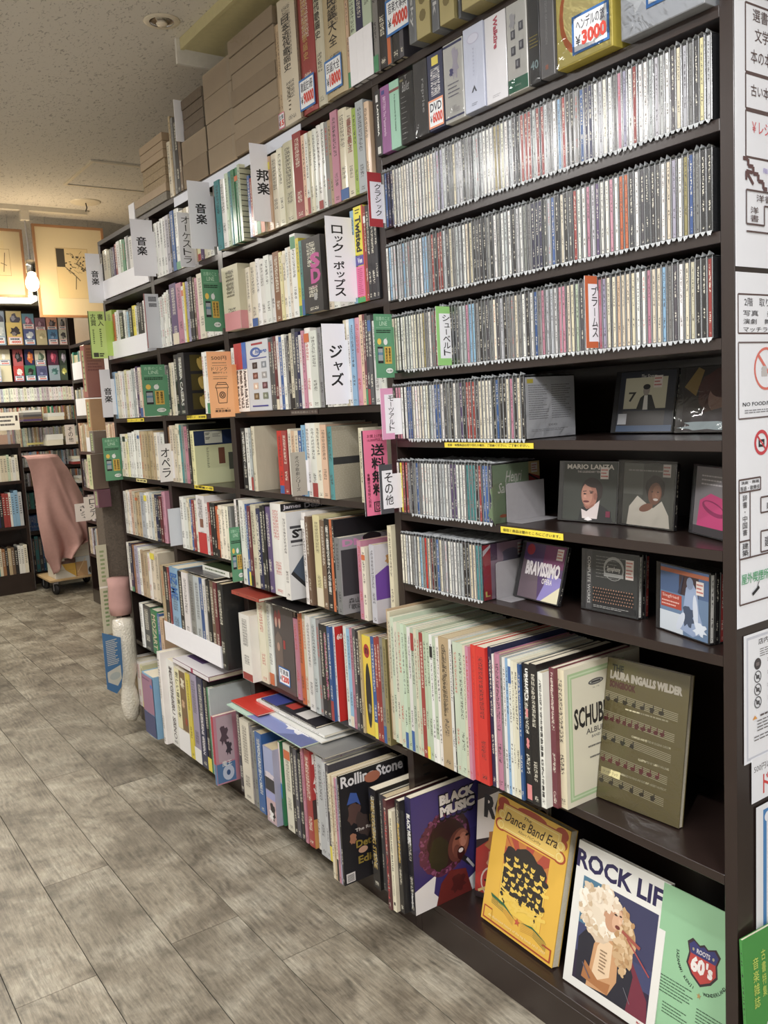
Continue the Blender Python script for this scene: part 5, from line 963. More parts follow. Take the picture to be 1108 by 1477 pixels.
# the last disc of three rows shows its cover; metal bookends prop two rows
def backcover(a):
    a.rect(.0, .0, 1, 1, (214, 216, 222)); a.rect(.04, .9, .16, .97, (226, 206, 60)); a.lines(.06, .3, .46, .88, 16, (120, 120, 126), .3); a.lines(.52, .3, .92, .88, 16, (120, 120, 126), .3); a.text('DDD', .45, .19, .62, .22, (80, 80, 84), 0); a.lines(.1, .1, .9, .15, 2, (130, 130, 134), .3)
def lastcover(k, fn, nm='cover_print'):
    r = LASTCD[k]; a = Art(CDD - .004, CDH - .004); fn(a); a.build(nm, r, (.002, -CDT / 2 - .0001, .002), (1, 0, 0), (0, 0, 1)); q = dict(r=r, T=CDT, H=CDH, D=CDD); wrapon(q)
lastcover(3, backcover, 'back_cover')
def henri(a):
    a.rect(0, 0, 1, 1, (136, 160, 126)); a.ell(.2, .3, .3, .4, (126, 150, 112), jag=.2); a.text('Henri', .26, .68, .62, .88, (228, 226, 218), .005, shear=.4); a.text('Salvador', .1, .5, .62, .68, (228, 226, 218), .005, shear=.4); a.rect(.76, .6, 1, 1, (200, 170, 110)); a.poly([(.76, .6), (1, .6), (1, .72), (.76, .8)], (160, 40, 40)); a.line((.76, .78), (1, .64), .03, (30, 28, 30)); a.rect(.82, .8, .95, .97, (224, 218, 206)); a.lines(.83, .82, .94, .95, 3, (190, 80, 70), .4); a.ell(.2, .1, .08, .03, (196, 96, 60))
def redcd(a):
    a.rect(0, 0, 1, 1, (160, 130, 150)); a.rect(0, 0, .16, 1, (186, 40, 50)); a.rect(.16, .7, .3, 1, (90, 60, 90)); a.ell(.62, .68, .24, .2, (110, 104, 130), jag=.2); a.ell(.42, .6, .1, .06, (50, 46, 56)); a.rect(.74, .72, .94, .95, (216, 210, 206)); a.lines(.75, .74, .93, .93, 3, (190, 80, 70), .4); a.text('L', .03, .06, .13, .16, (230, 210, 90), .03); a.poly([(0, .8), (.16, .95), (.16, 1), (0, .9)], (220, 214, 220))
lastcover(4, henri); lastcover(5, redcd)
for k, zz, w in ((4, 1.0844, .1), (5, .9109, .095)):
    yl = min(q[0] for q in CDS if q[2] == k) - CDT / 2 - .0042
    g = G(); pts = [(.03, .0012), (.142, .0012), (.142, .082), (.036, .082), (.031, .078)]
    g.prism([(p[0], p[1]) for p in pts], -.0007, .0007, axis=1); g.box((.03, .0008, .0003), (.142, .045, .001))
    g.v = [(v[0], -v[1], v[2]) if False else v for v in g.v]
    o = g.build('bookend', M_METAL); o.location = (0, yl, zz); tag(o, 'grey metal bookend propping the %s row of discs' % CDROWN[k], 'bookend')
    for v in o.data.vertices:
        if v.co.y > .01: v.co.y = -v.co.y
# discs standing cover out
def discout(pl, pr, zb, lean, label, fn, W=.142, T=.0101, n=1, spinec='k', wrap=True, rz=None, at=None):
    a = onp(*pl, 2, zb); b = onp(*pr, 2, zb)
    if at is not None: a = Vector((at, Yat(pl[0], zb, at), zb)); b = a + Vector((.008, -.14, 0))
    yaw = math.atan2((b - a).y, (b - a).x) if rz is None else rz; th = math.atan(lean)
    for i in range(n):
        m = Matrix.Translation((a.x, a.y, zb + .0003 + T * math.sin(th))) @ Matrix.Rotation(yaw, 4, 'Z') @ Matrix.Rotation(-th, 4, 'X') @ Matrix.Translation((0, T / 2 + i * (T + .0006) / math.cos(th), 0))
        r = empty('compact_disc', None, mat=m); lab = label if i == 0 else 'disc standing %s behind the %s disc' % (ORD(i + 1), 'choir' if 'choir' in label else 'blue statue')
        tag(r, lab, 'CD')
        G().box((0, -T / 2, 0), (W, T / 2, CDH), c=.0008).build('case', M_CASE_D if spinec == 'k' else M_CASE, r)
        sc = G().box((W - .0003, -.003, .004), (W + .0003, .003, CDH - .004)).build('spine_card', M_SPINE, r); sc.color = (*lin(PAL['wkr' [i % 3]] if n > 1 else PAL['k']), 1)
        if i == 0:
            q = dict(r=r, T=T, H=CDH, D=W); aa = Art(W - .016, CDH - .006); fn(aa); aa.build('booklet', r, (.013, -T / 2 - .0001, .003), (1, 0, 0), (0, 0, 1)); G().box((.001, -T / 2 - .0003, .002), (.011, -T / 2, CDH - .002)).build('hinge_strip', M_CASE_D if spinec == 'k' else M_CASE, r)
            if wrap and ('film' in label or 'red-haired' in label): wrapon(q)
PT = lambda a, x, y: (a.rect(x, y, x + .15, y + .2, (214, 204, 198)), a.lines(x + .01, y + .02, x + .14, y + .18, 3, (190, 80, 70), .4))
def seven(a):
    a.rect(0, 0, 1, 1, (34, 38, 50)); a.rect(0, 0, 1, .1, (70, 90, 120)); a.rect(.1, .38, .86, .9, (192, 188, 160)); a.rect(.1, .1, .86, .34, (60, 56, 54)); a.rect(.02, .12, .18, .3, (170, 172, 176)); a.text('7', .18, .5, .32, .66, (40, 40, 40), .02); a.text('The Singers', .38, .87, .66, .95, (200, 196, 190), .01, shear=.3)
    a.poly([(.34, .36), (.4, .56), (.48, .62), (.6, .6), (.7, .36)], (40, 42, 44)); a.poly([(.46, .36), (.47, .6), (.53, .6), (.55, .36)], (214, 212, 206)); a.ell(.5, .68, .06, .085, (150, 140, 130)); a.ell(.5, .74, .065, .045, (34, 32, 34)); PT(a, .62, .72)
discout((880, 627), (962, 625), 1.2604, .22, 'disc with small picture of man in dinner jacket and a large 7', seven, W=.142, at=.165)
def redh(a):
    a.rect(0, 0, 1, 1, (30, 22, 24)); a.poly([(.2, .55), (.3, .95), (.2, 1), (0, .7)], (140, 110, 50)); a.ell(.55, .6, .32, .36, (70, 26, 24), 26, jag=.06); a.ell(.55, .5, .15, .22, (150, 110, 96)); a.ell(.62, .66, .2, .15, (66, 24, 22)); a.poly([(0, 0), (.2, .25), (.8, .4), (1, .3), (1, 0)], (60, 50, 56)); a.ell(.5, .08, .5, .07, (170, 190, 196), jag=.3)
discout((972, 625), (1048, 622), 1.2604, .22, 'dark disc with red-haired woman on cover, beside the post', redh, at=.165)
def mario(a):
    a.rect(0, 0, 1, 1, (54, 58, 52)); a.text('MARIO LANZA', .06, .88, .94, .965, (206, 200, 190), .03); a.text('THE LEGENDARY TENOR', .26, .82, .76, .855, (190, 180, 176), .01); a.poly([(.3, .0), (.36, .22), (.62, .34), (.86, .2), (.95, 0)], (36, 36, 38)); a.poly([(.38, .04), (.36, .2), (.46, .16), (.7, .36), (.66, .04)], (216, 202, 200)); a.ell(.55, .52, .2, .22, (44, 32, 30), 24, jag=.04); a.ell(.5, .44, .15, .22, (176, 112, 92), 24, rot=.1); a.ell(.46, .45, .1, .18, (196, 134, 112), 18, rot=.1); a.ell(.62, .42, .035, .06, (150, 90, 74), 10); a.ell(.56, .64, .16, .07, (44, 32, 30), 18, rot=-.15); a.poly([(.43, .5), (.4, .4), (.45, .39)], (214, 150, 128)); a.line((.38, .5), (.45, .51), .012, (50, 34, 32)); a.line((.5, .51), (.58, .5), .012, (50, 34, 32)); a.poly([(.4, .26), (.46, .2), (.54, .22), (.6, .3), (.5, .24)], (150, 92, 76)); a.ell(.42, .46, .03, .012, (40, 26, 26), 8); a.ell(.54, .48, .03, .012, (40, 26, 26), 8); a.ell(.45, .33, .06, .018, (110, 44, 44), 10); a.poly([(.42, .02), (.5, .07), (.58, .02), (.5, 0)], (226, 220, 220)); a.rect(.82, .08, .9, .18, (120, 30, 60)); PT(a, .7, .72)
discout((804, 751), (885, 757), 1.0844, .12, 'disc of a tenor in white bow tie against dark green', mario)
def smile(a):
    a.rect(0, 0, 1, 1, (70, 72, 66)); a.rect(0, .5, .4, 1, (96, 98, 92)); a.ell(.64, .62, .19, .2, (36, 28, 26), 24, jag=.05); a.ell(.64, .53, .13, .18, (130, 80, 60), 22, rot=-.2); a.ell(.67, .54, .08, .13, (160, 104, 78), 18, rot=-.2); a.poly([(.64, .55), (.66, .48), (.69, .49)], (180, 120, 92)); a.poly([(.1, 0), (.14, .3), (.3, .48), (.5, .36), (.62, .3), (.78, .42), (.92, .2), (.95, 0)], (216, 208, 192)); a.ell(.48, .3, .14, .06, (142, 88, 66), rot=.3); a.ell(.66, .44, .05, .02, (230, 220, 214), 10); a.ell(.59, .56, .02, .01, (30, 20, 20), 8); a.ell(.7, .56, .02, .01, (30, 20, 20), 8); a.lines(.1, .86, .9, .92, 1, (150, 146, 140), .4); PT(a, .78, .8)
discout((890, 757), (976, 768), 1.0844, .10, 'disc with woman in white lying on folded arms under streaked film', smile)
def pinkc(a):
    a.rect(0, 0, 1, 1, (120, 116, 120)); a.rect(0, 0, 1, .12, (60, 56, 60)); a.poly([(.1, .12), (.14, .5), (.4, .62), (.8, .55), (.98, .3), (1, .12)], (206, 60, 120)); a.ell(.5, .4, .3, .1, (150, 40, 90), rot=-.2); a.ell(.5, .42, .25, .06, (206, 60, 120), rot=-.2); a.lines(.15, .72, .8, .9, 3, (190, 186, 190), .35); PT(a, .78, .62)
discout((993, 769), (1062, 787), 1.0844, .1, 'grey disc with bright pink fabric picture beside the post', pinkc, spinec='g')
def brav(a):
    a.rect(0, 0, 1, 1, (74, 50, 96)); a.poly([(0, 0), (.5, 0), (.4, .6), (0, .7)], (96, 80, 90)); a.poly([(.5, 0), (1, 0), (1, .45), (.7, .5)], (130, 120, 190)); a.poly([(.6, 0), (1, 0), (1, .3)], (214, 206, 170)); a.ell(.15, .88, .1, .1, (160, 40, 50)); a.rect(.5, .6, 1, 1, (110, 40, 90)); a.text('BRAVISSIMO', .1, .42, .94, .68, (216, 210, 212), .05); a.text('OPERA', .55, .3, .8, .4, (216, 210, 212), .02); PT(a, .8, .76)
discout((740, 861), (812, 879), .9109, .30, 'disc with pale slanting letters on violet, leaning back left of the choir disc', brav, W=.142)
def choir(a):
    a.rect(0, 0, 1, 1, (46, 48, 48)); a.rect(0, 0, .12, 1, (60, 60, 62)); a.text('COMPLETE WORKS', .03, .1, .09, .9, (180, 180, 176), .01, rot=-90); a.ell(.55, .74, .2, .2, (150, 152, 150)); a.ell(.55, .72, .17, .17, (50, 52, 52)); a.rect(.36, .6, .74, .66, (150, 152, 150)); a.text('Symphony', .42, .68, .68, .78, (206, 206, 200), .02); a.lines(.2, .55, .9, .95, 7, (130, 130, 126), .15, rag=.6); PT(a, .78, .72); PT(a, .78, .6)
    r = random.Random(2)
    for j in range(5):
        for i in range(16): x = .16 + i * .05 + .02 * (j % 2); y = .16 + j * .055; a.ell(x, y - .025, .02, .028, (26, 26, 28), 6); a.l -= 1; a.ell(x, y, .012, .014, (196, 140, 110), 6); a.l -= 1
        a.l += 1
    a.rect(.14, .03, .98, .13, (30, 30, 32)); a.lines(.16, .05, .9, .1, 2, (170, 170, 166), .3)
discout((838, 878), (920, 895), .9109, .06, 'dark choir and orchestra disc standing cover out on seventh row board', choir, n=3)
def statue(a):
    a.rect(0, 0, 1, 1, (96, 124, 160)); a.rect(0, .6, 1, 1, (70, 96, 140)); a.rect(.4, .6, .8, .95, (60, 44, 50)); a.rect(0, .9, 1, .96, (170, 90, 60)); a.rect(.02, .36, .46, .58, (176, 60, 44)); a.text('Siegfried', .05, .5, .4, .56, (226, 180, 170), .01); a.lines(.04, .38, .44, .48, 2, (220, 170, 160), .4); a.rect(0, 0, .5, .3, (196, 206, 216))
    a.poly([(.36, .1), (.5, .4), (.55, .72), (.66, .85), (.78, .7), (.82, .4), (.95, .12), (.7, .02)], (140, 160, 196)); a.ell(.63, .8, .07, .09, (120, 136, 166)); a.ell(.6, .3, .12, .16, (60, 74, 100), jag=.3); a.ell(.75, .4, .05, .25, (196, 206, 222), rot=.1); a.ell(.45, .2, .06, .16, (196, 206, 222), rot=-.5); a.poly([(.38, .62), (.48, .88), (.5, .86), (.44, .6)], (50, 56, 80)); a.ell(.84, .16, .12, .1, (206, 216, 230), jag=.4); PT(a, .76, .66)
discout((946, 905), (1018, 930), .9109, .03, 'disc with blue statue photo, front of the stack by the right post', statue, n=4)
# ================================================================== index signs standing out between the books (they face along the aisle)
def sign(pxl, pxr, pt, pb, label, fn, x1=-.004, ins=.05, name='index_sign', z=None, cat='sign', mat=None, T=.0006):
    """upright card between books: pxl..pxr left/right edge at mid height, pt/pb top and bottom"""
    pm_ = (pt + pb) / 2; d = ray(pxr, pm_); p = onp(pxr, pm_, 0, x1); Y = p.y; l = onp(pxl, pm_, 1, Y); zt = onp((pxl + pxr) / 2, pt, 1, Y).z; zb = onp((pxl + pxr) / 2, pb, 1, Y).z
    W = p.x - l.x; H = zt - zb; r = empty(name, (l.x, Y, zb)); tag(r, label, cat)
    G().box((0, 0, 0), (W + ins * 0 + .0, T, H)).build('card', mat or M_CARD, r)
    if ins: G().box((W + .0001, 0, .01), (W + ins, T, H * .8)).build('insert_tab', mat or M_CARD, r)
    a = Art(W, H); fn(a); a.build('sign_print', r, (0, -.0002, 0), (1, 0, 0), (0, 0, 1), M_PRINTM); return r
K2 = (26, 24, 26)
def plainsign(txt, x0, y0, x1, y1, bg=(236, 236, 244), b=.07): return lambda a: (a.rect(0, 0, 1, 1, bg), a.vtext(txt, x0, y0, x1, y1, K2, b))
SG = dict(x1=-.012)
sign(125.5, 146, 366, 437, 'leftmost white sign card with black characters for music, top shelf', plainsign('音楽', .32, .36, .82, .66), **SG)
sign(190.5, 222, 317, 398, 'second white music sign card from the left, top shelf', plainsign('音楽', .22, .36, .66, .70), **SG)
sign(273, 305, 262, 359, 'white music sign card beside the green books, top shelf', plainsign('音楽', .3, .36, .76, .68), **SG)
sign(363, 388, 208, 319, 'white sign card with black characters for Japanese music', plainsign('邦楽', .3, .34, .98, .68), **SG)
sign(258, 279, 307, 385, 'white card with hand-lettered orchestra sign on top shelf', lambda a: (a.rect(0, 0, 1, 1, (222, 224, 232)), a.vtext('オーケストラ', .25, .06, .8, .94, K2, 0)), **SG)
sign(472, 510, 313, 435, 'tall white rock and pops sign card left of the yellow spine', plainsign('ロック|ポップス', .22, .06, .62, .9, b=.06), **SG)
sign(467, 500, 467, 583, 'tall white jazz sign card with large black characters', plainsign('ジャズ', .28, .22, .82, .74), **SG)
sign(229.5, 248, 640, 695, 'white opera sign card with brushed characters on fourth shelf', plainsign('オペラ', .2, .1, .85, .9, bg=(234, 232, 230), b=.02), **SG)
sign(146, 161, 533, 602, 'white music sign card on the third shelf, farthest bay', plainsign('音楽', .3, .3, 1.0, .62, bg=(216, 214, 222)), x1=-.02)
sign(420, 442, 652, 715, 'low grey card with thin handwriting between red and white books', lambda a: (a.rect(0, 0, 1, 1, (166, 160, 148)), a.vtext('オペラ歌劇シリーズ', .3, .1, .55, .92, K2, 0)), x1=-.012)
sign(531, 551, 249, 327, 'red-bordered classical sign card at left end of first disc row', lambda a: (a.rect(0, 0, 1, 1, (176, 40, 48)), a.rect(.17, .15, 1, .83, (226, 224, 236)), a.vtext('クラシック', .5, .2, .92, .8, K2, .03)), x1=-.012)
sign(630, 650, 442, 527, 'green sign card with a composer name, third row of discs', lambda a: (a.rect(0, 0, 1, 1, (140, 206, 110)), a.rect(.22, .12, 1, .88, (232, 234, 240)), a.vtext('シューベルト', .45, .16, .95, .86, K2, .03)), x1=-.006)
sign(844.5, 862, 398, 502, 'orange sign card with a composer name, third row of discs', lambda a: (a.rect(0, 0, 1, 1, (206, 92, 46)), a.rect(.25, .09, 1, .89, (232, 230, 240)), a.vtext('ブラームス', .52, .14, .98, .86, K2, .03)), x1=-.006)
sign(550, 568, 560, 634, 'pink-bordered sign card at left end of the fourth disc row', lambda a: (a.rect(0, 0, 1, 1, (226, 150, 190)), a.rect(.3, .12, 1, .88, (236, 232, 240)), a.vtext('モーツアルト', .6, .16, 1.0, .86, K2, .03)), x1=-.028)
sign(548, 567, 670, 741, 'grey-bordered sign card for other discs, fifth disc row', lambda a: (a.rect(0, 0, 1, 1, (70, 70, 76)), a.rect(.2, .1, 1, .88, (236, 236, 242)), a.vtext('その他', .38, .16, .98, .84, K2, .03)), x1=-.03)
def free(a):
    a.rect(0, 0, 1, 1, (240, 110, 150)); a.rect(0, 0, .06, 1, (40, 36, 40)); a.text('お買上げ金額', .22, .91, .98, .95, (120, 20, 40), .02); a.text('10,000円以上で', .22, .865, .98, .9, (120, 20, 40), .02); a.vtext('送料無料', .34, .22, .86, .84, K2, .07); a.vtext('※一部地域除く別途', .14, .1, .24, .5, (90, 20, 40), .01); a.rect(.35, .04, .75, .16, K2); a.rect(.39, .052, .71, .148, (240, 110, 150)); a.text('団', .42, .06, .68, .14, K2, .03)
sign(524, 560, 620, 743, 'tall pink free shipping sign card beside the grey-bordered one', free, x1=-.002, ins=0)
def drink(a):
    O = (252, 178, 116); a.rect(0, 0, 1, 1, O); a.text('500円', .18, .87, .8, .93, K2, .01); a.lines(.2, .82, .78, .84, 1, K2, .4, rag=0); a.line((.2, .79), (.8, .79), .012, K2); a.text('ドリンク', .16, .71, .8, .77, K2, 0); a.text('無料チケット', .2, .665, .8, .695, K2, .02); a.line((.2, .62), (.8, .62), .012, K2); a.lines(.2, .58, .8, .6, 1, K2, .4)
    for p, q in (((.3, .45), (.36, .22)), ((.36, .22), (.7, .22)), ((.7, .22), (.76, .45)), ((.26, .45), (.8, .45)), ((.26, .45), (.3, .5)), ((.8, .45), (.76, .5)), ((.3, .5), (.76, .5)), ((.33, .5), (.36, .53)), ((.36, .53), (.7, .53)), ((.7, .53), (.73, .5))): a.line(p, q, .022, K2)
    a.ring(.53, .34, .1, .13, K2); a.ell(.53, .34, .07, .028, K2, 14); a.text('8', .49, .325, .57, .355, O, .02); a.text('神田古書センター', .2, .125, .8, .14, K2, .01); a.text('東京古書店', .18, .08, .82, .115, K2, .04)
sign(301, 336, 507, 602, 'orange drink ticket card with a paper cup drawing', drink, x1=-.02, mat=plain('orange_card', (246, 166, 100), .5, nz=.01, bs=0), name='advert_card')
def linec(a):
    Gn = (84, 150, 108); a.rect(0, 0, 1, 1, Gn); a.text('古書のこと', .12, .9, .88, .96, (170, 214, 180), .01); a.text('LINE', .3, .82, .72, .885, (190, 224, 196), 0); a.line((.1, .79), (.9, .79), .008, (170, 210, 180)); a.lines(.1, .7, .92, .76, 2, (20, 40, 26), .6, rag=.1); a.ell(.24, .57, .11, .05, (232, 190, 70)); a.ell(.58, .565, .11, .05, (220, 222, 220)); a.poly([(.58, .6), (.66, .64), (.62, .6)], (220, 222, 220))
    a.rect(.12, .23, .42, .49, (30, 32, 36)); a.rect(.14, .27, .40, .46, (150, 160, 166)); a.rect(.14, .36, .4, .4, (90, 130, 160)); a.rect(.5, .22, .88, .49, (214, 170, 60)); a.vtext('買取査定中', .55, .24, .66, .47, K2, .06); a.vtext('登録受付中', .72, .24, .83, .47, K2, .06); a.ell(.72, .11, .2, .04, (226, 232, 226)); a.text('友だち募集', .58, .095, .86, .125, (40, 90, 60), .03)
GM = plain('green_card', (84, 150, 108), .45, nz=.01, bs=0)
for (p0, p1, t, b_, lb, x1) in ((293, 318, 389, 478, 'green message app card beside the beige slipcase, second shelf', -.02), (206, 240, 526, 600, 'green message app card in the farthest bay, third shelf', -.012), (150, 175, 631, 693, 'green message app card at the far left, fourth shelf', -.0), (541, 567, 453, 545, 'green message app card by the post, left of third disc row', -.01), (333, 350, 760, 839, 'narrow green message app card left of the magazines', -.03)):
    sign(p0, p1, t, b_, lb, linec, x1=x1, mat=GM, name='advert_card')
def kosho(a):
    a.rect(0, 0, 1, 1, (190, 218, 116)); a.rect(0, 0, .05, 1, (50, 60, 40)); a.vtext('古買', .14, .68, .46, .95, K2, .02); a.vtext('書入', .56, .68, .9, .95, K2, .02); a.lines(.2, .3, .3, .62, 8, (60, 80, 40), .5); a.lines(.62, .24, .74, .64, 9, (60, 80, 40), .5); a.rect(.15, .03, .45, .12, (60, 60, 50)); a.lines(.5, .03, .8, .12, 2, K2, .6)
sign(129, 153, 449, 517, 'lime green second-hand book buying card, left end of second shelf', kosho, x1=-.03, mat=plain('lime_card', (178, 212, 90), .5, nz=.01, bs=0), name='advert_card')
def barc(a): a.rect(0, 0, 1, 1, (196, 200, 208)); a.lines(.3, .86, .85, .95, 3, (90, 92, 100), .9, rag=0); a.lines(.32, .76, .85, .83, 2, (90, 92, 100), .9, rag=0); a.rect(0, 0, .06, 1, (170, 90, 90))
sign(210, 231, 424, 502, 'grey book back with barcode between the two farthest bays', barc, x1=-.006, name='barcoded_book', cat='book')
# grey metal bookends seen in the fifth shelf
sign(244, 262, 733, 787, 'pale grey bookend plate, fifth shelf, third bay', lambda a: a.rect(0, 0, 1, 1, (196, 202, 210)), x1=-.012, name='bookend', cat='bookend', ins=0)
# ================================================================== papers on the end panel (facing the camera side)
PY_ = .788
def paper(x0, x1, z0, z1, label, fn, off=.0006, name='notice_sheet', col=(232, 235, 243), T=.0005):
    r = empty(name, (x0, PY_ - off, z0)); tag(r, label, 'notice'); W = x1 - x0; H = z1 - z0
    G().box((0, -T, 0), (W, 0, H)).build('sheet', plain('sheet_%d' % col[0], col, .5, coat=.15, nz=.01, bs=0), r); a = Art(W, H); fn(a); a.build('sheet_print', r, (0, -T, 0), (1, 0, 0), (0, 0, 1), M_PRINTM); return r
BR = (92, 72, 70)
def zf(px, py):
    p = onp(px, py, 1, PY_); return p.x, p.z
def rel(a, x0, z0): return lambda px, py: ((zf(px, py)[0] - x0) / a.W, (zf(px, py)[1] - z0) / a.H)
def guide1(a):
    f = rel(a, .0, 1.524); bx = lambda l, t, r_, b: a_frame(a, f(l, t), f(r_, b))
    def a_frame(a, p, q): 
        for s, e in (((p[0], p[1]), (q[0], p[1])), ((q[0], p[1]), (q[0], q[1])), ((q[0], q[1]), (p[0], q[1])), ((p[0], q[1]), (p[0], p[1]))): a.line(s, e, .012, BR)
    def rc(x0, z0, x1, z1): a_frame(a, (x0, (z1 - 1.524) / a.H), (x1, (z0 - 1.524) / a.H))
    def tx(t, x0, x1, z0, z1, c=BR): a.text(t, x0, (z0 - 1.524) / a.H, x1, (z1 - 1.524) / a.H, c, .01)
    rc(.1, 1.808, .37, 1.905); rc(.1, 1.756, .37, 1.806); rc(.1, 1.686, .37, 1.753)
    tx('選書', .17, .32, 1.882, 1.9); tx('文学', .19, .33, 1.854, 1.873); tx('本の本', .15, .35, 1.822, 1.842); tx('古い本', .15, .33, 1.775, 1.792); tx('￥レジ', .16, .34, 1.722, 1.74, (220, 90, 96))
    rc(.1, 1.92, .37, 1.97); tx('辞書', .2, .34, 1.93, 1.95)
    P = [(.07, 1.683), (.12, 1.683), (.12, 1.673), (.17, 1.673), (.17, 1.663), (.22, 1.663), (.22, 1.653), (.27, 1.653), (.27, 1.643), (.31, 1.643)]
    for p, q in zip(P, P[1:]): a.line((p[0], (p[1] - 1.524) / a.H), (q[0], (q[1] - 1.524) / a.H), .022, (100, 70, 70))
    a.line((.1, (1.665 - 1.524) / a.H), (.17, (1.647 - 1.524) / a.H), .02, (100, 70, 70)); a.line((.1, (1.665 - 1.524) / a.H), (.1, (1.652 - 1.524) / a.H), .02, (100, 70, 70)); a.line((.1, (1.665 - 1.524) / a.H), (.16, (1.664 - 1.524) / a.H), .02, (100, 70, 70)); tx('階段', .27, .36, 1.666, 1.674, (170, 160, 220))
    for s, e in (((.1, 1.638), (.98, 1.638)), ((.1, 1.638), (.1, 1.588)), ((.1, 1.588), (.28, 1.588)), ((.28, 1.588), (.28, 1.617)), ((.28, 1.617), (.98, 1.617)), ((.1, 1.577), (.98, 1.577))): a.line((s[0], (s[1] - 1.524) / a.H), (e[0], (e[1] - 1.524) / a.H), .01, BR)
    tx('洋書', .2, .36, 1.622, 1.633); tx('洋', .14, .22, 1.604, 1.614); tx('書', .14, .22, 1.592, 1.602)
    tx('受付', .6, .85, 1.8, 1.83); rc(.5, 1.7, .9, 1.85)
paper(.0008, .268, 1.524, 2.04, 'white floor guide sheet with stairs symbol, upper end panel', guide1)
def guide2(a):
    z = lambda v: (v - .96) / a.H
    def rc(x0, z0, x1, z1, c=BR, t=.01):
        for s, e in (((x0, z1), (x1, z1)), ((x1, z1), (x1, z0)), ((x1, z0), (x0, z0)), ((x0, z0), (x0, z1))): a.line((s[0], z(s[1])), (e[0], z(e[1])), t, c)
    def tx(t, x0, x1, z0, z1, c=(60, 56, 60), b=.01): a.text(t, x0, z(z0), x1, z(z1), c, b)
    rc(.02, 1.424, .8, 1.483); tx('2階　取り扱いジャンル', .08, .7, 1.465, 1.478); tx('写真　美術　版画', .07, .7, 1.45, 1.459); tx('演劇　舞踊　浮世絵', .07, .7, 1.438, 1.446); tx('マッチラベル　古地図', .07, .7, 1.426, 1.434)
    rc(.02, 1.293, .6, 1.41, (110, 96, 96)); a.ring(.3, z(1.369), .11, .125, (226, 110, 96), 32); a.line((.22, z(1.39)), (.38, z(1.348)), .02, (226, 110, 96)); a.rect(.25, z(1.357), .31, z(1.366), (190, 186, 186)); a.ell(.28, z(1.369), .03, .008, (190, 186, 186)); a.rect(.325, z(1.357), .36, z(1.38), (200, 196, 196)); tx('NO FOOD/NO DRINK', .06, .56, 1.312, 1.318, (40, 40, 46)); a.lines(.08, z(1.3), .54, z(1.307), 2, (120, 120, 126), .4)
    a.ring(.25, z(1.253), .055, .075, (214, 60, 70), 28); a.rect(.22, z(1.246), .28, z(1.258), (40, 40, 46)); a.ell(.25, z(1.252), .016, .004, (226, 226, 230)); a.line((.2, z(1.266)), (.3, z(1.24)), .012, (214, 60, 70))
    rc(.02, 1.178, .24, 1.198); tx('演劇・舞踊', .04, .22, 1.19, 1.195); tx('落語・歌舞伎', .03, .23, 1.18, 1.187); rc(.02, 1.1, .13, 1.178); a.vtext('辞書・中国書', .055, z(1.108), .1, z(1.174), (60, 56, 60), .01); rc(.02, 1.072, .13, 1.1); a.vtext('建築', .05, z(1.075), .11, z(1.097), (60, 56, 60), .02)
    rc(.24, 1.14, .5, 1.165); tx('建築', .3, .4, 1.144, 1.155); rc(.24, 1.076, .5, 1.11); tx('建築', .28, .4, 1.083, 1.1); rc(.34, 1.165, .5, 1.2)
    rc(.02, .998, .34, 1.072); tx('屋外喫煙所', .04, .32, 1.03, 1.047, (70, 170, 110), .02); a.line((.15, z(1.01)), (.22, z(1.02)), .02, (40, 40, 44)); a.line((.2, z(1.02)), (.22, z(1.03)), .006, (90, 90, 90))
    tx('階段', .6, .8, 1.06, 1.08); rc(.55, 1.0, .9, 1.2)
paper(.0008, .27, .96, 1.516, 'white second floor guide sheet with no food and no photo signs', guide2)
def rules(a):
    a.frame(.03, .02, .97, .98, .02, (196, 200, 214)); a.text('店内ルールのお願い', .18, .9, .8, .945, (70, 60, 60), .02); a.lines(.2, .8, .85, .87, 4, (110, 106, 106), .35)
    for i in range(4): y = .755 - .1 * i; (a.ell if i == 0 else a.ring)(*((.17, y, .045, .045, (70, 64, 66)) if i == 0 else (.17, y, .038, .046, (90, 90, 94)))); a.rect(.15, y - .015, .19, y + .012, (120, 110, 110) if i == 0 else (70, 66, 70)); (a.line((.14, y + .028), (.2, y - .028), .01, (90, 90, 94)) if i else None); a.lines(.3, y - .01, .9, y + .025, 2, (80, 74, 76), .45)
    a.poly([(.1, .33), (.16, .33), (.13, .36)], (226, 150, 60)); a.lines(.2, .33, .8, .36, 1, (90, 80, 80), .5); a.lines(.16, .22, .9, .32, 4, (110, 106, 106), .35); a.lines(.12, .15, .9, .2, 2, (110, 106, 106), .35); a.text('東京古書店', .5, .08, .8, .12, (50, 46, 50), .04)
paper(.018, .24, .728, .945, 'laminated shop rules sheet with round pictograms', rules, off=.0012)
paper(.038, .2, .655, .733, 'laminated drink ticket notice with red lettering', lambda a: (a.text('500円以上のお買上げで', .04, .66, .96, .82, (90, 86, 90), .0), a.text('ドリンク無料', .2, .1, 1.25, .58, (224, 60, 56), .05)), off=.0018)
def bluef(a):
    BL = (64, 130, 200); a.frame(.1, .04, .9, .96, .05, BL); a.ell(.18, .9, .06, .04, (226, 230, 240)); a.text('文献', .25, .3, .7, .45, (220, 70, 70), .02); a.lines(.25, .5, .8, .85, 6, (90, 90, 100), .3)
paper(.05, .25, .40, .645, 'white sheet with a thick blue rounded border, low on the end panel', bluef, off=.0024)
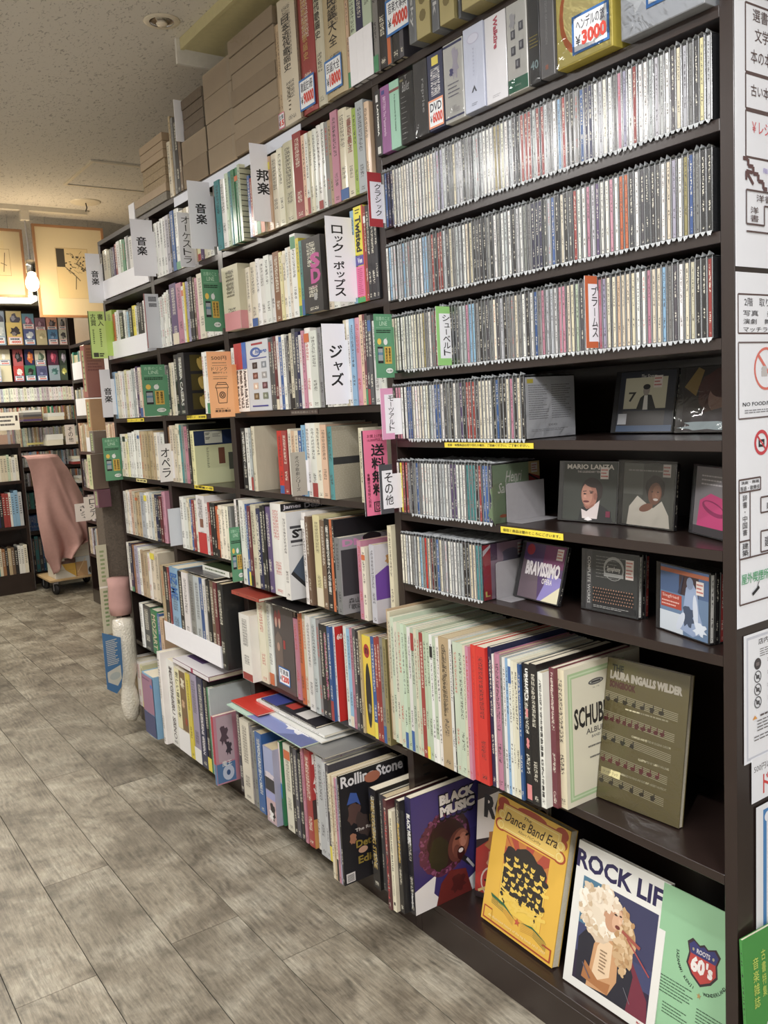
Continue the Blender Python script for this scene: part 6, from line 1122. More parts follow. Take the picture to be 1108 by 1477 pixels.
def mag(a):
    a.rect(0, 0, 1, 1, (60, 150, 60)); a.poly([(.0, .0), (.12, .12), (.4, .5), (.6, .62), (.6, 0)], (226, 226, 220)); 
    for i in range(12): t = i / 11; a.ell(.08 + .5 * t, .14 + .46 * t, .03, .025, (226, 226, 220), 6)
    a.rect(.36, .1, .8, .8, (28, 28, 30)); a.ell(.52, .86, .13, .12, (28, 28, 30), jag=.12); a.ell(.5, .82, .07, .07, (220, 216, 210)); a.ell(.48, .84, .02, .012, (28, 28, 30)); a.poly([(.42, .6), (.5, .74), (.6, .7), (.52, .5)], (220, 216, 210)); a.ell(.62, .14, .34, .16, (206, 170, 120)); a.ell(.62, .14, .22, .1, (196, 60, 40)); a.ell(.58, .15, .08, .04, (230, 200, 160)); a.vtext('音楽雑誌', .12, .5, .2, .85, (200, 220, 90), .01); a.vtext('古書特集', .24, .55, .3, .88, (200, 220, 90), .01)
r = book((.0, 0, 0), .006, .26, .185, (60, 150, 60), label='', name='magazine', mat=Matrix.Translation((-.006, PY_ - .022, .175)) @ Matrix.Rotation(math.radians(-4), 4, 'Z') @ Matrix.Rotation(math.radians(-3), 4, 'X'), rnd=False)
tag(r, 'green magazine with black and white figure, in the lower rack of the end panel', 'magazine'); fcov(dict(r=r, T=.0057, H=.26, D=.185), mag, .185)
o = G().box((0, -.045, 0), (.25, -.0415, .05)).box((0, -.0415, 0), (.25, -.0005, .003)).build('leaflet_rack', M_WOOD); o.location = (.03, PY_, .165); tag(o, 'low dark rack ledge holding the green magazine', 'rack')
# ================================================================== stock piled on top of the far bays, up to the ceiling
M_KRAFT = plain('kraft_cardboard', (192, 166, 132), .6, coat=.25, nz=.06, scale=20); M_KRAFT2 = plain('kraft_cardboard_dark', (174, 148, 116), .6, coat=.2, nz=.08, scale=20)
def stackbox(name, y0, y1, x0, x1, z0, z1, n, mat, label, cat='box', group=None, edge=None, ax='y'):
    r = empty(name, (x0, (y0 + y1) / 2, z0)); tag(r, label, cat, group); h = (z1 - z0) / n; rr = random.Random(int(y0 * 100))
    for i in range(n):
        d = rr.uniform(0, .006); G().box((d, -(y1 - y0) / 2 + d * .5, h * i + .0006), (x1 - x0, (y1 - y0) / 2 - d * .5, h * (i + 1) - .0006), c=.001).build('slipcase', [mat, M_KRAFT2][0] if rr.random() < .7 else M_KRAFT2, r)
    return r
def wrapbox(r, W, D, H):
    vs = []; fs = []; n = 6; rr = random.Random(5)
    for (p, u) in (((-.002, W / 2 + .002), (0, -1)), ((-.002, -W / 2 - .002), (1, 0))):
        b = len(vs); L_ = (W + .004) if u[1] else D
        for i in range(n + 1):
            for j in range(n + 1): k = rr.uniform(-.001, .001); vs.append((p[0] + u[0] * L_ * i / n + (k if u[1] else 0), p[1] + u[1] * L_ * i / n + (k if u[0] else 0), H * j / n))
        fs += [(b + i * (n + 1) + j, b + (i + 1) * (n + 1) + j, b + (i + 1) * (n + 1) + j + 1, b + i * (n + 1) + j + 1) for i in range(n) for j in range(n)]
    smooth(meshobj('clear_wrap', vs, fs, M_WRAP, r))
g_ = 'wrapped cardboard stock on top of the bookcase'
_ys = t2[0]['y'] + t2[0]['T'] / 2 + .006
r = stackbox('slipcase_stack', _ys, 2.395, -.012, .28, TOPB + .0005, 2.405, 7, M_KRAFT, 'tall stack of brown cardboard slipcases in clear wrap beside the cream volumes', 'box stack', g_); wrapbox(r, .29, .28, .318)
r = stackbox('slipcase_stack', 2.40, 2.60, -.006, .28, TOPB + .0005, 2.38, 4, M_KRAFT, 'second brown cardboard stack in clear wrap, below the duct end', 'box stack', g_); wrapbox(r, .2, .28, .29)
r = stackbox('slipcase_stack', 2.605, 2.80, -.004, .26, TOPB + .0005, 2.235, 2, M_KRAFT, 'low wide brown cardboard pair, left of the tall cardboard stacks', 'box stack', g_); wrapbox(r, .19, .26, .147)
o = stackbox('paper_bundle', 2.62, 2.78, .0, .2, 2.2362, 2.36, 4, plain('dark_paper_bundle', (104, 88, 70), .6, nz=.2, scale=80), 'dark wrapped bundle with a white card, on the low cardboard pair', 'bundle')
o2 = G().box((-.0, .0, 0), (.05, .003, .13)).build('white_card', M_CARD); o2.matrix_world = Matrix.Translation((-.02, 2.79, 2.2362)); tag(o2, 'curved white card beside the dark bundle', 'card')
def topbook(y0, y1, H, c, lab, pr=.004, fn=None, sfn=None, D=.2):
    T = y1 - y0; r = book((-pr, (y0 + y1) / 2, TOPB + .0005), T, H, D, PAL[c] if isinstance(c, str) else c, label=lab, cat='book', group=None, pages=M_PAGE2); b = dict(r=r, T=T, H=H, D=D)
    if fn: fcov(b, fn, D)
    if sfn: sfn(b)
topbook(2.802, 2.822, .27, 'v', 'brown hardback at the left edge of the cardboard stock'); topbook(2.824, 2.85, .24, 'k', 'dark thin album left of the brown hardback', fn=lambda a: (a.rect(0, 0, 1, 1, (50, 52, 70)), a.rect(0, .72, .6, 1, (206, 208, 220)), a.text('セリー', .1, .85, .5, .93, K2, .03), a.text('ズ作曲', .1, .76, .5, .82, K2, .01), a.ell(.4, .4, .3, .2, (70, 66, 96), jag=.4)))
topbook(2.852, 2.87, .245, 'g', 'grey album next to the dark thin one on top'); topbook(2.874, 2.888, .255, 't', 'tan tall book on top of the third bay'); topbook(2.892, 2.925, .18, 'c', 'short cream books on top of the third bay')
M_OLD = plain('old_page_edges', (170, 146, 110), .8, nz=.3, scale=160); M_OLD2 = plain('old_grey_edges', (140, 132, 118), .7, nz=.25, scale=120, coat=.3)
r = stackbox('book_pile', 2.95, 3.17, -.006, .16, 2.145, 2.312, 6, M_OLD, 'pile of old brown books lying flat on top of the third bay', 'book pile')
r = stackbox('book_pile', 2.945, 3.26, -.008, .18, TOPB + .0005, 2.1445, 2, M_OLD2, 'two grey wrapped albums under the old brown pile', 'book pile')
o = G().box((0, -.03, 0), (.12, .03, .06)).build('white_box', M_CARD); o.location = (-.005, 3.30, TOPB + .0005); tag(o, 'small white box on top at the far left', 'box')
o = G().box((0, 0, 0), (.0015, 1.02, .05)).build('light_strip', plain('white_shelf_tape', (214, 220, 235), .4, nz=.01, bs=0)); o.location = (-.0018, 2.02 + .01, ZT - .018); tag(o, 'white paper strip along the top board edge under the cardboard stock', 'paper strip')
o.data.transform(Matrix.Scale(.6, 4, (0, 0, 1))); o.data.transform(Matrix.Scale(.85, 4, (0, 1, 0)))
# ================================================================== things lying flat over the lower rows
def flat(px, zb, x0, y0, y1, T, D, c, label, rz=0, fn=None, cat='book', sfn=None):
    H = y1 - y0
    m = Matrix.Translation((x0, y1, zb)) @ Matrix.Rotation(rz, 4, 'Z') @ Matrix(((1, 0, 0, 0), (0, 0, -1, 0), (0, 1, 0, 0), (0, 0, 0, 1))) @ Matrix.Translation((0, T / 2, 0))
    r = book(None, T, H, D, PAL[c] if isinstance(c, str) else c, label=label, cat=cat, mat=m, name='book', rnd=False)
    # local +y is up: cover art on the upper board
    if fn: a = Art(H, D); fn(a); a.build('cover_print', r, (0, T / 2 + .0001 - .0003, 0), (0, 0, 1), (1, 0, 0))
    if sfn: a = Art(H, T - .0003); sfn(a); a.build('spine_print', r, (-.0001, -T / 2, 0), (0, 0, 1), (0, 1, 0))
    return r
zt = .5002 + .2975
flat(0, zt, -.07, 2.66, 2.92, .004, .2, 'G', 'thin grey album lying flat on the white-banded books')
flat(0, zt + .0045, -.03, 2.62, 2.84, .02, .19, (46, 60, 30), 'dark green book with white spine lying flat above the white-banded books', sfn=lambda a: (a.rect(0, 0, 1, 1, (214, 216, 206)), a.lines(.1, .3, .9, .7, 1, (70, 90, 50), .6)))
zt = .1032 + .292
flat(0, .1032 + .3365, -.095, 2.98, 3.0, .002, .2, 'w', 'loose white sheet on the bottom magazines')
flat(0, .1032 + .339, -.10, 2.70, 3.02, .018, .24, (120, 50, 84), 'white and violet album lying flat on the bottom magazines', fn=lambda a: (a.rect(0, 0, 1, 1, (216, 212, 214)), a.rect(.05, .2, .5, .8, (80, 50, 110)), a.lines(.55, .3, .95, .7, 3, (150, 70, 90), .4)), sfn=lambda a: (a.rect(0, .1, 1, .9, (226, 222, 226)), a.rect(.52, 0, .58, 1, (170, 50, 90))))
zz = .4002 + .212
flat(0, .7655, -.06, 2.36, 2.55, .012, .22, (176, 60, 44), 'orange red book lying flat on the ivory books, second bay')
flat(0, .7655, -.045, 2.14, 2.35, .006, .2, 'k', 'black thin album lying flat beside the orange red book')
o = G().box((0, -.045, 0), (.2, .045, .24), c=.002).build('slipcase_box', plain('cream_box', (214, 200, 170), .5, coat=.3)); o.location = (-.03, 2.50, .4002); 
bpy.data.objects.remove(o)
# pile of thin albums lying on the magazines of the second bay
zc = .1032 + .302
cs = [('g', 'grey clear-wrapped album at bottom of the flat pile', .004, 0), ((180, 214, 196), 'pale green and blue album in the flat pile, protruding most', .004, .02), ('w', 'cream thin album in the middle of the flat pile', .004, -.05), ('R', 'bright red album edge in the flat pile over the magazines', .004, .0), ('w', 'white thin album second from top of the flat pile', .007, -.07), ('k', 'black album with red and white print on top of the flat pile', .006, -.08)]
z_ = zc
def ab1(a): a.rect(0, 0, 1, 1, (90, 104, 160)); a.rect(0, 0, .35, .7, (180, 220, 200)); a.poly([(.3, 0), (.7, 0), (1, .5), (.8, 1), (.5, .8)], (120, 136, 200)); a.ell(.75, .3, .12, .12, (226, 226, 230), jag=.4)
def ab2(a): a.rect(0, 0, 1, 1, (40, 38, 44)); a.rect(0, 0, .3, 1, (60, 70, 150)); a.rect(.35, .1, .5, .5, (200, 60, 50)); a.rect(.6, .05, .8, .3, (220, 216, 210)); a.rect(.55, .4, .95, .6, (150, 40, 44))
for i, (c, lb, T, dx) in enumerate(cs):
    y0, y1 = ((1.95, 2.53), (2.05, 2.53), (2.03, 2.50), (2.34, 2.53), (2.04, 2.46), (2.10, 2.44))[i]
    flat(0, z_, -.10 - dx * .8, y0, min(y1, 2.53), T, .22, c, lb, rz=0, fn=ab1 if i == 1 else (ab2 if i == 5 else None), cat='album'); z_ += T + .0006
# ================================================================== end stand beyond the last bay
M_GRAIN = plain('dark_woodgrain', (110, 96, 82), .5, coat=.2, nz=.35, scale=30)
nt = M_GRAIN.node_tree; ts = [n for n in nt.nodes if n.type == 'TEX_NOISE'][0]; ts.inputs['Distortion'].default_value = 4
r = empty('end_stand', (-.03, 3.86, 0)); tag(r, 'narrow dark woodgrain stand at the far end of the bookcase', 'display stand')
G().box((-.035, -.045, .60), (.062, .06, 1.128), c=.001).build('panel', M_GRAIN, r); G().box((.01, -.03, .0), (.05, .045, .5995)).build('post', M_WOOD, r); G().box((-.03, -.04, .3), (.062, .055, .32)).build('ledge', M_WOOD, r); 
M_PINK = plain('dusty_pink_cloth', (188, 140, 132), .85, nz=.06, scale=40, bs=.3)
def standbook(z0, z1, x0, x1, cs, cf, label, fn=None, y=3.79, lab=True):
    r = empty('wrapped_book', (x0, y + .035, z0)); tag(r, label, 'book', 'wrapped books hung on the end stand')
    o = G().box((0, -.035, 0), (x1 - x0, .025, z1 - z0), c=.001).build('cover', [M_COVER], r); o.color = (*lin(cf), 1)
    a = Art(.055, z1 - z0); a.rect(.02, .01, .98, .99, cs)
    if lab: a.rect(.3, .12, .72, .9, (176, 190, 130)); a.lines(.35, .2, .68, .85, 6, (80, 90, 60), .3)
    a.build('spine_print', r, (-.0002, .022, 0), (0, -1, 0), (0, 0, 1))
    if fn: a = Art(x1 - x0, z1 - z0); fn(a); a.build('cover_print', r, (0, -.0352, 0), (1, 0, 0), (0, 0, 1))
standbook(1.44, 1.66, -.10, -.02, (176, 96, 84), (150, 90, 78), 'red brown book with green title slip on the end stand, topmost', fn=lambda a: (a.lines(.1, .5, .9, .95, 8, (120, 66, 58), .6)), y=3.74)
standbook(1.30, 1.435, -.098, -.04, (190, 140, 90), (168, 126, 84), 'tan orange book on the end stand, second from top', y=3.74)
standbook(1.205, 1.298, -.095, -.04, (126, 116, 104), (110, 90, 76), 'grey brown book below the tan one on the end stand', y=3.74)
standbook(1.05, 1.20, -.115, -.05, (214, 210, 160), (96, 76, 62), 'cream and brown book with framed green slip on the end stand', y=3.74)
standbook(.97, 1.048, -.10, -.045, (150, 110, 120), (96, 50, 66), 'purple spined book low on the end stand', y=3.74)
r = empty('hanging_leaflet', (-.112, 3.805, .40)); tag(r, 'cream upright booklet with green lettering in front of the end stand', 'booklet'); G().box((0, 0, 0), (.045, .004, .40)).build('cover', plain('cream_leaf', (200, 192, 160), .5), r); a = Art(.045, .4); a.rect(0, 0, 1, 1, (198, 190, 160)); a.lines(.3, .08, .75, .5, 9, (110, 140, 80), .5); a.lines(.3, .58, .75, .95, 8, (130, 150, 90), .5); a.rect(0, .52, 1, .54, (236, 232, 220)); a.build('cover_print', r, (0, -.0002, 0), (1, 0, 0), (0, 0, 1))
o = G().box((-.035, -.05, 0), (.06, .04, .165), c=.006).build('cloth_bundle', M_PINK); o.location = (-.075, 3.84, .43); 
bpy.data.objects.remove(o)
r = smooth(G().lathe([(.001, .5), (.046, .5), (.05, .54), (.045, .62), (.047, .66), (.001, .66)], seg=14).build('cloth_wrap', M_PINK)); r.location = (-.055, 3.72, 0); tag(r, 'dusty pink cloth wrapped round the foot of the end stand', 'cloth')
M_BUB = plain('bubble_wrap', (216, 208, 190), .25, coat=.8, nz=.05, scale=200, bs=.6)
nt = M_BUB.node_tree; vo = N(nt, 'TexVoronoi', i_Scale=110.0); tcn = [n for n in nt.nodes if n.type == 'TEX_COORD'][0]; nt.links.new(tcn.outputs['Object'], vo.inputs['Vector']); bu = [n for n in nt.nodes if n.type == 'BUMP'][0]; nt.links.new(vo.outputs['Distance'], bu.inputs['Height']); bu.inputs['Distance'].default_value = .004
prof = [(.002, .03), (.02, .035), (.036, .07), (.04, .12), (.034, .17), (.026, .2), (.032, .22), (.043, .26), (.046, .34), (.047, .46), (.042, .49), (.001, .495)]
r = empty('bubble_wrap_roll', (-.07, 3.66, 0)); tag(r, 'hanging bubble wrap bag at the far end of the bookcase', 'bag')
smooth(G().lathe(prof, seg=18).build('bag', M_BUB, r))
a = Art(.085, .27); a.poly([(0, 1), (0, .1), (.5, -.02), (.78, .06), (.95, .3), (1, .85)], (76, 126, 180)); a.poly([(.08, .3), (.1, .2), (.6, .1), (.85, .2), (.85, .42), (.1, .36)], (216, 212, 196)); a.ell(.5, .27, .3, .06, (190, 196, 190)); a.lines(.15, .45, .8, .86, 14, (210, 206, 190), .5)
o = a.build('blue_flyer', None, (0, 0, 0), (1, 0, 0), (0, 0, 1)); o.matrix_world = Matrix.Translation((-.185, 3.585, .195)) @ Matrix.Rotation(.25, 4, 'Z'); tag(o, 'blue leaflet with white pattern hanging on the bubble wrap', 'leaflet'); sd = o.modifiers.new('t', 'SOLIDIFY'); sd.thickness = .001
# ================================================================== the far unit along the right wall
FX = .62
def fz(px, py, x=FX): return onp(px, py, 0, x).z
fzs = [fz(118, 496), fz(118, 549), fz(118, 602), fz(118, 653.5), fz(127, 706), fz(140, 755), fz(144, 805)]
r = empty('bookcase', (FX, 5.5, 0)); tag(r, 'dark brown bookcase beyond the long one, set back to the right', 'bookcase')
G().box((0, .98, 0), (.3, 1.0, 2.3)).build('side_panel', M_WOOD, r); G().box((0, -1.2, 0), (.3, -1.18, 2.3)).build('side_panel', M_WOOD, r); G().box((.285, -1.179, 0), (.3, .979, 2.3)).build('back_panel', M_WOOD, r)
G().box((0, -1.179, 0), (.284, .979, .1)).build('plinth', M_WOOD, r); G().box((0, -1.179, 2.28), (.284, .979, 2.3)).build('top_board', M_WOOD, r)
for z in fzs: G().box((0, -1.179, z - .01), (.284, .979, z + .012)).build('shelf_board', M_WOOD, r)
def stuffbooks(name, label, items, mat=M_COVSTUFF):
    """items: (origin, across vector, into vector, up) boxes joined; each with its own tint"""
    g = G(); cols = []; rn = []; gen = []; r_ = random.Random(9)
    for (x0, y0, z0, x1, y1, z1, c) in items:
        g.box((x0, y0, z0), (x1, y1, z1)); col = (*lin(tuple(max(0, min(255, v + r_.randint(-14, 10))) for v in PAL[c])), 1); cols += [col] * 6; rn += [r_.random()] * 6
        dx, dy = x1 - x0, y1 - y0; gen += [(x0, y0, z0, dx, dy, z1 - z0)] * 6
    o = meshobj(name, g.v, g.f, [mat], None); me = o.data; a = me.color_attributes.new('tint', 'FLOAT_COLOR', 'CORNER'); b = me.attributes.new('rnd', 'FLOAT', 'FACE'); c_ = me.attributes.new('gen', 'FLOAT_VECTOR', 'CORNER'); A_ = []; C_ = []
    for p, cc, q in zip(me.polygons, cols, gen):
        A_ += list(cc) * p.loop_total; fx = min(q[3], q[4]) == q[3]
        for vi in p.vertices:
            v = me.vertices[vi].co; C_ += [0, (v.x - q[0]) / q[3] if fx else (v.y - q[1]) / q[4], (v.z - q[2]) / q[5]]
    a.data.foreach_set('color', A_); b.data.foreach_set('value', rn); c_.data.foreach_set('vector', C_); tag(o, label, 'books', kind='stuff'); return o
rr = random.Random(21); it = []
tops = [2.27] + fzs
lv = list(zip(fzs, tops))
mixf = ['', 'ctteiicGtac', 'tctGlvkct', 'iatictai', 'icatGmc', 'wwlkwig', 'cGwdlc', 'wBwpik']
FARB = []
for i, (zb, ztp) in enumerate(lv):
    if i == 0: continue
    h = (ztp - zb) - .05; y = 6.47
    while y > 5.2:
        t = rr.uniform(.018, .04); c = rr.choice(mixf[i]); hh = h * rr.uniform(.86, .99)
        if len(FARB) < 0: FARB.append((y - t, y, zb + .0125, hh, c, i))
        else: it.append((FX + .004, y - t + .0004, zb + .0125, FX + .16, y - .0004, zb + .0125 + hh, c))
        y -= t
for n, (y0, y1, z0, hh, c, i) in enumerate(FARB):
    o = G().box((0, 0, 0), (.15, y1 - y0 - .0006, hh), c=.001).build('book', M_COVER); o.color = (*lin(PAL[c]), 1); o.location = (FX + .004, y0 + .0003, z0); tag(o, '%s book on the set-back far bookcase, %s from the left, %s board' % (NAME[c], ORD(1 + sum(1 for q in FARB[:n] if q[5] == i)), ORD(i + 1)), 'book', 'books on the set-back far bookcase')
if it: stuffbooks('books_far_side', 'remaining far books on the set-back bookcase', it)
for (z, ya, yb, t, w) in ((fzs[1], 6.47, 5.3, .12, 1), (fzs[2], 6.47, 5.3, .12, 1), (fzs[3], 6.3, 5.6, .1, 1)):
    n = 0; y = ya
    while y > yb: G_ = G().box((0, 0, 0), (.002, .12, t)).build('paper_band', M_CARD); G_.location = (FX + .001, y - .121, z + .013); tag(G_, 'pale paper band around far books, %s %s board of set-back bookcase' % (ORD(n + 1), ORD(fzs.index(z) + 1)), 'paper band', 'paper bands on the set-back bookcase'); y -= .122; n += 1
o = G().box((0, -.24, 0), (.02, .24, .33)).build('picture_book', plain('brown_cover', (160, 132, 100), .5)); o.location = (FX + .006, 6.1, fzs[0] + .013); tag(o, 'large brown book standing cover out at top of the set-back bookcase', 'book')
def farcard(px, py, w, h, t, lb):
    p = onp(px, py, 0, FX - .02); r = empty('index_sign', (FX - .10, p.y, p.z)); tag(r, lb, 'sign'); G().box((0, 0, 0), (w, .002, h)).build('card', M_CARD, r); a = Art(w, h); a.rect(0, 0, 1, 1, (230, 220, 216)); a.vtext(t, .3, .1, .75, .9, K2, .02); a.build('sign_print', r, (0, -.0002, 0), (1, 0, 0), (0, 0, 1), M_PRINTM)
farcard(126, 751, .12, .13, 'ギリシャ', 'white sign card for Greece on the set-back bookcase'); farcard(140, 748, .12, .16, 'ロシア', 'white sign card for Russia on the set-back bookcase')
farcard(112, 640, .07, .14, 'その他', 'small white card on the fourth board of the set-back bookcase')
# ================================================================== back wall bookcase, facing us
BYP = 7.6
def bz(px, py): return onp(px, py, 1, BYP)
bzs = [bz(50, 500).z, bz(50, 552).z, bz(50, 581).z, bz(50, 610).z, bz(80, 644).z, bz(105, 671).z, bz(108, 698).z, bz(112, 730).z, bz(118, 760).z]
X0, X1 = -1.6, 1.0
r = empty('bookcase', ((X0 + X1) / 2, BYP, 0)); tag(r, 'long dark bookcase across the back wall under the pictures', 'bookcase'); hw = (X1 - X0) / 2; TOP = bz(50, 441).z
for x in (-hw, hw - .02): G().box((x, 0, 0), (x + .02, .3, TOP)).build('side_panel', M_WOOD, r)
G().box((-hw + .0202, .285, 0), (hw - .0202, .3, TOP)).build('back_panel', M_WOOD, r); G().box((-hw + .0202, 0, 0), (hw - .0202, .284, .1)).build('plinth', M_WOOD, r)
for z in bzs: G().box((-hw + .0202, 0, z - .018), (hw - .0202, .284, z + .014)).build('shelf_board', M_WOOD, r)
G().box((-hw, -.01, TOP), (hw, .3, TOP + .03)).build('top_board', plain('grey_fascia', (120, 112, 96), .5), r)
# face-out books with handwritten price tags: [left px, right px, top, bottom, colour, blob colour, tag frame or None]
FO = [(-6, 10, 447, 461, (110, 130, 170), (60, 60, 90), (40, 110, 190)), (-6, 12, 463, 496, (176, 186, 196), (206, 210, 216), (90, 150, 200)), (12, 35, 447, 462, (196, 170, 110), (70, 66, 90), None), (14, 37, 464, 496, (216, 184, 100), (60, 50, 60), (230, 150, 160)),
      (36, 54, 451, 473, (96, 140, 170), (150, 80, 110), (226, 130, 160)), (38, 55, 474, 496, (80, 90, 150), (190, 196, 210), (90, 150, 200)), (54, 70, 457, 473, (130, 90, 110), (110, 70, 90), (226, 150, 170)), (56, 72, 475, 496, (196, 180, 140), (170, 156, 120), None), (71, 87, 456, 473, (206, 140, 110), (60, 50, 60), (230, 140, 120)), (73, 88, 474, 496, (80, 130, 180), (60, 90, 130), (230, 140, 120)), (88, 100, 456, 472, (186, 170, 160), (60, 56, 60), (230, 150, 140)), (89, 101, 474, 495, (190, 186, 170), (60, 56, 60), (230, 150, 140)),
      (-6, 3, 503, 527, (180, 80, 80), (50, 40, 50), None), (-6, 6, 528, 549, (190, 196, 206), (110, 40, 50), (40, 110, 190)), (4, 22, 503, 549, (226, 220, 186), (226, 220, 190), (40, 110, 190)), (23, 38, 503, 526, (190, 90, 96), (40, 36, 44), None), (24, 39, 527, 549, (200, 60, 60), (226, 216, 210), (40, 110, 190)), (40, 54, 503, 525, (46, 50, 100), (226, 110, 50), None), (40, 56, 526, 548, (50, 120, 90), (40, 36, 40), (40, 110, 190)), (55, 71, 504, 526, (220, 210, 190), (90, 110, 90), (60, 120, 190)), (57, 73, 527, 548, (90, 90, 140), (70, 76, 120), (40, 110, 190)), (73, 89, 504, 525, (90, 44, 70), (186, 60, 90), None), (75, 91, 526, 547, (150, 170, 186), (60, 110, 110), None), (90, 101, 504, 525, (56, 70, 60), (150, 140, 160), None), (91, 102, 526, 547, (70, 86, 70), (200, 196, 90), None)]
cn = ['blue', 'pale grey', 'ochre', 'yellow', 'pale blue', 'violet blue', 'mauve', 'beige', 'orange', 'sky blue', 'pinkish', 'khaki grey', 'red-edged', 'white and maroon', 'plain cream', 'pink and black', 'red and white', 'navy with orange patch', 'green', 'cream pictorial', 'lavender', 'maroon', 'grey green figure', 'dark green', 'dark olive']
for i, (l, rt, t, b, c, c2, tg) in enumerate(FO):
    y = BYP - .012 - (.014 if t in (447, 451, 456, 457, 503, 504) else .03) - .0002 * i; tier = t in (447, 451, 456, 457, 503, 504)
    A1 = onp(l + .4, b, 1, y); B1_ = onp(rt - .4, b, 1, y); T1 = onp((l + rt) / 2, t, 1, y); bb = (bzs[0] if t < 500 else bzs[1]) + .014; W = B1_.x - A1.x
    z0 = A1.z if tier or t in (463, 464) and 0 else bb + .0005
    if tier: z0 = A1.z
    H = T1.z - z0; yy = BYP + .02 if not tier else BYP + .055
    if tier: H = T1.z - bb; z0 = bb + .0005
    r = empty('picture_book', (A1.x, yy, z0)); tag(r, '%s cover-out book on the back wall, %s tier, %s board' % (cn[i], 'rear' if tier else 'front', 'upper' if t < 500 else 'second'), 'book', 'face-out books on the back wall')
    o = G().box((0, 0, 0), (W, .018, H)).build('cover', M_COVER, r); o.color = (*lin(c), 1)
    a = Art(W, H); a.rect(.02, .01, .98, .99, c); k0 = .5 if tier else .05; a.ell(.55, .75 if tier else .62, .3, .16 if tier else .2, c2, jag=.3, seed=i); a.ell(.45, .78 if tier else .5, .14, .08, tuple(min(255, v + 70) for v in c2), jag=.3, seed=i + 50); a.build('cover_print', r, (0, -.0002, 0), (1, 0, 0), (0, 0, 1))
    if tg: th = .42 if not tier else .2; tb = .03 if not tier else .52; at = Art(W * .92, H * th * .8); at.rect(0, 0, 1, 1, tg); at.rect(.05, .08, .95, .92, (232, 232, 236)); at.lines(.15, .58, .85, .85, 1, (40, 40, 90), .8); at.text('%d000' % (1 + i % 9), .2, .18, .88, .5, (226, 90, 80), .05); at.build('price_tag', r, (W * .04, -.0012, H * tb), (1, 0, 0), (0, 0, 1))
# rows of far spines (a few pixels each): joined
it = []; rr = random.Random(3)
def spines(xa, xb, zb, h, tmin, tmax, mix, y=BYP + .01, d=.14):
    x = xa
    while x < xb: t = rr.uniform(tmin, tmax); it.append((x, y, zb, x + t - .0008, y + d, zb + h * rr.uniform(.93, 1), rr.choice(mix))); x += t
gap = [bzs[i] - bzs[i + 1] - .032 for i in range(8)]
spines(-1.5, .93, bzs[2] + .0145, gap[1] * .86, .012, .026, 'wwwwiwlw'); spines(-1.5, .96, bzs[3] + .0145, gap[2] * .9, .008, .014, 'ctghvldGrcin'); spines(-1.5, .96, bzs[4] + .0145, gap[3] * .9, .008, .013, 'cglgtlglcl'); spines(-1.5, .96, bzs[5] + .0145, gap[4] * .92, .008, .016, 'lgwcrlogGsl'); spines(-1.5, .96, bzs[6] + .0145, gap[5] * .92, .008, .016, 'vogGlgc'); spines(-1.5, .96, bzs[7] + .0145, gap[6] * .9, .01, .02, 'eeeG'); spines(-1.5, .96, bzs[8] + .0145, gap[7] * .9, .01, .02, 'bbeb'); spines(-1.5, .96, .101, .3, .012, .03, 'bebG')
stuffbooks('books_back_wall', 'dense rows of far spines on the back wall bookcase', it)
def pile(name, x0, z0, w, n, t, cs, label, y=BYP - .035, d=.13):
    r = empty(name, (x0, y, z0)); tag(r, label, 'book pile')
    for i in range(n): o = G().box((.004 * (i % 2), 0, i * t + .0004), (w - .004 * ((i + 1) % 2), d, (i + 1) * t - .0004)).build('book', M_COVER, r); o.color = (*lin(PAL[cs[i % len(cs)]]), 1)
def atb(px, py): return bz(px, py)
for (p0, p1, k, n, t, cs, lb) in ((27, 54, 3, 5, .018, 'PvGgw', 'small pile of books on fourth board behind the sign, dark below'), (62, 86, 3, 2, .03, 'iw', 'two white and blue books lying on the fourth board, back wall'), (58, 81, 4, 2, .045, 'iw', 'two white boxes stacked on the fifth board, back wall'), (88, 114, 4, 4, .017, 'tiwi', 'pile of cream booklets at right end of the fifth board'), (92, 118, 5, 3, .022, 'rwi', 'flat books in red and white on the sixth board, right of the cloth'), (97, 119, 6, 3, .02, 'wiw', 'flat white booklets on the seventh board, right of the cloth'), (102, 123, 7, 4, .016, 'eme', 'flat teal books on the eighth board, right of the cloth')):
    a_ = atb(p0, 600).x; b_ = atb(p1, 600).x; pile('book_pile', a_, bzs[k] + .0145, b_ - a_, n, t, cs, lb, y=BYP - .0 - .0 - .15, d=.145)
for p0, p1, py, lb in ((33, 59, 608, 'pale yellow notice on the fourth board, back wall'), (39, 69, 641, 'pale yellow notice on the fifth board, back wall')):
    a_ = atb(p0, py); b_ = atb(p1, py); o = G().box((a_.x, BYP - .003, a_.z - .006), (b_.x, BYP - .0005, a_.z + .01)).build('shelf_notice', plain('notice_y', (226, 214, 120), .5, nz=.01, bs=0)); tag(o, lb, 'notice')
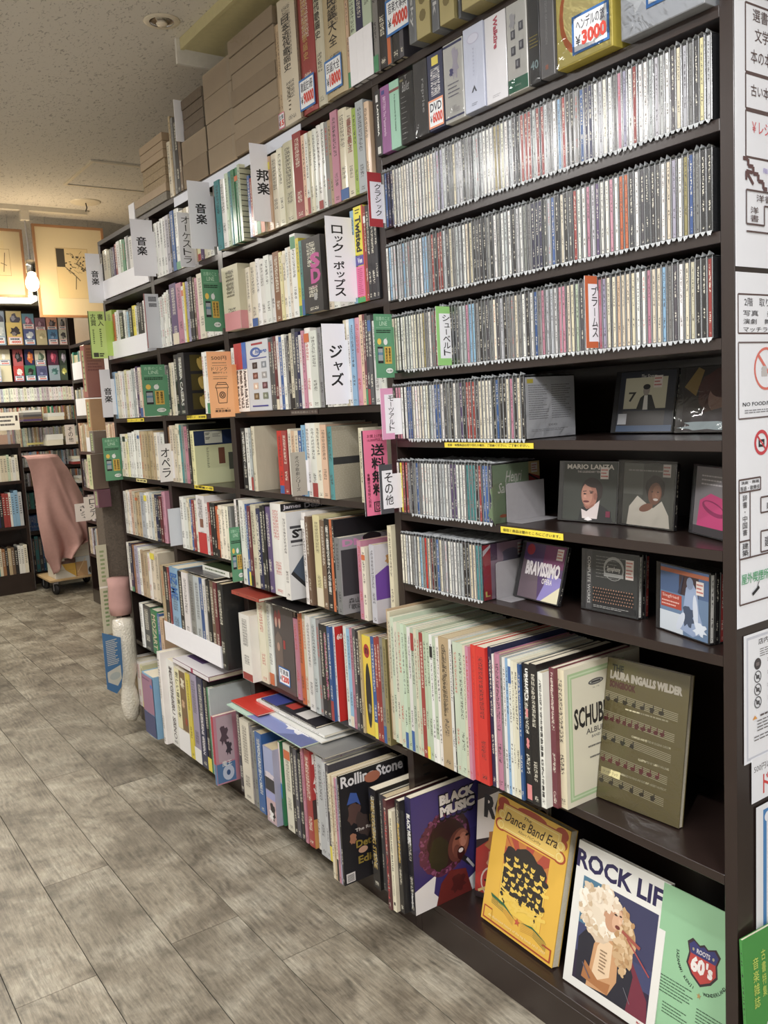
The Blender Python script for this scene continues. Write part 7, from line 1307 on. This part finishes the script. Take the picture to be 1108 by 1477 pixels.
# ================================================================== low island bookcase in front, left edge of the picture
IY = 7.3; ix = onp(36, 740, 1, IY).x; IXR = .395
iz = [onp(20, 646, 1, IY).z, onp(20, 696, 1, IY).z, onp(20, 762, 1, IY).z]
r = empty('bookcase', (-.3, IY, 0)); tag(r, 'low dark island bookcase at the left edge, in front of the back wall', 'bookcase')
for x in (-.9, .675): G().box((x, 0, 0), (x + .02, .25, iz[0])).build('side_panel', M_WOOD, r)
G().box((-.879, .235, .0), (.6745, .25, iz[0])).build('back_panel', M_WOOD, r); G().box((-.879, 0, 0), (.6745, .234, .155)).build('plinth', M_WOOD, r); G().box((-.9, -.005, iz[0] + .0003), (.695, .25, iz[0] + .03)).build('top_board', M_WOOD, r)
for z in iz[1:]: G().box((-.879, 0, z - .012), (.6745, .234, z + .012)).build('shelf_board', M_WOOD, r)
rr = random.Random(12); nb_ = 0
for zb, h, mix, lo_ in ((iz[1] + .0125, .215, 'Yiccmiwi', 'upper'), (iz[2] + .0125, .29, 'skBkrrwssl', 'middle'), (.1555, .25, 'vecdktvkwwi', 'lower')):
    x = .365; j = 0
    while x > .06:
        t = rr.uniform(.016, .03); c = mix[j % len(mix)] if j < len(mix) else rr.choice(mix); c = mix[::-1][j % len(mix)]; hh = h * rr.uniform(.84, 1)
        o = G().box((0, 0, 0), (t - .0006, .14, hh), c=.001).build('book', [M_COVER]); o.color = (*lin(PAL[c]), 1); o.location = (x - t, IY + .006, zb); tag(o, '%s book on the low island bookcase, %s row, %s from right' % (NAME[c], lo_, ORD(j + 1)), 'book', 'books in the low island bookcase')
        a = Art(t - .0006, hh); a.lines(.25, .35, .75, .9, 8, (60, 60, 66) if c in 'wicYslm' else (200, 196, 186), .4, seed=j); a.build('spine_print', o, (0, -.0002, 0), (1, 0, 0), (0, 0, 1)); x -= t; j += 1
def onisl(px, py, y=IY + .03): return onp(px, py, 1, y)
p = onisl(-6, 621); q = onisl(26, 594); r = empty('hand_lettered_sign', (p.x, IY + .02, iz[0] + .0305)); tag(r, 'white sign with handwriting on top of the low island bookcase', 'sign'); W_ = q.x - p.x; H_ = q.z - iz[0] - .03
G().box((0, 0, H_ - .14), (W_, .003, H_)).build('card', M_CARD, r); G().box((W_ / 2 - .01, .004, 0), (W_ / 2 + .01, .008, H_ - .02)).build('stand', M_METAL, r); a = Art(W_, .14); a.rect(0, 0, 1, 1, (232, 228, 214)); a.lines(.2, .2, .8, .85, 3, (50, 46, 50), .5); a.rect(.84, .5, .94, .8, (60, 40, 40)); a.build('sign_print', r, (0, -.0002, H_ - .14), (1, 0, 0), (0, 0, 1), M_PRINTM)
o = G().box((0, 0, 0), (.16, .12, .075), c=.002).build('postcard_box', M_COVER); o.color = (*lin((176, 140, 120)), 1); o.location = (.19, IY + .03, iz[0] + .0305); tag(o, 'box of picture postcards on the low island bookcase', 'box')
pile('book_pile', .13, iz[0] + .108, .2, 3, .03, 'ciw', 'cream books stacked on the postcard box, left edge', y=IY + .09, d=.1)
# ================================================================== cart with boxes and the pink dust cloth
cy = 7.1
r = empty('platform_cart', (.64, cy, 0)); tag(r, 'small wooden platform cart on four black castors', 'cart')
G().box((-.21, -.14, .105), (.21, .28, .122), c=.002).build('platform', plain('light_plywood', (200, 164, 112), .5, nz=.1), r)
for x in (-.16, .17):
    for y in (-.1, .22):
        w = empty('t', (0, 0, 0)); bpy.data.objects.remove(w)
        g = G(); k = []
        c = G().lathe([(.001, -.012), (.038, -.012), (.042, -.006), (.042, .006), (.038, .012), (.001, .012)], seg=18).build('castor', plain('rubber', (26, 25, 27), .5), r); smooth(c); c.rotation_euler = (0, math.pi / 2, .4); c.location = (x, y, .042)
        G().box((x - .018, y - .02, .086), (x + .018, y + .02, .1045)).box((x - .017, y - .006, .03), (x - .0145, y + .006, .086)).box((x + .0145, y - .006, .03), (x + .017, y + .006, .086)).build('castor_fork', M_METAL, r)
def bxx(x0, x1, y0, y1, z0, z1, c, lb, fn=None):
    o = G().box((0, 0, 0), (x1 - x0, y1 - y0, z1 - z0), c=.002).build('box', M_COVER); o.color = (*lin(c), 1); o.location = (x0, y0, z0); tag(o, lb, 'box', 'boxes on the cart')
    if fn: a = Art(x1 - x0, z1 - z0); fn(a); a.build('side_print', o, (0, -.0002, 0), (1, 0, 0), (0, 0, 1))
WB = (226, 220, 206)
bxx(.48, .64, cy - .13, cy + .1, .1225, .185, WB, 'white box at bottom front of the cart, with ochre corner', lambda a: a.poly([(.5, 1), (1, 0), (1, 1)], (214, 164, 60)))
bxx(.48, .64, cy - .13, cy + .1, .186, .235, WB, 'white box above the bottom one on the cart', lambda a: a.poly([(.35, 1), (.5, 0), (1, 0), (1, 1)], (214, 164, 60)))
bxx(.475, .64, cy - .13, cy + .1, .236, .275, (110, 80, 70), 'flat brown and white box on the cart', lambda a: a.rect(0, .6, .5, 1, WB)); bxx(.475, .64, cy - .13, cy + .1, .276, .36, WB, 'top white box with barcode under the pink cloth', lambda a: a.lines(.65, .4, .95, .85, 2, (60, 60, 60), .9, rag=0))
bxx(.645, .84, cy - .12, cy + .1, .1225, .275, (206, 214, 220), 'pictorial box at right of the cart with orange and blue print', lambda a: (a.rect(0, 0, .45, .75, (206, 160, 110)), a.line((.05, .2), (.4, .9), .03, (230, 200, 150)), a.ell(.8, .6, .14, .2, (90, 130, 200)), a.ell(.62, .25, .14, .2, (60, 56, 50))))
bxx(.645, .84, cy - .12, cy + .1, .276, .33, WB, 'white box on the pictorial box'); bxx(.65, .84, cy - .12, cy + .1, .331, .40, WB, 'topmost white box at right of the cart with two dark marks', lambda a: (a.rect(.68, .35, .78, .75, (60, 60, 60)), a.rect(.84, .35, .94, .75, (60, 60, 60))))
def cloth():
    # rack shape underneath, cloth hanging from its top with folds; outline as in view
    nu, nv = 64, 40; vs = []; fs = []
    yF = cy - .2
    L = [(0, .335, 1.09), (.15, .352, .98), (.35, .375, .75), (.6, .39, .5), (.8, .395, .32), (1, .455, .17)]
    Rr = [(0, .60, 1.09), (.15, .665, .98), (.35, .735, .78), (.55, .79, .60), (.72, .86, .50), (.8, .88, .45), (1, .72, .40)]
    def ip(T, v):
        for a, b in zip(T, T[1:]):
            if a[0] <= v <= b[0]: k = (v - a[0]) / (b[0] - a[0]); return a[1] + (b[1] - a[1]) * k, a[2] + (b[2] - a[2]) * k
        return T[-1][1:]
    for i in range(nu + 1):
        u = i / nu
        for j in range(nv + 1):
            v = j / nv; lx, lz = ip(L, v); rx, rz = ip(Rr, v); x = lx + (rx - lx) * u; z = lz + (rz - lz) * (u ** .8)
            amp = .10 * max(0, v - .25) ** 1.0 * (.3 + u); f = math.sin(u * 19 + 3 * v + 1.2 * math.sin(v * 5)) * amp + .02 * math.sin(u * 9 + v * 7) * v
            bel = -.10 * math.sin(math.pi * min(1, v * 1.05)) * math.sin(math.pi * u) * (v > .0) * v; edge = .10 * max(0, (u - .62) / .38) ** 1.2 * (1 - v * .5)
            crease = -.035 * math.exp(-((u - .68 + .1 * v) / .05) ** 2) * (v < .75) * v
            zz = z - .05 * math.sin(u * 14) * max(0, v - .8) * 2.0 + (.0 if v > .02 else 0)
            vs.append((x + .008 * math.sin(v * 9 + u * 4), yF + f + bel + edge + crease, zz))
    fs = [(i * (nv + 1) + j, (i + 1) * (nv + 1) + j, (i + 1) * (nv + 1) + j + 1, i * (nv + 1) + j + 1) for i in range(nu) for j in range(nv)]
    b = len(vs)
    for i in range(nu + 1):
        u = i / nu; vs += [(.335 + .265 * u, yF + .10 * max(0, (u - .62) / .38) ** 1.2 + .0, 1.09), (.405 + .20 * u, yF + .45, 1.092)]
    fs += [(b + 2 * i, b + 2 * i + 1, b + 2 * i + 3, b + 2 * i + 2) for i in range(nu)]
    o = smooth(meshobj('dust_cloth', vs, fs, M_PINK)); tag(o, 'dusty pink cloth draped over a tall rack beside the cart', 'cloth'); m = o.modifiers.new('t', 'SOLIDIFY'); m.thickness = .002
    return o
cloth()
r = empty('stock_rack', (.48, 7.02, 0)); tag(r, 'rack standing under the pink cloth', 'rack'); 
for x, y in ((-.06, .40), (.10, .40), (-.06, .46), (.10, .46)): G().tube([(x, y, 0), (x, y, 1.07)], .008, 8).build('leg', M_METAL, r)
G().box((-.07, -.03, 1.071), (.11, .47, 1.085)).build('shelf', M_METAL, r)
# ================================================================== hanging pictures, lamp and track
FY = 5.2
def framed(pl, pr, pt, pb, label, inner):
    a = onp(pl, (pt + pb) / 2, 1, FY); b = onp(pr, (pt + pb) / 2, 1, FY); zt_ = onp((pl + pr) / 2, pt, 1, FY).z; zb_ = onp((pl + pr) / 2, pb, 1, FY).z; W = b.x - a.x; H = zt_ - zb_
    r = empty('framed_picture', (a.x, FY, zb_), rx=math.radians(0)); tag(r, label, 'picture'); t = .014; FM = plain('orange_wood_frame', (176, 124, 82), .4, coat=.3)
    for p_, q_ in (((0, 0, 0), (t, .02, H)), ((W - t, 0, 0), (W, .02, H)), ((t + .0002, 0, 0), (W - t - .0002, .02, t)), ((t + .0002, 0, H - t), (W - t - .0002, .02, H))): G().box(p_, q_, c=.001).build('frame_rail', FM, r)
    G().box((t, .006, t), (W - t, .018, H - t)).build('mount', plain('cream_mount', (226, 208, 168), .8, nz=.01, bs=0), r); a_ = Art(W - 2 * t, H - 2 * t); inner(a_); a_.build('picture_print', r, (t, .0056, t), (1, 0, 0), (0, 0, 1), M_PRINTM)
    zc_ = CEIL - zb_
    for xx in (W * .2, W * .8): G().tube([(xx, .025, H - .02), (xx, .025, zc_ - .002)], .0012, 5).build('hanging_wire', M_METAL, r)
    return r
def branch(a):
    P = (222, 198, 146); a.rect(.28, .2, .76, .77, P); a.frame(.275, .195, .765, .775, .004, (190, 160, 110)); a.rect(.285, .555, .41, .765, (66, 62, 56)); rr = random.Random(8)
    for i in range(30):
        x = .42 + rr.random() * .3; y = .5 + rr.random() * .22; an = rr.uniform(-1.2, 1.2); l = rr.uniform(.03, .09); a.line((x, y), (x + l * math.cos(an), y + l * math.sin(an) * .8), rr.uniform(.004, .012), (84, 76, 62)); a.l -= 1
    a.l += 1
    for i in range(14): a.ell(.42 + rr.random() * .3, .48 + rr.random() * .2, .014, .01, (70, 62, 52), 7, jag=.3, seed=i)
    for p_, q_ in (((.4, .56), (.56, .45)), ((.5, .5), (.62, .4)), ((.66, .68), (.58, .6)), ((.58, .6), (.72, .52)), ((.56, .45), (.54, .3))): a.line(p_, q_, .012, (110, 100, 80))
framed(52, 154, 326, 458, 'large framed print of blossom branch hanging near the leftmost music sign', branch)
framed(-60, 36, 328, 428, 'framed print cut by the left picture edge, beside the lamp', lambda a: (a.rect(.3, .2, .72, .85, (226, 206, 160)), a.frame(.6, .3, .8, .72, .006, (170, 140, 90)), a.line((.68, .36), (.72, .66), .012, (90, 76, 56)), a.line((.64, .5), (.74, .46), .01, (90, 76, 56))))
tp = onp(125, 311, 2, 2.475)
o = G().box((-1.4, -.018, 0), (tp.x, .018, .024)).build('lighting_track', plain('white_track', (214, 206, 190), .4)); o.location = (0, tp.y, 2.4755); tag(o, 'white lighting track on the ceiling above the framed prints', 'lighting track')
lx = onp(40, 360, 1, tp.y).x; zbulb = onp(45, 412, 1, tp.y).z
r = empty('pendant_spotlight', (lx, tp.y, zbulb)); tag(r, 'pendant lamp with glowing bulb hanging from the track between the pictures', 'lamp')
G().box((-.02, -.02, 2.475 - zbulb - .05), (.02, .02, 2.4748 - zbulb)).build('track_adapter', plain('white_track', (1, 1, 1)), r)
G().tube([(0, 0, 2.425 - zbulb), (.006, 0, .135)], .005, 8).build('stem', M_METAL, r)
smooth(G().lathe([(.001, .14), (.02, .135), (.026, .12), (.026, .07), (.022, .068), (.001, .068)], c=(.006, 0), seg=18).build('lamp_holder', M_CHR, r))
mb, nt, b_ = base_mat('glowing_bulb'); b_.inputs['Emission Color'].default_value = (*lin((255, 214, 140)), 1); b_.inputs['Emission Strength'].default_value = 10
smooth(G().lathe([(.001, -.03), (.018, -.026), (.032, -.008), (.036, .014), (.03, .038), (.02, .055), (.018, .067)], c=(.006, 0), seg=20).build('bulb', mb, r))
l = bpy.data.lights.new('pendant_light', 'POINT'); l.energy = 6; l.color = (1, .78, .5); l.shadow_soft_size = .045; o = bpy.data.objects.new('pendant_light', l); COL.objects.link(o); o.location = (lx + .006, tp.y - .05, zbulb - .05); o['kind'] = 'structure'
# fluorescent fitting over the back bookcase
mf, nt, b_ = base_mat('fluorescent_tube_cover'); b_.inputs['Emission Color'].default_value = (*lin((255, 244, 214)), 1); b_.inputs['Emission Strength'].default_value = 5
p = onp(50, 434, 1, 7.25); r = empty('fluorescent_fitting', (p.x, 7.25, p.z)); tag(r, 'bright fluorescent fitting above the back bookcase, at left edge', 'light')
G().box((-1.3, -.09, -.012), (0, .09, .03), c=.008).build('diffuser', mf, r); G().box((-1.3, -.05, .0305), (-.02, .05, CEIL - p.z - .001)).build('housing', plain('white_track', (1, 1, 1)), r)
